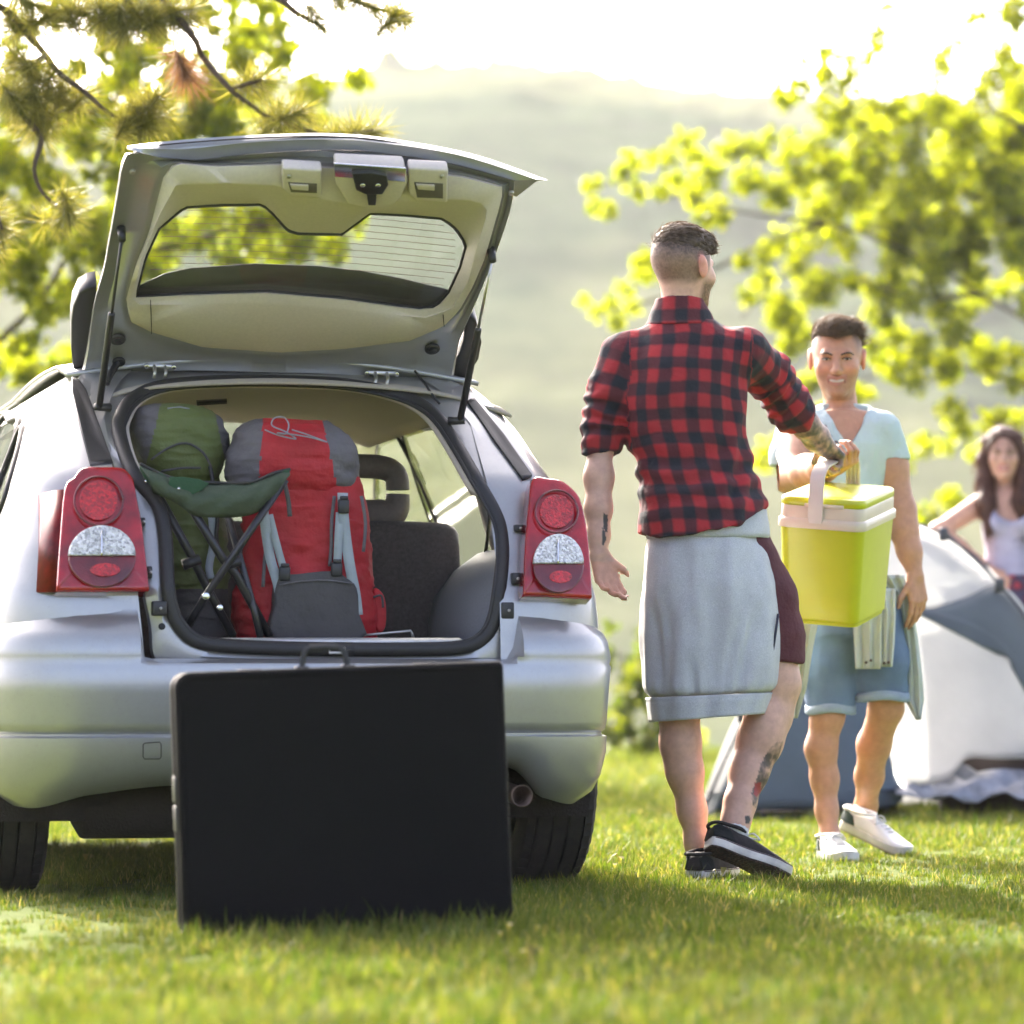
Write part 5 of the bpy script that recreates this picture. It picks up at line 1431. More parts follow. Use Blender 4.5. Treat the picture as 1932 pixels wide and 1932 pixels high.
for x, y in ((125, 490), (283, 525)):
    o = MB().disc(CL(*z3(x, y), .137), (0, -1, 0), .004, .004, 10).build('rivet', M_CHROME, stl); shift(o, base)

# ------------------------------------------------------------------ lime cooler held between the two men
def m_gloss(name, col, rough=.32):
    t = NT(D.materials.new(name)); co = t.coord('Object')
    n = t.noise(co, 14, 5); sc_ = t.noise(co, 70, 6, .8)
    c = t.ramp(n, [(.3, tuple(v * .93 for v in col[:3]) + (1,)), (.7, col)])
    c = t.mix(t.ramp(sc_, [(.66, (0, 0, 0, 1)), (.8, (.35, .35, .35, 1))]), c, tuple(v * .7 for v in col[:3]) + (1,))
    return t.done(t.bsdf(c, rough, bump=sc_, bump_s=.03, bump_d=.002, Coat_Weight=.3, Coat_Roughness=.15))
M_LIME = m_gloss('lime_plastic', (0.50, 0.53, 0.004, 1), .4); M_CREAM = m_gloss('cream_plastic', (0.66, 0.56, 0.42, 1)); M_WHITEP = m_gloss('ivory_strap', (0.68, 0.62, 0.54, 1), .4)
CLC = Vector((0.9705, 11.15, 0.7614)); yw, pt_, rl = -0.3648, 0.1882, 0.0255
CM = (Matrix.Rotation(pt_, 3, 'X') @ Matrix.Rotation(rl, 3, 'Y') @ Matrix.Rotation(yw, 3, 'Z'))
cool = thing('cool_box', 'lime green cool box with cream rim carried between the two men', 'cool box', CLC)
cool.rotation_euler = CM.to_euler()
def rsq(a, b, r, z, n=6):
    out = []
    for sx, sy, a0 in ((1, 1, 0), (-1, 1, 90), (-1, -1, 180), (1, -1, 270)):
        for k in range(n):
            q = R(a0 + 90 * k / (n - 1)); out.append(Vector((sx * (a - r) + r * math.cos(q), sy * (b - r) + r * math.sin(q), z)))
    return out
A_, B_, H_ = .1357, .1962, .3185
T_ = .8637
MB().rings([rsq(A_ * T_ * s, B_ * T_ * s, .03, z) for s, z in ((.90, -.004), (.955, -.004), (.965, .004), (.985, .006), (1.0, .010), (1.005, .014))] + [rsq(A_ * (T_ + (.965 - T_) * z / H_), B_ * (T_ + (.965 - T_) * z / H_), .034, z) for z in (.05, .15, .25, .292)]).build('tub', M_LIME, cool, angle=40)
MB().rings([rsq(A_ * .96, B_ * .96, .035, .286), rsq(A_, B_, .037, .288), rsq(A_ * 1.006, B_ * 1.004, .038, .294), rsq(A_ * 1.004, B_ * 1.003, .038, .310), rsq(A_ * .985, B_ * .99, .036, .3145), rsq(A_ * .955, B_ * .965, .034, .317), rsq(A_ * .952, B_ * .963, .034, .350), rsq(A_ * .945, B_ * .958, .034, .353)]).build('rim_band', M_CREAM, cool, angle=40)
lidd = MB().rings([rsq(A_ * .93, B_ * .945, .034, .351), rsq(A_ * .955, B_ * .965, .036, .355), rsq(A_ * .957, B_ * .967, .036, .368), rsq(A_ * .94, B_ * .955, .034, .376), rsq(A_ * .90, B_ * .93, .03, .379), rsq(A_ * .5, B_ * .6, .02, .380)]).build('lid', M_LIME, cool, angle=50)
MB().box((.01, -B_ * .967, .356), (.12, .006, .012)).build('lid_notch', M_CREAM, lidd, bevel=.002)
HT = .352 + .118
hpts = [(-.012, -B_ - .004, .305), (-.012, -B_ - .006, .36), (-.012, -B_ + .004, HT - .035), (-.012, -B_ + .03, HT - .008), (-.012, -B_ + .07, HT), (-.012, 0, HT + .004), (-.012, B_ - .07, HT), (-.012, B_ - .03, HT - .008), (-.012, B_ - .004, HT - .035), (-.012, B_ + .006, .36), (-.012, B_ + .004, .305)]
hpp = smooth_poly(hpts, 6, False); rg = []
for i, q in enumerate(hpp):
    tg_ = (hpp[min(i + 1, len(hpp) - 1)] - hpp[max(i - 1, 0)]).normalized(); nn = tg_.cross(Vector((1, 0, 0))).normalized()
    pr = [(-.022, .0), (-.022, .005), (-.017, .0065), (-.0145, .0008), (-.0100, .0008), (-.008, .0065), (-.004, .0065), (-.0022, .0008), (.0022, .0008), (.004, .0065), (.008, .0065), (.0100, .0008), (.0145, .0008), (.017, .0065), (.022, .005), (.022, 0)]
    w_ = 1.0 if 2 < i < len(hpp) - 3 else (.8, .95, 1)[min(i, len(hpp) - 1 - i)]
    rg.append([q + Vector((a * w_, 0, 0)) + nn * (b - .003) for a, b in pr])
MB().rings(rg).build('handle', M_WHITEP, cool, angle=40)
HAND_TOP = CLC + CM @ Vector((-.012, 0, HT)); HAND_AXIS = CM @ Vector((0, 1, 0))

# ------------------------------------------------------------------ dome tent
def m_tent(name, col, trans, rough=.7):
    t = NT(D.materials.new(name)); co = t.coord('Object')
    n = t.noise(co, 5, 5); c = t.ramp(n, [(.3, tuple(v * .88 for v in col[:3]) + (1,)), (.7, col)])
    b = t.bsdf(c, rough, bump=t.noise(co, 9, 4), bump_s=.5, bump_d=.02)
    tr = t.n('ShaderNodeBsdfTranslucent'); t.l(c, tr.inputs[0]); mx = t.n('ShaderNodeMixShader'); mx.inputs[0].default_value = trans
    t.l(b.outputs[0], mx.inputs[1]); t.l(tr.outputs[0], mx.inputs[2]); return t.done(mx)
M_TW = m_tent('white_flysheet', (0.70, 0.70, 0.69, 1), .62); M_TG = m_tent('slate_flysheet', (0.17, 0.20, 0.22, 1), .45); M_TI = m_tent('inner_grey', (0.13, 0.17, 0.22, 1), .3); M_TN = m_tent('navy_groundsheet', (0.025, 0.035, 0.065, 1), .1)
TC = Vector((1.46, 16.1, 0)); TR = Vector((1.026, .75, 1.30))
tent = thing('dome_tent', 'white and slate grey dome tent with its door flap open beyond the men', 'tent', TC)
def TT(px, py, off=0.0):
    r = ray(px, py); o_ = Vector((0, 0, CAM_H)) - TC
    rr = Vector((TR.x + off, TR.y + off, TR.z + off))
    o2 = Vector((o_.x / rr.x, o_.y / rr.y, o_.z / rr.z)); d2 = Vector((r.x / rr.x, r.y / rr.y, r.z / rr.z))
    a = d2.dot(d2); b = o2.dot(d2); c = o2.dot(o2) - 1; disc = b * b - a * c
    s = (-b - math.sqrt(disc)) / a if disc > 0 else -b / a
    q = o_ + r * s
    if q.z < 0.0: q = G(px, py) - TC
    return q
def tpanel(poly, mat, name, off=0.0, n=5, parent=None):
    pts = [(p.x, p.y) for p in smooth_poly([(x, y, 0) for x, y in poly], n)]
    cx_ = sum(p[0] for p in pts) / len(pts); cy_ = sum(p[1] for p in pts) / len(pts)
    mb = MB(); rg = [[TT(cx_ + (x - cx_) * s, cy_ + (y - cy_) * s, off) for x, y in pts] for s in (1, .85, .65, .45, .25, .08)]
    mb.rings(rg, cap0=False, cap1=True); return mb.build(name, mat, parent or tent, solid=.004)
tpanel([(1316, 1536), (1332, 1490), (1355, 1430), (1380, 1370), (1410, 1320), (1440, 1300), (1425, 1360), (1390, 1425), (1362, 1490), (1345, 1536)], M_TW, 'fly_panel', .02)
tpanel([(1345, 1525), (1365, 1480), (1395, 1410), (1425, 1345), (1480, 1300), (1560, 1280), (1640, 1290), (1670, 1380), (1685, 1450), (1692, 1518), (1500, 1524)], M_TI, 'inner_wall', .0)
tpanel([(1430, 1310), (1470, 1210), (1520, 1110), (1590, 1030), (1660, 990), (1710, 983), (1750, 995), (1805, 1027), (1888, 1105), (1750, 1147), (1690, 1150), (1660, 1290), (1560, 1282), (1480, 1302)], M_TW, 'fly_panel', .015)
tpanel([(1690, 1138), (1750, 1148), (1820, 1128), (1888, 1104), (1950, 1170), (2000, 1260), (2040, 1380), (2050, 1470), (2010, 1440), (1970, 1340), (1932, 1264), (1890, 1215), (1840, 1181), (1780, 1159)], M_TG, 'arch_panel', .03)
tpanel([(1690, 1150), (1780, 1161), (1840, 1183), (1890, 1218), (1930, 1266), (1965, 1340), (1990, 1420), (1900, 1432), (1830, 1430), (1805, 1452), (1780, 1472), (1715, 1478), (1702, 1420), (1692, 1350), (1684, 1250)], M_TW, 'door_flap', .025)
# rear of the dome
mb = MB(); rg = []
for k in range(9):
    el = math.pi / 2 * k / 8 * .90; rg.append([Vector((TR.x * math.cos(el) * math.cos(a), TR.y * math.cos(el) * math.sin(a), TR.z * math.sin(el))) for a in [math.pi * (-.04 + .66 * j / 20) for j in range(21)]])
mb.rings(rg, closed=False); mb.build('rear_fly', M_TW, tent, solid=.004)
gsq = [G(1318, 1545) - TC, G(2090, 1548) - TC, Vector((1.15, .75, 0)), Vector((-.6, .75, 0))]
for q in gsq: q.z = .012
MB().add(gsq, [(0, 1, 2, 3)]).build('groundsheet', M_TN, tent, solid=.006)
MB().add([TT(1335, 1498, .03), TT(1692, 1492, .03), G(1692, 1532) - TC + Vector((0, 0, .014)), G(1330, 1538) - TC + Vector((0, 0, .014))], [(0, 1, 2, 3)]).build('skirt', M_TN, tent, solid=.004)
mb = MB(); ro = []
for k in range(8):
    ro.append([P(1690 + 26 * j, 1452 + 7.5 * k, 15.50 - .035 * k) - TC + Vector((0, .03 * math.sin(j * 1.3 + k), .018 * math.sin(j * 1.7 + k * 1.1) + .012 * math.sin(k * 2.3 - j))) for j in range(15)])
mb.rings(ro, closed=False).build('crumpled_sheet', simple('silver_sheet', (.24, .25, .28, 1), .4, .3, var=.25, scale=9), tent, solid=.003)
M_TP = simple('dark_tent_pole', (.05, .05, .06, 1), .4)
for ln in ([(1885, 1104), (1850, 1060), (1800, 1022), (1740, 990), (1690, 978)], [(1888, 1104), (1935, 1165), (1985, 1260), (2035, 1400), (2060, 1530)], [(1888, 1104), (1860, 1075), (1790, 1010), (1780, 1005)], [(1325, 1535), (1365, 1440), (1420, 1325), (1500, 1150), (1590, 1035), (1690, 978)]):
    mb = MB().tube(smooth_poly([TT(x, y, .05) for x, y in ln], 4, False), .007, 8); mb.build('pole', M_TP, tent)
for x, y in ((1780, 1008), (1886, 1104), (1400, 1350)): MB().box(TT(x, y, .06), (.04, .03, .06)).build('pole_clip', M_TP, tent, bevel=.008)
# dark roll-up mat lying in the doorway
mq = P(1890, 1478, 15.72)
mat_o = thing('camping_mat', 'dark brown camping mat lying in the tent doorway', 'mat', (mq.x, mq.y, 0))
mb = MB(); rg = []
for k in range(24):
    x = -.26 + .75 * k / 23; rg.append([Vector((x, .03 * math.sin(k * .5) + .14 * math.cos(a), .15 + .005 * math.sin(k) + .13 * math.sin(a))) for a in [2 * math.pi * j / 20 for j in range(20)]])
mb.rings(rg).build('mat_body', m_fabric('brown_mat', (.035, .022, .018, 1)), mat_o)
MB().tube(smooth_poly([(-.24, -.1, .26), (-.1, -.12, .30), (.2, -.12, .31), (.5, -.12, .30)], 5, False), .014, 8).build('carry_strap', M_BLK, mat_o)
MB().tube(smooth_poly([(-.24, -.1, .25), (-.27, -.08, .17), (-.24, -.1, .10)], 5, False), .012, 8).build('carry_strap', M_BLK, mat_o)
# ------------------------------------------------------------------ people
def m_skin(name):
    t = NT(D.materials.new(name)); co = t.coord('Object'); a = t.attr('col').outputs['Color']
    n = t.noise(co, 45, 5, .6); fine = t.noise(co, 420, 3)
    c = t.mix(1.0, a, t.ramp(n, [(.25, (.84, .80, .78, 1)), (.75, (1.1, 1.08, 1.06, 1))]), 'MULTIPLY')
    return t.done(t.bsdf(c, .5, bump=fine, bump_s=.12, bump_d=.002, Subsurface_Weight=.12, Subsurface_Radius=(.012, .005, .003), Subsurface_Scale=1.0))
M_SKIN = m_skin('skin')
def m_hair(name, a, b):
    t = NT(D.materials.new(name)); at = t.attr('tint').outputs['Fac']; co = t.coord('Object')
    c = t.ramp(t.noise(co, 70, 4), [(.3, a), (.7, b)]); c = t.mix(t.math('MULTIPLY', at, .5), c, b)
    b = t.bsdf(c, .45, Specular_IOR_Level=.3); tr = t.n('ShaderNodeBsdfTranslucent'); t.l(t.mix(1.0, c, (1.5, 1.5, 1.5, 1), 'MULTIPLY'), tr.inputs[0]); mx = t.n('ShaderNodeMixShader'); mx.inputs[0].default_value = .22
    t.l(b.outputs[0], mx.inputs[1]); t.l(tr.outputs[0], mx.inputs[2]); return t.done(mx)
M_HAIRA = m_hair('brown_hair', (0.045, 0.029, 0.018, 1), (0.13, 0.088, 0.055, 1)); M_HAIRC = m_hair('dark_hair', (0.035, 0.014, 0.009, 1), (0.10, 0.040, 0.024, 1))
def px_of(V):
    V = np.asarray(V); d = V - np.array([0, 0, CAM_H]); zz = d[:, 1] * math.cos(PITCH) + d[:, 2] * math.sin(PITCH); uu = -d[:, 1] * math.sin(PITCH) + d[:, 2] * math.cos(PITCH)
    return 966 + FPX * d[:, 0] / zz, 966 - FPX * uu / zz
def frame(f):
    f = Vector(f).normalized(); r = f.cross(Vector((0, 0, 1))).normalized(); return r, f, r.cross(f).normalized()
def head_prims(S, c, fr, s, smile=False, neck=None, nr=.056):
    r, f, u = fr; W = lambda a, b, d: Vector(c) + r * a * s + f * b * s + u * d * s
    M = np.array([[r[i], f[i], u[i]] for i in range(3)])
    E = lambda p, rad, k=.02, sub=False: S.ell(W(*p), [x * s for x in rad], M, k, sub)
    E((0, -.014, .028), (.077, .098, .090)); E((0, .026, -.030), (.065, .068, .082), .03); E((0, .046, -.078), (.043, .046, .036), .025); S.cone(W(-.009, .080, -.099), W(.009, .080, -.099), .016 * s, .016 * s, .02)
    for q in (-1, 1):
        E((q * .041, .060, -.026), (.022, .026, .024), .02); E((q * .080, -.006, -.006), (.0075, .019, .031), .008); E((q * .083, -.014, .012), (.007, .012, .016), .006)
        E((q * .031, .103, .004), (.017, .017, .010), .012, True)
    S.cone(W(-.034, .080, .021), W(.034, .080, .021), .010 * s, .010 * s, .014)
    S.cone(W(0, .088, .004), W(0, .113, -.030), .0085 * s, .0125 * s, .010)
    for q in (-1, 1): E((q * .012, .100, -.034), (.008, .010, .008), .006)
    S.cone(W(-.021, .090, -.0555 + (.004 if smile else 0)), W(0, .0985, -.054), .0055 * s, .006 * s, .006); S.cone(W(.021, .090, -.0555 + (.004 if smile else 0)), W(0, .0985, -.054), .0055 * s, .006 * s, .006)
    S.cone(W(-.018, .086, -.067), W(0, .092, -.074), .0055 * s, .0068 * s, .006); S.cone(W(.018, .086, -.067), W(0, .092, -.074), .0055 * s, .0068 * s, .006)
    if smile:
        S.cone(W(-.030, .096, -.0545), W(0, .108, -.0635), .0040 * s, .0085 * s, .003, None, True); S.cone(W(.030, .096, -.0545), W(0, .108, -.0635), .0040 * s, .0085 * s, .003, None, True)
    if neck is not None: S.cone(W(0, -.018, -.055), neck, nr * s, (nr + .006) * s, .03)
    return W, M
def hand_prims(S, w, d, n, l, curl=(.35, .45, .3), thumb=(.25, .3), s=1.0, spread=.12, curls=None):
    d = Vector(d).normalized(); n = Vector(n); n = (n - d * n.dot(d)).normalized(); l = Vector(l); l = (l - d * l.dot(d) - n * l.dot(n)).normalized(); w = Vector(w)
    off = (.029, .0095, -.0095, -.027); al = (.086, .091, .087, .078); ln = ((.040, .025, .021), (.044, .028, .022), (.041, .026, .021), (.031, .020, .018))
    for i in range(4):
        kn = w + l * off[i] * s + d * al[i] * s
        S.cone(w + l * off[i] * .55 * s + d * .008 * s, kn, .0155 * s, .0115 * s, .010)
        c = curls[i] if curls else curl; a = 0; p = kn; rr = (.0098, .0088, .0080, .0066) if i < 3 else (.0085, .0076, .0070, .0060)
        dd0 = (d + l * spread * (1.5 - i) * .5).normalized()
        for j in range(3):
            a += c[j]; v = dd0 * math.cos(a) + n * math.sin(a); q = p + v * ln[i][j] * s; S.cone(p, q, rr[j] * s, rr[j + 1] * s, .0025); p = q
    b = w + l * .022 * s + d * .025 * s + n * .006 * s
    S.cone(w + l * .012 * s + d * .01 * s, b + l * .012 * s + d * .022 * s, .016 * s, .0135 * s, .01)
    b = b + l * .012 * s + d * .018 * s; v = (d * .70 + l * .62 + n * thumb[0]).normalized(); q = b + v * .042 * s; S.cone(b, q, .0125 * s, .0100 * s, .006)
    v = (d * .95 + l * .20 + n * thumb[1]).normalized(); S.cone(q, q + v * .030 * s, .0098 * s, .0075 * s, .003)
def body_mesh(S, regions, root, paint, name='body'):
    """regions: (voxel, lo, hi); all regions are pieces of one and the same implicit body"""
    parts = []
    for h, lo, hi in regions:
        V, Q = S.mesh(h, lo, hi)
        if len(V): parts.append((relax(V, Q, 1, .4), Q))
    V, Q = join_vq(parts); N = normals(V, Q); col = paint(V, N)
    o = tri_mesh(name, V - np.array(root.location), Q, M_SKIN, root); set_attr(o, 'col', col, 'FLOAT_COLOR'); return o
def cloth_mesh(S, h, root, name, mat, wr=None, it=2, attr=None):
    V, Q = S.mesh(h); V = relax(V, Q, it, .5); N = normals(V, Q)
    uv = attr(V, N) if attr else None
    if wr is not None: V = V + N * wr(V, N)[:, None]
    o = tri_mesh(name, V - np.array(root.location), Q, mat, root)
    if uv is not None: set_attr(o, 'cuv', uv)
    return o
def hair_strands(V, N, flow, n, ln, w, root, name, mat, lift=.25, rnd=.35, droop=0.0, seed=1):
    g = np.random.default_rng(seed); i = g.integers(0, len(V), n); p = V[i]; nn = N[i]
    fl = flow(p, nn) + g.normal(size=(n, 3)) * rnd
    fl = fl - nn * (fl * nn).sum(1)[:, None] + nn * lift * g.uniform(.3, 1.4, n)[:, None]; fl /= np.linalg.norm(fl, axis=1)[:, None]
    L = ln * g.uniform(.5, 1.2, n)[:, None]; sd = np.cross(fl, g.normal(size=(n, 3))); sd /= np.linalg.norm(sd, axis=1)[:, None]; sd = sd * w
    a = p - nn * .002; b = a + fl * L * .5; c = a + fl * L - nn * (L * .18) - np.array([0, 0, 1.0]) * (droop * L)
    Vv = np.stack([a - sd, a + sd, b + sd * .9, b - sd * .9, c + sd * .25, c - sd * .25], 1).reshape(-1, 3); k = (np.arange(n) * 6)[:, None]
    Fq = np.concatenate([k + np.array([0, 1, 2, 3]), k + np.array([3, 2, 4, 5])])
    o = tri_mesh(name, Vv - np.array(root.location), Fq, mat, root, smooth=False); set_attr(o, 'tint', np.repeat(g.random(n), 6), 'FLOAT'); return o
def shoe(root, heel, toe_dir, up, mats, L=.285, s=1.0, white=False, parent_name='shoe'):
    e = D.objects.new(parent_name, None); COL.objects.link(e); e.parent = root
    f = Vector(toe_dir).normalized(); up = Vector(up); up = (up - f * up.dot(f)).normalized(); r = f.cross(up)
    h0 = Vector(heel) - Vector(root.location)
    W = lambda x, y, z: h0 + r * x * s + f * y * s + up * z * s
    wt = [(0, .020), (.03, .029), (.12, .035), (.3, .034), (.45, .036), (.62, .045), (.76, .048), (.88, .042), (.96, .029), (1.0, .012)]
    ht = [(0, .060), (.05, .072), (.15, .078), (.3, .074), (.42, .072), (.55, .064), (.68, .052), (.8, .042), (.9, .036), (.97, .030), (1.0, .020)]
    toe_up = lambda t: .010 * max(0, (t - .82) / .18) ** 2
    ts = [i / 40 for i in range(41)]; st = .026
    rg = [[W(interp(t, wt) * 1.06 * math.cos(a) if False else x, t * L, z + toe_up(t)) for x, z in ((-interp(t, wt) * 1.05, st), (-interp(t, wt) * 1.06, .006), (-interp(t, wt) * .98, .001), (interp(t, wt) * .98, .001), (interp(t, wt) * 1.06, .006), (interp(t, wt) * 1.05, st))] for t in ts]
    MB().rings(rg).build('midsole', mats[1], e, angle=50)
    rg = [[W(x, t * L, z + toe_up(t)) for x, z in ((-interp(t, wt) * .97, .002), (-interp(t, wt) * .95, -.004), (interp(t, wt) * .95, -.004), (interp(t, wt) * .97, .002))] for t in [.01 + .98 * i / 30 for i in range(31)]]
    MB().rings(rg).build('outsole', mats[2], e, angle=50)
    rg = []
    for t in ts:
        w, h = interp(t, wt), interp(t, ht)
        row = []
        for k in range(17):
            a = math.pi * k / 16; row.append(W(w * (1.0 if a == 0 else abs(math.cos(a)) ** .62 * (1 if math.cos(a) > 0 else -1)), t * L, st - .004 + (h - st + .004) * abs(math.sin(a)) ** .8 + toe_up(t)))
        rg.append(row)
    MB().rings(rg).build('upper', mats[0], e)
    for sd in (-1, 1):
        ln = [W(sd * interp(t, wt) * 1.055, t * L, st - .002 + toe_up(t)) for t in ts[1:-1]]
        MB().tube(ln, .0014 * s, 5).build('foxing_line', mats[3], e)
    for i in range(5):
        t = .44 + .055 * i; w = interp(t, wt) * .52; h = interp(t, ht)
        MB().tube([W(-w, t * L, h * .90 + toe_up(t)), W(-w * .4, t * L + .004, h * 1.02), W(w * .4, t * L + .004, h * 1.02), W(w, t * L, h * .90)], .0036 * s, 6, flat=(1, .6)).build('lace', mats[4], e)
    bow = [W(0, .42 * L, .078), W(.02, .46 * L, .085), W(.036, .52 * L, .066), W(.020, .50 * L, .070), W(0, .43 * L, .078), W(-.018, .46 * L, .084), W(-.03, .50 * L, .066), W(-.012, .47 * L, .074), W(0, .43 * L, .076)]
    MB().tube(smooth_poly(bow, 4, False), .0036 * s, 6, flat=(1, .6)).build('lace', mats[4], e)
    MB().tube(smooth_poly([W(-.027, .02 * L, .072), W(-.033, .15 * L, .074), W(-.031, .30 * L, .078), W(0, .40 * L, .082), W(.031, .30 * L, .078), W(.033, .15 * L, .074), W(.027, .02 * L, .072), W(0, -.004, .072)], 4), .0055 * s, 8).build('collar_edge', mats[0], e)
    c_ = [W(x, y * L, z) for x, y, z in ((-.031, .02, .03), (-.037, .12, .03), (-.0365, .20, .03), (-.034, .14, .06), (-.026, .03, .068))]
    for sd in (-1, 1):
        q = [W(sd * x, y * L, z) for x, y, z in ((.026, .0, .03), (.036, .10, .03), (.037, .24, .03), (.034, .18, .058), (.027, .04, .070), (.018, .0, .062))]
        pillow(q, (r * sd), .003, back=.004).build('heel_patch', mats[5], e)
    return e
TABS = {}
M_SOCK = m_fabric('white_sock', (.72, .71, .70, 1), 900); M_LACE = m_fabric('white_lace', (.70, .70, .68, 1), 1200)

# ================= the man in the checked shirt (seen from behind)
YA = 10.6; SA = FPX / YA
JA = lambda x, y, dy=0.0: P(x, y, YA + dy)
ba = JA(1345, 1650); ba.z = 0
manA = thing('person', 'man in a red and black checked shirt walking away, grey sweatshirt tied round his waist', 'person', ba)
SKA = np.array([0.64, 0.39, 0.285])
S = SDF()
frA = frame((math.sin(R(42)), math.cos(R(42)), -.04)); HCA = JA(1289, 505)
WA, _ = head_prims(S, HCA, frA, 1.0, neck=JA(1283, 600, -.01), nr=.050)
S.prof([(JA(0, y).z, JA((a + b) / 2, y).x, YA, (b - a) / 2 / SA, d) for y, a, b, d in ((600, 1240, 1330, .055), (640, 1200, 1382, .066), (700, 1185, 1392, .09), (800, 1195, 1395, .10), (900, 1215, 1415, .10), (1000, 1225, 1430, .11), (1080, 1230, 1440, .11))], .03)
lh_e, lh_w = JA(1132, 840, .01), JA(1128, 1045, -.06)
S.chain([JA(1172, 665), lh_e, JA(1130, 900, -.01), JA(1129, 960, -.03), JA(1129, 1010, -.045), lh_w], [.046, .035, .039, .036, .029, .0255], .03)
hand_prims(S, lh_w + Vector((.002, 0, .004)), (.30, -.10, -1), (.35, -.75, .10), (.85, .35, .15), curls=[(.30, .35, .2), (.45, .45, .3), (.55, .5, .3), (.6, .5, .3)], thumb=(.15, .2), s=1.0)
handA = HAND_TOP - HAND_AXIS * .045 + Vector((0, 0, .018))
elA = JA(1492, 768, .22)
S.chain([JA(1410, 660), elA, elA.lerp(handA, .35), elA.lerp(handA, .62), handA - (handA - elA).normalized() * .045], [.045, .034, .038, .036, .029], .03)
dA = (handA - elA).normalized()
wA_ = handA - dA * .07 + Vector((0, 0, .012))
hand_prims(S, wA_, dA + Vector((.25, .1, -.25)), Vector((-.25, -.1, -1)), Vector((-.45, .75, .1)), curl=(1.05, 1.2, .9), thumb=(.9, .8), s=1.0)
S.chain([JA(1285, 1020), JA(1282, 1250), JA(1281, 1345, .0), JA(1284, 1400, -.012), JA(1292, 1455, -.012), JA(1306, 1530, -.002), JA(1316, 1590), JA(1322, 1632, .0)], [.085, .068, .055, .054, .050, .038, .033, .034], .03)
S.chain([JA(1400, 1020), JA(1450, 1200, .03), JA(1462, 1290, .04), JA(1450, 1350, .03), JA(1433, 1400, .01), JA(1413, 1455, -.02), JA(1396, 1515, -.06), JA(1388, 1550, -.08), JA(1384, 1575, -.09)], [.080, .074, .070, .064, .062, .053, .042, .037, .037], .03)
S.ell(JA(1442, 1375, -.02), (.05, .045, .085), None, .03); S.ell(JA(1283, 1400, -.025), (.044, .04, .085), None, .03)
armP = [(1500, 745), (1600, 820), (1620, 880), (1560, 900), (1480, 830)]
def inpoly(px, py, poly):
    c = np.zeros(len(px), bool); n = len(poly)
    for i in range(n):
        x1, y1 = poly[i]; x2, y2 = poly[i - 1]
        if y1 == y2: continue
        m = ((y1 > py) != (y2 > py)) & (px < (x2 - x1) * (py - y1) / (y2 - y1) + x1); c ^= m
    return c
def head_local(V, c, fr, s):
    d = (V - np.array(c)) / s; return d @ np.array(fr[0]), d @ np.array(fr[1]), d @ np.array(fr[2])
def base_paint(V, N, skin, c, fr, s, hairc, beard, shave=True):
    col = np.repeat(skin[None], len(V), 0)
    a, b, u = head_local(V, c, fr, s); hd = (np.abs(a) < .12) & (np.abs(b) < .15) & (u > -.14) & (u < .2)
    nz = fbm(V * 260, 2, 3)
    if shave:
        line = np.where(b < -.02, -.062, np.where(b < .04, -.062 + (b + .02) * .9, .02 + (b - .04) * .8))
        ear = (np.abs(a) > .0785) & (np.abs(b + .006) < .026) & (np.abs(u + .004) < .034)
        m = np.clip((u - line) / .022, 0, 1) * hd * (b < .085) * (~ear); m = m * (.62 + .30 * np.clip((u - .0) / .05, 0, 1)) * (1 + .25 * nz)
        col = col * (1 - np.clip(m, 0, 1)[:, None]) + hairc * np.clip(m, 0, 1)[:, None]
    if beard > 0:
        m = hd * np.clip((-.030 - u - .3 * np.maximum(0, .03 - np.abs(a))) / .02, 0, 1) * np.clip((b - .005) / .02, 0, 1) * (u > -.125); m = np.clip(beard * m * (1 + .4 * nz), 0, 1)
        col = col * (1 - m[:, None]) + hairc * m[:, None]
    ear = hd * (np.abs(a) > .076) * (np.abs(u) < .045); col = col * (1 + ear[:, None] * np.array([.15, -.18, -.22]))
    return col
def paintA(V, N):
    col = base_paint(V, N, SKA, HCA, frA, 1.0, np.array([.060, .038, .022]), .75)
    px, py = px_of(V)
    tat = fbm(V * 55, 4, 11) + .35 * fbm(V * 140, 2, 4)
    m = inpoly(px, py, armP) & (V[:, 1] > YA + .1) & (V[:, 1] < handA.y + .03); k = np.clip(.62 + tat * .8, .1, .92) * m
    col = col * (1 - k[:, None]) + np.array([.055, .065, .055]) * k[:, None]
    warm = m * np.clip(fbm(V * 40, 2, 77) * 2 - .4, 0, .5); col = col + warm[:, None] * np.array([.10, .03, .01])
    m = inpoly(px, py, [(1462, 1402), (1478, 1398), (1470, 1425), (1452, 1470), (1440, 1500), (1428, 1525), (1420, 1520), (1418, 1495), (1428, 1470), (1436, 1440), (1448, 1418)]); k = np.clip(.55 + tat * 1.1, .0, .9) * m
    col = col * (1 - k[:, None]) + np.array([.045, .042, .040]) * k[:, None]
    m = inpoly(px, py, [(1425, 1478), (1436, 1476), (1436, 1492), (1428, 1505), (1421, 1498)]); col[m] = [.30, .03, .03]
    m = inpoly(px, py, [(1406, 1541), (1413, 1538), (1416, 1545), (1414, 1554), (1407, 1553)]) & (tat > -.2); col[m] = [.06, .055, .055]
    m = inpoly(px, py, [(1139, 968), (1147, 972), (1146, 1005), (1141, 1030), (1135, 1028), (1137, 995)]) & (tat > -.12); col[m] = [.07, .065, .06]
    m = inpoly(px, py, [(1095, 1060), (1180, 1060), (1180, 1170), (1095, 1170)]); col[m] *= np.array([1.08, .95, .92])
    return col
zc = lambda y: JA(1300, y).z
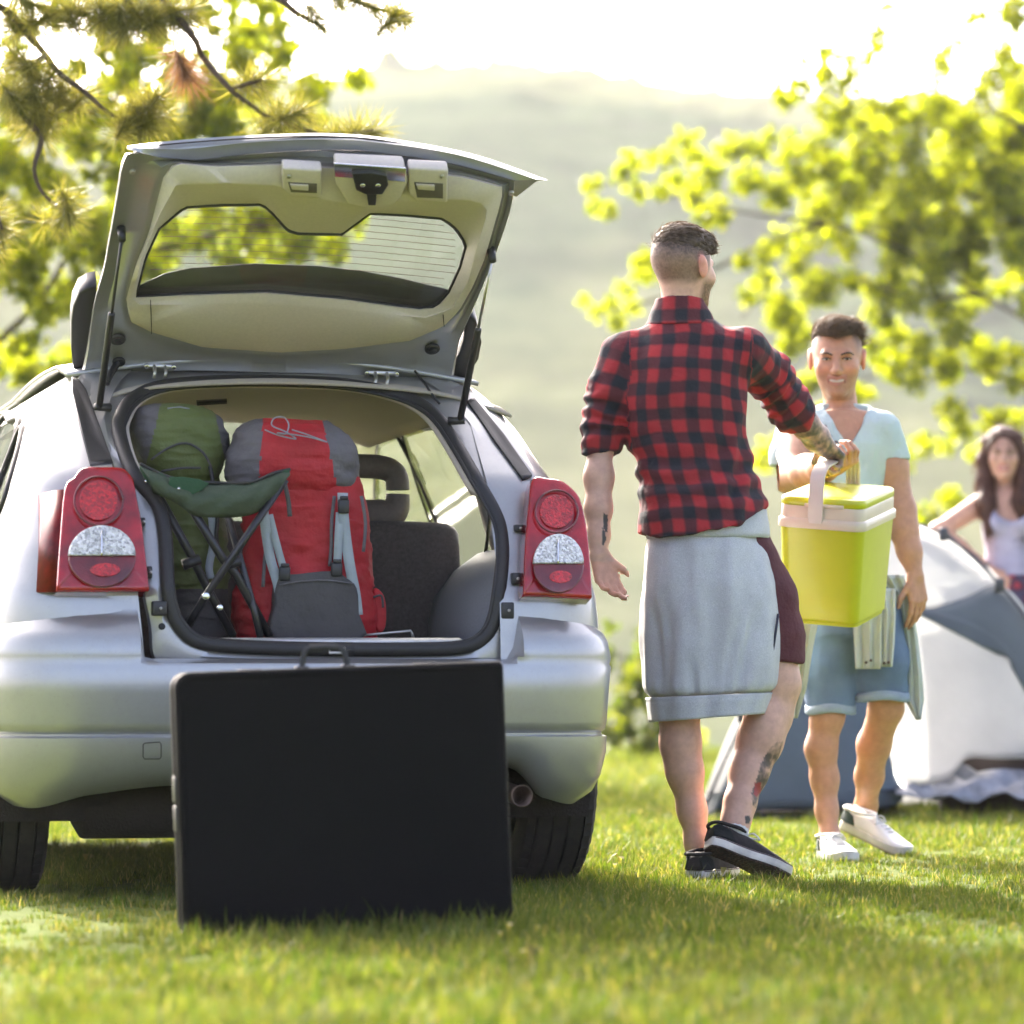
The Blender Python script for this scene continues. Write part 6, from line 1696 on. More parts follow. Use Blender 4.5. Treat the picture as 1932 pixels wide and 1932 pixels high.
body_mesh(S, [(.004, None, None) if False else (.0035, (HCA.x - .2, YA - .3, zc(606)), None), (.0042, (JA(1080, 0).x, YA - .4, zc(1180)), (JA(1180, 0).x, YA + .3, zc(820))), (.0042, (JA(1470, 0).x, YA + .02, zc(910)), (JA(1640, 0).x, YA + .9, zc(730))),
              (.0055, (JA(1200, 0).x, YA - .4, 0.0), (JA(1540, 0).x, YA + .4, zc(1190))), (.014, (JA(1100, 0).x, YA - .4, zc(1200)), (JA(1520, 0).x, YA + .4, zc(590)))], manA, paintA)
# hair on top
S = SDF(); W = WA; M = np.array([[frA[0][i], frA[1][i], frA[2][i]] for i in range(3)])
S.ell(W(0, -.008, .058), (.076, .097, .072), M, .02); S.ell(W(.006, .050, .076), (.060, .040, .040), M, .02)
fA = np.array(frA[1]); uA = np.array(frA[2]); hcA = np.array(HCA)
S.cut(lambda x, y, z: -((x - hcA[0]) * uA[0] + (y - hcA[1]) * uA[1] + (z - hcA[2]) * uA[2] - (.045 + .25 * np.clip(((x - hcA[0]) * fA[0] + (y - hcA[1]) * fA[1]) - .06, -.05, .0))))
V, Q = S.mesh(.0035); V = relax(V, Q, 2); N = normals(V, Q)
V = V + N * (fbm(V @ np.array([[1, 0, 0], [0, 1, 0], [0, 0, 1]]) * np.array([60, 60, 140]), 3, 6) * .004)[:, None]
o = tri_mesh('hair', V - np.array(manA.location), Q, M_HAIRA, manA); set_attr(o, 'tint', np.random.default_rng(2).random(len(V)), 'FLOAT')
hs_ = hair_strands(V, N, lambda p, n: np.repeat((fA * .9 + np.array(frA[0]) * .5)[None], len(p), 0), 4500, .034, .0007, manA, 'hair_strands', M_HAIRA, .12, .2, seed=4); hs_['kind'] = 'stuff'

# checked shirt
def m_plaid():
    t = NT(D.materials.new('checked_cotton')); a = t.attr('cuv').outputs['Vector']; sp = t.n('ShaderNodeSeparateXYZ'); t.l(a, sp.inputs[0])
    co = t.coord('Object'); wob = t.math('MULTIPLY', t.math('SUBTRACT', t.noise(co, 6, 3), .5), .035)
    def stripe(s_):
        f = t.math('FRACT', t.math('DIVIDE', t.math('ADD', s_, wob), .0715)); d = t.math('ABSOLUTE', t.math('SUBTRACT', f, .5))
        m = t.n('ShaderNodeMapRange'); m.interpolation_type = 'SMOOTHSTEP'; m.inputs['From Min'].default_value = .17; m.inputs['From Max'].default_value = .32
        m.inputs['To Min'].default_value = 1; m.inputs['To Max'].default_value = 0; t.l(d, m.inputs['Value']); return m.outputs[0]
    s1, s2 = stripe(sp.outputs[0]), stripe(sp.outputs[1])
    red = (0.38, 0.018, 0.024, 1); midc = (0.085, 0.013, 0.020, 1); blk = (0.010, 0.012, 0.020, 1)
    c = t.mix(s2, t.mix(s1, red, midc), t.mix(s1, midc, blk))
    n = t.noise(co, 11, 5); c = t.mix(1.0, c, t.ramp(n, [(.25, (.8, .8, .8, 1)), (.75, (1.12, 1.12, 1.12, 1))]), 'MULTIPLY')
    h = t.math('ADD', t.math('MULTIPLY', t.noise(co, 24, 5, .6), 2.5), t.math('MULTIPLY', t.noise(co, 800, 2), .3))
    b = t.bsdf(c, .85, bump=h, bump_s=.45, bump_d=.006, Sheen_Weight=.0)
    return t.done(b)
M_PLAID = m_plaid()
S = SDF()
rowsA = ((588, 1245, 1330, .062, 0), (605, 1228, 1352, .075, 0), (625, 1200, 1385, .088, 0), (650, 1176, 1406, .105, 0), (690, 1164, 1413, .125, 0), (750, 1164, 1411, .136, 0), (820, 1178, 1412, .134, 0), (880, 1196, 1423, .130, 0), (940, 1204, 1444, .158, -.01), (1000, 1202, 1455, .170, -.015), (1040, 1201, 1458, .174, -.015))
tabA = [(zc(y), JA((a + b) / 2, y).x, YA + dy, (b - a) / 2 / SA, d) for y, a, b, d, dy in rowsA]
S.prof(tabA, .03, 2.15)
armL = [JA(1176, 668), JA(1150, 740, .0), JA(1136, 800, .01), JA(1133, 852, .008)]; armR = [JA(1405, 662), JA(1448, 705, .12), elA, elA.lerp(handA, .20)]
S.chain(armL, [.070, .060, .054, .052], .035); S.chain(armR, [.071, .067, .064, .060], .035)
S.cone(armL[-1] + Vector((0, 0, .032)), armL[-1] + Vector((0, 0, .008)), .055, .056, .006); S.cone(armR[-1] - dA * .035, armR[-1] - dA * .005, .063, .064, .006)
hem = [(1190, 1006), (1204, 1008), (1240, 1019), (1300, 1016), (1370, 1003), (1410, 985), (1450, 952), (1470, 940)]
hx_ = np.array([JA(x, y).x for x, y in hem]); hz_ = np.array([JA(x, y).z for x, y in hem])
eA, dAn = np.array(armR[-1]), np.array(dA)
def cutA(x, y, z):
    d = np.interp(x, hx_, hz_) - z
    far = (x > JA(1470, 0).x)
    d = np.where(far, (x - eA[0]) * dAn[0] + (y - eA[1]) * dAn[1] + (z - eA[2]) * dAn[2], d)
    left = (x < JA(1196, 0).x) & (z < zc(830)); return np.where(left, zc(856) - z, d)
S.cut(cutA)
def seg_uv(V, pts):
    best = np.full(len(V), 9e9); L0 = 0; sa = np.zeros(len(V)); ang = np.zeros(len(V))
    for a, b in zip(pts, pts[1:]):
        a, b = np.array(a), np.array(b); d = b - a; L = np.linalg.norm(d); t = np.clip((V - a) @ d / L ** 2, 0, 1); q = V - (a + t[:, None] * d); r = np.linalg.norm(q, axis=1)
        e1 = np.cross(d / L, [0, 1, 0]); e1 /= np.linalg.norm(e1); e2 = np.cross(d / L, e1)
        m = r < best; best[m] = r[m]; sa[m] = (L0 + t * L)[m]; ang[m] = np.arctan2(q @ e2, q @ e1)[m]; L0 += L
    return best, sa, ang
def uvA(V, N):
    T = np.array(sorted(tabA)); cx = np.interp(V[:, 2], T[:, 0], T[:, 1]); a = np.interp(V[:, 2], T[:, 0], T[:, 3]); b = np.interp(V[:, 2], T[:, 0], T[:, 4])
    th = np.arctan2((V[:, 0] - cx) / a, -(V[:, 1] - YA) / b); u = .205 * np.arcsin(np.clip((V[:, 0] - cx) / .215, -.999, .999)); u = np.where(V[:, 1] > YA + .05, .8 - u, u) + .010 * np.sin(V[:, 2] * 6); v = V[:, 2] + .35 * (V[:, 0] - cx) ** 2 + .03 * (V[:, 0] - cx)
    out = np.stack([u + .012, v, 0 * u], -1)
    for pts, k in ((armL, 1), (armR, 2)):
        r, s_, an = seg_uv(V, pts); m = (r < .088) & ((V[:, 0] < JA(1186, 0).x) if k == 1 else ((V[:, 0] > JA(1414, 0).x) & (V[:, 2] > zc(850))))
        out[m, 0] = an[m] * .058 + .03 * k; out[m, 1] = s_[m] + .02
    return out
def wrA(V, N):
    w = fbm(V * np.array([9, 9, 5]), 4, 5) * .008 + np.abs(fbm(V * np.array([14, 14, 7]), 3, 15)) * -.009
    for pts in (armL, armR):
        r, s_, an = seg_uv(V, pts); m = np.clip((s_ - .06) / .08, 0, 1) * (r < .095)
        w = w + m * (.005 * np.sin(s_ * 120 + 2.6 * np.sin(an + 1) + 9 * fbm(V * 9, 2, 8)) + .006 * fbm(V * 26, 3, 12))
    px, py = px_of(V)
    g = np.exp(-((py - 900) / 60) ** 2); w = w + g * .006 * np.sin(py * .13 + px * .02 + 3 * fbm(V * 6, 2, 3))
    g = np.exp(-((px - 1390) / 45) ** 2) * np.clip((py - 720) / 80, 0, 1); w = w + g * .006 * np.sin(px * .16 + py * .03)
    g = np.exp(-((py - 650) / 8) ** 2) * (np.abs(px - 1290) < 115); w = w - g * .002
    return w
shA = cloth_mesh(S, .0055, manA, 'shirt', M_PLAID, wrA, 2, uvA)
S = SDF(); rws = ((548, 1240, 1322, .064), (572, 1234, 1330, .070), (590, 1226, 1342, .076), (604, 1222, 1348, .080), (616, 1216, 1356, .086))
S.prof([(zc(y), JA((a + b) / 2, y).x, YA + .002, (b - a) / 2 / SA, d) for y, a, b, d in rws], .01, 2.1)
S.cut(lambda x, y, z: z - (zc(560) - .10 * np.abs(x - JA(1279, 0).x) - .02 * (y - YA)))
cloth_mesh(S, .004, manA, 'collar', M_PLAID, None, 2, lambda V, N: np.stack([V[:, 0] * 1.0 - .02, V[:, 2], 0 * V[:, 0]], -1))

# grey sweatshirt tied round the waist
def m_heather():
    t = NT(D.materials.new('heather_jersey')); co = t.coord('Object'); n = t.noise(t.coord('Object', (1, 1, 2.5)), 330, 3, .7); b2 = t.noise(co, 8, 4)
    c = t.ramp(n, [(.3, (.37, .38, .40, 1)), (.55, (.57, .58, .595, 1)), (.75, (.74, .745, .75, 1))]); c = t.mix(1.0, c, t.ramp(b2, [(.3, (.9, .9, .9, 1)), (.7, (1.05, 1.05, 1.05, 1))]), 'MULTIPLY')
    h = t.math('ADD', t.math('MULTIPLY', t.noise(co, 14, 4), 2), t.math('MULTIPLY', n, .3))
    return t.done(t.bsdf(c, .95, bump=h, bump_s=.35, bump_d=.006, Sheen_Weight=.08))
M_HEA = m_heather()
rowS = [(935, 1226, 1424, .095), (960, 1223, 1438, .118), (1010, 1219, 1450, .138), (1018, 1219, 1450, .138), (1034, 1214, 1457, .150), (1100, 1209, 1470, .165), (1200, 1208, 1475, .160), (1280, 1209, 1473, .156), (1303, 1211, 1470, .156), (1313, 1218, 1461, .146), (1318, 1223, 1455, .139), (1326, 1223, 1455, .142), (1362, 1228, 1446, .138)]
def skirt(y0, y1, rows, n=112, m=40, seed=3, fold=1.0, hemtilt=True):
    rg = []; ys_ = [r[0] for r in rows]
    for k in range(m):
        y = y0 + (y1 - y0) * k / (m - 1); xl, xr, d = (float(np.interp(y, ys_, [r[j] for r in rows])) for j in (1, 2, 3))
        row = []
        for j in range(n):
            a = 2 * math.pi * j / n; f = max(0, (y - 1060) / 300)
            fo = 1 + fold * f * (.055 * math.sin(5 * a + 1.0 + .004 * y) + .05 * math.sin(9 * a + .8) + .02 * math.sin(17 * a + .01 * y)) + fold * .016 * math.sin(31 * a + .5) * math.exp(-((y - 1304) / 16) ** 2) 
            px_ = (xl + xr) / 2 + (xr - xl) / 2 * math.cos(a) * (1 + (fo - 1) * .3); yy = y - (17 * (math.cos(a) * .5 + .5) * max(0, (y - 1250) / 110) if hemtilt else 0)
            p = P(px_, yy, YA - .015); row.append(p + Vector((0, d * math.sin(a) * fo, 0)) - ba)
        rg.append(row)
    return rg
rg = skirt(935, 1316, rowS); mb = MB().rings(rg, cap0=False, cap1=False); V = np.array([tuple(v) for v in mb.v]); Nn = V - np.array([V[:, 0].mean(), V[:, 1].mean(), 0]); Nn[:, 2] = 0; Nn /= np.linalg.norm(Nn, axis=1)[:, None]
wv = fbm(V * np.array([7, 7, 3]), 4, 2) * .014 + np.abs(fbm(V * np.array([11, 11, 3.5]), 3, 9)) * -.018
pxv, pyv = px_of(V + np.array(ba))
for (x0, y0, x1, y1, am) in ((1435, 1130, 1390, 1330, -.012), (1395, 1150, 1372, 1300, -.008), (1300, 1230, 1310, 1320, -.008), (1225, 1120, 1245, 1320, -.008)):
    t_ = np.clip((pyv - y0) / (y1 - y0), 0, 1); dd = pxv - (x0 + (x1 - x0) * t_); wv = wv + 1.7 * am * np.exp(-(dd / 10) ** 2) * np.clip((pyv - y0) / 60, 0, 1)
V = V + Nn * wv[:, None]
mb.v = [Vector(v) for v in V]; sw = D.objects.new('tied_sweatshirt', None); COL.objects.link(sw); sw.parent = manA
mb.build('sweatshirt_body', M_HEA, sw, solid=.004)
rg2 = skirt(1316, 1362, rowS, m=10, fold=.75); MB().rings(rg2, cap0=False, cap1=False).build('hem_band', M_HEA, sw, solid=.005)
rg3 = skirt(934, 1016, [(934, 1224, 1428, .100), (950, 1222, 1444, .120), (1000, 1219, 1453, .142), (1016, 1219, 1452, .142)], m=10, fold=0); MB().rings(rg3, cap0=False, cap1=False).build('waist_fold', M_HEA, sw, solid=.004)
zp_ = [P(x, y, YA - .015 - d) - ba for x, y, d in ((1468, 1158, .085), (1464, 1190, .09), (1457, 1235, .09), (1450, 1276, .085))]
MB().tube(smooth_poly(zp_, 4, False), .0038, 6).build('zip', simple('navy_zip', (.02, .02, .045, 1), .5), sw)
# maroon shorts
S = SDF(); S.prof([(zc(y), JA((a + b) / 2, y).x, YA, (b - a) / 2 / SA, .115) for y, a, b in ((960, 1240, 1430), (1020, 1238, 1440), (1090, 1240, 1445))], .03)
S.chain([JA(1395, 1050), JA(1440, 1130, .03), JA(1456, 1200, .04), JA(1461, 1243, .04)], [.105, .094, .089, .086], .03); S.chain([JA(1290, 1050), JA(1286, 1260)], [.10, .078], .03)
S.cone(JA(1459, 1218, .04), JA(1461, 1240, .04), .089, .090, .004); S.cut(lambda x, y, z: zc(1248) + .10 * (x - JA(1460, 0).x) * -1 - z)
cloth_mesh(S, .006, manA, 'shorts', m_fabric('maroon_cotton', (.095, .020, .028, 1)), lambda V, N: fbm(V * 14, 3, 4) * .006)
# shoes and socks
M_CANV = m_fabric('black_canvas', (.018, .014, .014, 1), 500, .9); M_SUED = m_fabric('black_suede', (.008, .010, .010, 1), 900, .95); M_FOX = simple('scuffed_white_rubber', (.62, .58, .52, 1), .55, var=.15, scale=18, bump=.1); M_GUM = None
def m_waffle():
    t = NT(D.materials.new('brown_waffle_sole')); v = t.n('ShaderNodeTexVoronoi'); v.inputs['Scale'].default_value = 130; t.l(t.coord('Object'), v.inputs['Vector'])
    c = t.ramp(v.outputs['Distance'], [(.1, (.10, .055, .038, 1)), (.6, (.03, .016, .012, 1))]); return t.done(t.bsdf(c, .8, bump=v.outputs['Distance'], bump_s=.8, bump_d=.006))
M_GUM = m_waffle()
shA_m = [M_CANV, M_FOX, M_GUM, simple('dark_red_line', (.06, .012, .016, 1), .6), M_LACE, M_SUED]
hR = P(1334, 1598, YA - .17); tR = G(1486, 1660); fR = (tR - hR)
shoe(manA, hR, fR, Vector((.25, .55, 1)), shA_m, .27, 1.0)
hL = G(1312, 1662); hL.z = .004
shoe(manA, hL + Vector((-.005, -.03, 0)), Vector((.42, .9, 0)), Vector((0, 0, 1)), shA_m, .27, 1.0)
MB().tube([JA(1322, 1598) - ba, JA(1324, 1620) - ba, JA(1326, 1640) - ba], [.037, .039, .04], 16).build('sock', M_SOCK, manA)
MB().tube([JA(1389, 1552, -.08) - ba, JA(1386, 1566, -.09) - ba, JA(1382, 1580, -.10) - ba], [.040, .041, .041], 16).build('sock', M_SOCK, manA)

# ================= the smiling man facing the camera
YBm = 11.9; SBm = FPX / YBm
JB = lambda x, y, dy=0.0: P(x, y, YBm + dy)
bb = JB(1610, 1610); bb.z = 0
manB = thing('person', 'smiling man in a pale mint tee and denim shorts holding the cool box handle', 'person', bb)
SKB = np.array([0.50, 0.265, 0.16]); zb = lambda y: JB(1580, y).z
S = SDF(); frB = frame((-.10, -1, -.16)); HCB = JB(1579, 676); HS = 1.06
WB, MBm = head_prims(S, HCB, frB, HS, True, JB(1590, 800, .03), .048)
S.prof([(zb(y), JB((a + b) / 2, y).x, YBm, (b - a) / 2 / SBm, d) for y, a, b, d in ((775, 1545, 1635, .055), (800, 1518, 1660, .074), (860, 1502, 1660, .092), (960, 1505, 1658, .092), (1060, 1508, 1668, .10), (1150, 1512, 1672, .105))], .03)
handB = HAND_TOP + HAND_AXIS * .045 + Vector((.005, 0, -.012))
elB = JB(1490, 898, -.22)
S.chain([JB(1503, 812), elB], [.062, .050], .03); S.ell(JB(1500, 850, -.06), (.055, .055, .07), None, .03)
dB = (handB - elB).normalized()
S.chain([elB, elB.lerp(handB, .35), elB.lerp(handB, .65), handB - dB * .06], [.052, .050, .042, .031], .03)
hand_prims(S, handB - dB * .075 + Vector((0, 0, -.016)), dB + Vector((.35, 0, .25)), Vector((-.35, -.1, 1)), Vector((-.1, -.9, .1)), curl=(.75, 1.1, .8), thumb=(.9, .9), s=1.0)
S.chain([JB(1665, 812), JB(1683, 880, .0), JB(1702, 965, -.01), JB(1706, 1000, -.02), JB(1716, 1040, -.035), JB(1727, 1085, -.05)], [.060, .049, .042, .042, .036, .0255], .03)
hand_prims(S, JB(1727, 1084, -.05), (.10, -.10, -1), (-.55, .75, -.15), (-.7, -.65, 0), curls=[(.20, .35, .2), (.30, .4, .3), (.38, .5, .3), (.45, .5, .3)], thumb=(.2, .3), s=1.0)
S.chain([JB(1560, 1130), JB(1562, 1290), JB(1561, 1350, -.01), JB(1549, 1412, .0), JB(1556, 1470, .01), JB(1560, 1530, .0), JB(1566, 1580, -.02), JB(1568, 1606, -.03)], [.074, .057, .051, .048, .042, .033, .029, .029], .03)
S.chain([JB(1640, 1130), JB(1668, 1270, .0), JB(1672, 1335, .05), JB(1649, 1405, .16), JB(1640, 1465, .26), JB(1634, 1520, .36), JB(1630, 1545, .40)], [.074, .059, .053, .052, .044, .034, .032], .03)
def paintB(V, N):
    col = base_paint(V, N, SKB, HCB, frB, HS, np.array([.06, .035, .02]), .30, False)
    a, b, u = head_local(V, HCB, frB, HS)
    side = np.clip((u - .004) / .05, 0, 1) * np.clip((.060 - b) / .02, 0, 1) * (np.abs(a) > .045) * (u < .14); col = col * (1 - .75 * side[:, None]) + np.array([.06, .035, .02]) * .75 * side[:, None]
    uc = -.0635 + (a / .030) ** 2 * .009; lips = (np.abs(a) < .031) & (b > .078) & (np.abs(u - uc) < .0145 - .006 * (a / .03) ** 2); col[lips] = col[lips] * .45 + np.array([.36, .12, .10]) * .55
    ck = np.exp(-((np.abs(a) - .045) / .02) ** 2 - ((u + .03) / .02) ** 2) * (b > .03); col = col * (1 + ck[:, None] * np.array([.10, -.06, -.06]))
    inm = (np.abs(a) < .026) & (np.abs(u + .0615) < .0080) & (b > .07) & (b < .0900); col[inm] = [.12, .03, .03]
    return col
body_mesh(S, [(.0032, (HCB.x - .3, YBm - .4, zb(765)), (HCB.x + .3, YBm + .4, 3)), (.006, (JB(1480, 0).x, YBm - .3, zb(1000)), (JB(1700, 0).x, YBm + .3, zb(764))), (.0045, (JB(1455, 0).x, YBm - 1.0, zb(945)), (JB(1640, 0).x, YBm - .10, zb(800))), (.0042, (JB(1655, 0).x, YBm - .3, zb(1190)), (JB(1770, 0).x, YBm + .3, zb(850))),
              (.006, (JB(1490, 0).x, YBm - .3, 0), (JB(1740, 0).x, YBm + .6, zb(1270))), (.016, (JB(1480, 0).x, YBm - .3, zb(1280)), (JB(1700, 0).x, YBm + .3, zb(990)))], manB, paintB)
# face details
LB = lambda a, b, d: WB(a, b, d) - bb
M_EYE = simple('eye_white', (.62, .58, .54, 1), .25, var=.02); M_IRIS = simple('hazel_iris', (.05, .045, .03, 1), .2); M_TEETH = simple('teeth', (.46, .42, .36, 1), .35, var=.02, bump=0); M_BROW = simple('brow_hair', (.030, .018, .010, 1), .7)
def ball(c, r, M, n=16):
    mb = MB(); rg = []
    for i in range(1, n):
        t = math.pi * i / n; rg.append([Vector(c) + Vector(M @ np.array([r[0] * math.sin(t) * math.cos(p), r[1] * math.sin(t) * math.sin(p), r[2] * math.cos(t)])) for p in [2 * math.pi * j / n for j in range(n)]])
    return mb.rings(rg)
def face(W_, M_, s, root, smile_teeth=True):
    for q in (-1, 1):
        e = ball(W_(q * .031, .0815, .003), (.0115 * s, .0095 * s, .0032 * s), M_).build('eye', M_EYE, root)
        ball(W_(q * .031 - .001, .0905, .003), (.0046 * s, .0030 * s, .0030 * s), M_, 10).build('iris', M_IRIS, e)
        MB().tube(smooth_poly([W_(q * .0165, .0905, .0050), W_(q * .031, .0935, .0080), W_(q * .0455, .0845, .0040)], 5, False), .0019 * s, 6).build('eyelid_line', M_BROW, root)
        MB().tube(smooth_poly([W_(q * .013, .0985, .0165), W_(q * .028, .0985, .0225), W_(q * .043, .089, .0215), W_(q * .052, .078, .015)], 5, False), [.0026 * s] * 5 + [.0030 * s] * 5 + [.0024 * s] * 3 + [.0014 * s] * 3, 7, flat=(.6, 1)).build('eyebrow', M_BROW, root)
    if smile_teeth: MB().tube(smooth_poly([W_(-.028, .080, -.0545), W_(-.015, .0895, -.0595), W_(0, .0925, -.0610), W_(.015, .0895, -.0595), W_(.028, .080, -.0545)], 4, False), [.0036 * s + .0034 * s * math.sin(math.pi * i / 16) for i in range(17)], 8).build('teeth', M_TEETH, root)
face(LB, MBm, HS, manB)
# quiff
S = SDF(); W = WB
S.ell(W(0, -.012, .058), np.array([.076, .094, .070]) * HS, MBm, .02); S.ell(W(-.005, .048, .094), np.array([.058, .045, .032]) * HS, MBm, .02); S.cone(W(.045, .060, .084), W(.0, .080, .094), .020, .024, .02); S.cone(W(.0, .080, .096), W(-.045, .066, .092), .024, .018, .02)
hcB = np.array(HCB); fB, uB, rB = (np.array(frB[i]) for i in (1, 2, 0))
def cutB(x, y, z):
    q = lambda v: (x - hcB[0]) * v[0] + (y - hcB[1]) * v[1] + (z - hcB[2]) * v[2]
    b, u = q(fB), q(uB); return np.where(b < -.03, .030, .030 + np.clip((b + .03) * .75, 0, .048)) + .10 * np.abs(q(rB)) - u
S.cut(cutB); V, Q = S.mesh(.0035); V = relax(V, Q, 2); N = normals(V, Q)
al = V @ np.stack([rB, fB, uB], 1); V = V + N * (fbm(np.stack([al[:, 0] * 25, al[:, 1] * 110, al[:, 2] * 110], -1), 3, 6) * .006)[:, None]
o = tri_mesh('hair', V - np.array(manB.location), Q, M_HAIRA, manB); set_attr(o, 'tint', np.random.default_rng(2).random(len(V)), 'FLOAT')
hs_ = hair_strands(V, N, lambda p, n: np.repeat((-rB * .9 - fB * .3 + uB * .5)[None], len(p), 0), 6000, .042, .0008, manB, 'hair_strands', M_HAIRA, .15, .22, seed=9); hs_['kind'] = 'stuff'
# mint tee
S = SDF(); rowB = ((762, 1545, 1640, .062, .03), (776, 1522, 1655, .078, .01), (800, 1500, 1676, .098, 0), (840, 1486, 1680, .118, 0), (900, 1487, 1670, .118, 0), (960, 1492, 1668, .112, 0), (1060, 1500, 1675, .115, 0), (1160, 1502, 1682, .122, 0))
tabB = [(zb(y), JB((a + b) / 2, y).x, YBm + dy, (b - a) / 2 / SBm, d) for y, a, b, d, dy in rowB]; S.prof(tabB, .03, 2.2)
S.chain([JB(1508, 812), JB(1490, 862, -.09)], [.074, .073], .03); S.chain([JB(1662, 812), JB(1680, 868, 0)], [.068, .064], .03)
S.cut(lambda x, y, z: np.where((x > JB(1665, 0).x), zb(868) - z, np.where((x < JB(1502, 0).x) & (y < YBm - .02), zb(884) + .0 * y - z, -1)))
# open neck: V-shaped placket
def neck(x, y, z):
    cx = JB(1592, 0).x; top_ = zb(845); w = np.clip((z - top_) * .62, 0, .5) * .9
    front = (y < YBm + .02)
    dv = np.where(front, w - np.abs(x - cx) - .0, -1.0)
    return np.where(z > top_, dv, -1.0)
S.cut(lambda x, y, z: np.minimum(neck(x, y, z), (YBm - .012) - y + 0 * x + 0 * z))
cloth_mesh(S, .005, manB, 'tee_shirt', m_fabric('mint_jersey', (.50, .61, .595, 1), 900, .9, .05), lambda V, N: fbm(V * np.array([10, 10, 6]), 4, 5) * .009 + np.abs(fbm(V * np.array([16, 16, 8]), 3, 15)) * -.011, 2)
M_BTN = simple('brown_button', (.10, .07, .05, 1), .4)
for x, y in ((1556, 806), (1565, 824), (1577, 836), (1590, 850), (1596, 862)):
    q = JB(x, y, -.135) - bb; MB().disc(q, (0, -1, .1), .0075, .006, 12).build('button', M_BTN, manB, bevel=.001)
# denim shorts
def m_denim():
    t = NT(D.materials.new('washed_denim')); co = t.coord('Object'); n = t.noise(t.coord('Object', (1, 1, 3)), 300, 3); w = t.noise(co, 7, 4)
    c = t.mix(w, (.018, .045, .115, 1), (.17, .27, .42, 1)); c = t.mix(t.math('MULTIPLY', n, .22), c, (.35, .42, .5, 1)); return t.done(t.bsdf(c, .9, bump=t.noise(co, 40, 4), bump_s=.4, bump_d=.006))
M_DENIM = m_denim(); M_DLITE = m_fabric('denim_turnup', (.30, .38, .47, 1))
S = SDF(); S.prof([(zb(y), JB((a + b) / 2, y).x, YBm, (b - a) / 2 / SBm, .12) for y, a, b in ((1085, 1512, 1678), (1150, 1512, 1686), (1200, 1518, 1690))], .03)
S.chain([JB(1560, 1160), JB(1563, 1260), JB(1567, 1340)], [.094, .085, .078], .03); S.chain([JB(1645, 1160), JB(1660, 1240, .0), JB(1664, 1316, .02)], [.094, .089, .086], .03)
S.cut(lambda x, y, z: np.where(x < JB(1609, 0).x, zb(1334), zb(1309)) - z)
cloth_mesh(S, .006, manB, 'shorts', M_DENIM, lambda V, N: fbm(V * 13, 3, 14) * .007)
for (x, y, dy, r) in ((1567, 1338, 0, .079), (1664, 1314, .01, .086)):
    rg = [[JB(x, y + dy_, dy) - bb + Vector((rr * math.cos(a), rr * math.sin(a), .004 * math.sin(3 * a))) for a in [2 * math.pi * j / 36 for j in range(36)]] for dy_, rr in ((-9, r - .002), (-7, r + .003), (7, r + .004), (9, r), (8, r - .008))]
    MB().rings(rg, cap0=False, cap1=False).build('turn_up', M_DLITE, manB)
# pale shirt knotted round his waist
M_PALE = m_fabric('pale_mint_cotton', (.58, .62, .58, 1), 700, .9, .05)
def drape(pts, name, seed, amp=.012):
    """pts rows: (y, xl, xr, dy)"""
    rg = []
    for k in range(26):
        f = k / 25 * (len(pts) - 1); i = min(int(f), len(pts) - 2); t_ = f - i; y, xl, xr, dy = (pts[i][j] + (pts[i + 1][j] - pts[i][j]) * t_ for j in range(4))
        rg.append([JB(xl + (xr - xl) * j / 15, y, dy + amp * math.sin(j * .9 + seed + k * .07) + amp * .5 * math.sin(j * 2.1 + seed * 2)) - bb for j in range(16)])
    return MB().rings(rg, closed=False).build(name, M_PALE, tsh, solid=.003)
tsh = D.objects.new('tied_shirt', None); COL.objects.link(tsh); tsh.parent = manB
drape([(1105, 1500, 1560, -.13), (1170, 1500, 1545, -.14), (1240, 1502, 1530, -.13), (1300, 1500, 1520, -.12), (1355, 1497, 1503, -.11)], 'side_panel', 1)
drape([(1110, 1590, 1670, -.14), (1160, 1608, 1662, -.15), (1210, 1611, 1660, -.15), (1262, 1614, 1660, -.15)], 'sleeve', 2, .016); drape([(1110, 1650, 1690, -.14), (1160, 1660, 1690, -.155), (1210, 1660, 1688, -.155), (1258, 1663, 1684, -.155)], 'sleeve', 4, .012)
drape([(1085, 1660, 1705, -.08), (1130, 1692, 1720, -.05), (1200, 1704, 1732, -.02), (1270, 1710, 1740, .0), (1320, 1708, 1744, .02), (1358, 1730, 1736, .02)], 'side_panel', 6)
for x, y in ((1634, 1250), (1643, 1246), (1668, 1251), (1676, 1250)): MB().disc(JB(x, y, -.17) - bb, (0, -1, 0), .005, .005, 10).build('button', M_BTN, tsh)
M_WLEA = simple('white_leather', (.74, .73, .70, 1), .5, var=.03, scale=25, bump=.2); M_WRUB = simple('white_sole', (.66, .65, .62, 1), .6, var=.06); M_DGRN = simple('dark_green_leather', (.01, .035, .02, 1), .5)
shB = [M_WLEA, M_WRUB, simple('tan_sole', (.30, .26, .2, 1), .8), M_WRUB, M_LACE, M_DGRN]
h1 = G(1556, 1620); shoe(manB, h1, G(1634, 1632) - h1 + Vector((0, -.05, 0)), (0, 0, 1), shB, .275)
t2 = G(1708, 1614); h2 = P(1590, 1560, t2.y + .16); shoe(manB, h2, t2 - h2, Vector((.3, -.3, 1)), shB, .275)
MB().tube([JB(1566, 1582, -.02) - bb, JB(1567, 1598, -.03) - bb], [.037, .039], 16).build('sock', M_SOCK, manB)
MB().tube([JB(1633, 1524, .37) - bb, JB(1628, 1548, .41) - bb], [.041, .043], 16).build('sock', M_SOCK, manB)

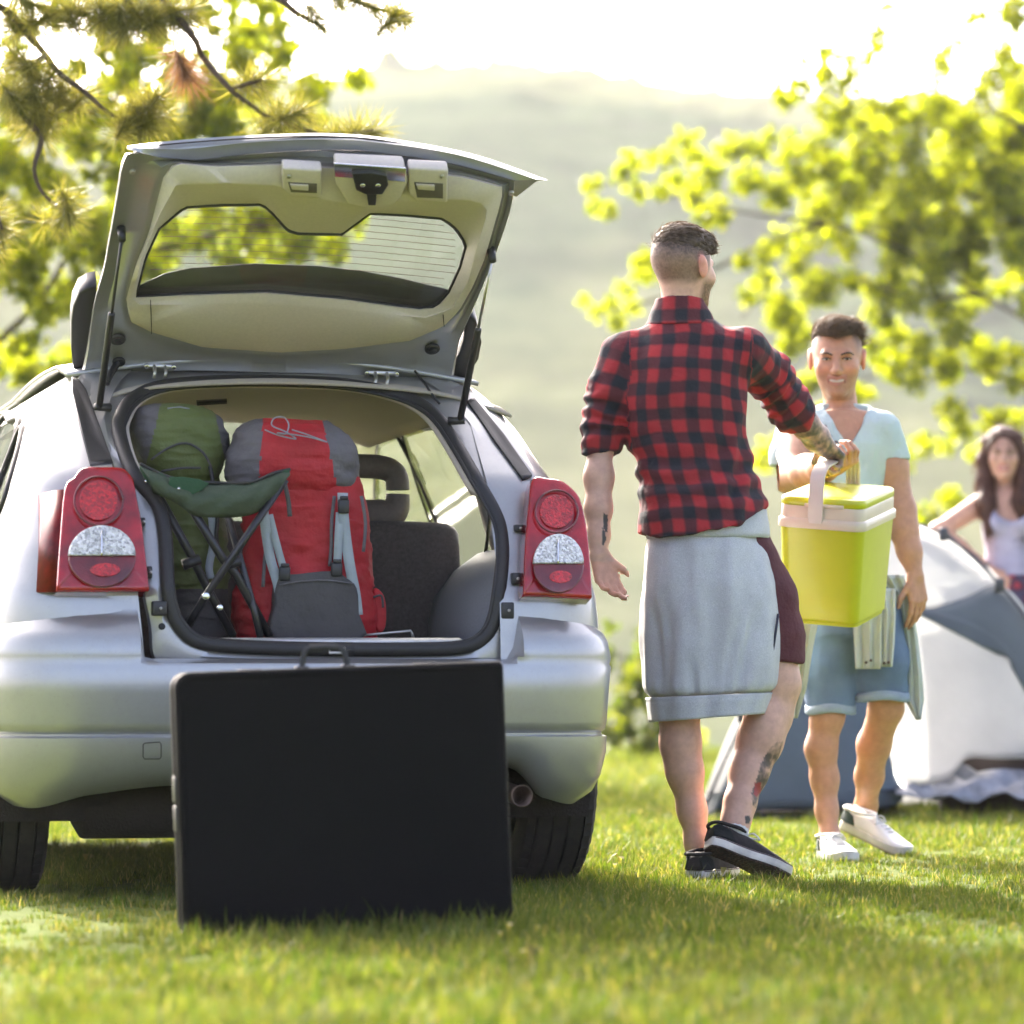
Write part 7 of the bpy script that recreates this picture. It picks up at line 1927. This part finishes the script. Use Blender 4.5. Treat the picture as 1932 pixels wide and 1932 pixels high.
# ================= the woman beyond the tent
YC = 16.95; SC_ = FPX / YC; JC = lambda x, y, dy=0.0: P(x, y, YC + dy); zw = lambda y: JC(1900, y).z
bw = JC(1905, 1500); bw.z = 0
wom = thing('person', 'long haired woman in a lavender vest top, hand on hip beyond the tent', 'person', bw)
SKC = np.array([.50, .28, .20]); S = SDF(); frC = frame((-.12, -1, -.05)); HCC = JC(1893, 858)
WC, MCm = head_prims(S, HCC, frC, .98, True, JC(1897, 935, .02), .045)
tabC = [(zw(y), JC((a + b) / 2, y).x, YC, (b - a) / 2 / SC_, d) for y, a, b, d in ((925, 1880, 1920, .05), (942, 1850, 1950, .075), (980, 1852, 1952, .10), (1040, 1862, 1944, .085), (1080, 1858, 1948, .09), (1130, 1848, 1958, .11), (1170, 1848, 1958, .11))]
S.prof(tabC, .03); elC, hC = JC(1770, 1003, -.06), JC(1868, 1078, -.10)
S.chain([JC(1852, 950), elC], [.050, .040], .03); S.chain([elC, elC.lerp(hC, .4), hC], [.040, .038, .026], .03)
hand_prims(S, hC, hC - elC, (.3, .6, -.4), (.2, -.2, .9), curl=(.2, .3, .2), s=.9)
S.chain([JC(1952, 950), JC(1975, 1040, -.02), JC(1985, 1130, -.04)], [.048, .038, .028], .03)
for x in (1875, 1935): S.chain([JC(x, 1150), JC(x, 1320), JC(x, 1400), JC(x, 1480), JC(x, 1515)], [.095, .06, .055, .036, .034], .03); S.cone(JC(x, 1515), P(x, 1526, YC - .15), .035, .03, .02)
def paintC(V, N):
    col = base_paint(V, N, SKC, HCC, frC, .98, np.array([.05, .02, .015]), 0, False); a, b, u = head_local(V, HCC, frC, .98)
    lips = (np.abs(a) < .026) & (b > .080) & (u < -.0495) & (u > -.076); col[lips] = [.42, .10, .10]; return col
body_mesh(S, [(.006, None, None)], wom, paintC)
face(lambda a, b, d: WC(a, b, d) - bw, MCm, .98, wom)
S = SDF(); W = WC
S.ell(W(0, -.02, .045), (.088, .10, .088), MCm, .02)
for q, lx in ((1, 1862), (-1, 1925)):
    S.chain([W(q * .06, .01, .06), W(q * .085, .0, -.02), W(q * .085, .01, -.11), JC(lx, 950, -.06), JC(lx + 3, 1000, -.11 if q > 0 else -.09)], [.035, .034, .038, .042, .018], .03)
S.cone(W(0, -.07, .0), W(0, -.07, -.14), .07, .06, .03); S.ell(W(0, .085, -.03), (.068, .06, .105), MCm, .02, True)
V, Q = S.mesh(.006); V = relax(V, Q, 2); N = normals(V, Q); V = V + N * (fbm(V * np.array([55, 55, 9]), 3, 6) * .007)[:, None]
o = tri_mesh('hair', V - np.array(wom.location), Q, M_HAIRC, wom); set_attr(o, 'tint', np.random.default_rng(2).random(len(V)), 'FLOAT')
hs_ = hair_strands(V, N, lambda p, n: np.repeat(np.array([[0, 0, -1.0]]), len(p), 0), 1800, .10, .0012, wom, 'hair_strands', M_HAIRC, .08, .12, seed=3); hs_['kind'] = 'stuff'
S = SDF(); S.prof([(z, x, y, a + .008, b + .008) for z, x, y, a, b in tabC if z < zw(935)], .02)
S.ell(JC(1880, 985, -.085), (.055, .045, .055), None, .03); S.ell(JC(1925, 985, -.085), (.055, .045, .055), None, .03)
cxC = JC(1898, 0).x
S.cut(lambda x, y, z: np.where(z > zw(985), np.where(np.abs(x - cxC) < .075, ((z - zw(985)) - 7 * (x - cxC) ** 2 - .0), np.abs(x - cxC) - .115 + .25 * (z - zw(985))), -1) + 0 * y); S.cut(lambda x, y, z: zw(1120) - z + 0 * x)
cloth_mesh(S, .007, wom, 'vest_top', m_fabric('lavender_jersey', (.36, .34, .46, 1)), lambda V, N: fbm(V * 12, 3, 4) * .005)
S = SDF(); S.prof([(zw(y), JC(1903, y).x, YC, (b) / SC_, d) for y, b, d in ((1085, 49, .105), (1120, 58, .125), (1180, 66, .15), (1230, 74, .165))], .02)
def m_floral():
    t = NT(D.materials.new('floral_cotton')); co = t.coord('Object'); v = t.n('ShaderNodeTexVoronoi'); v.inputs['Scale'].default_value = 22; t.l(co, v.inputs['Vector'])
    c = t.ramp(v.outputs['Distance'], [(.25, (.30, .03, .05, 1)), (.45, (.06, .015, .03, 1)), (.7, (.05, .04, .08, 1))]); return t.done(t.bsdf(c, .9))
cloth_mesh(S, .008, wom, 'skirt', m_floral(), lambda V, N: fbm(V * np.array([16, 16, 4]), 3, 4) * .012)
MB().tube([hC - bw - (hC - elC).normalized() * .02, hC - bw - (hC - elC).normalized() * .035], .031, 14).build('bracelet', M_BLK, wom)
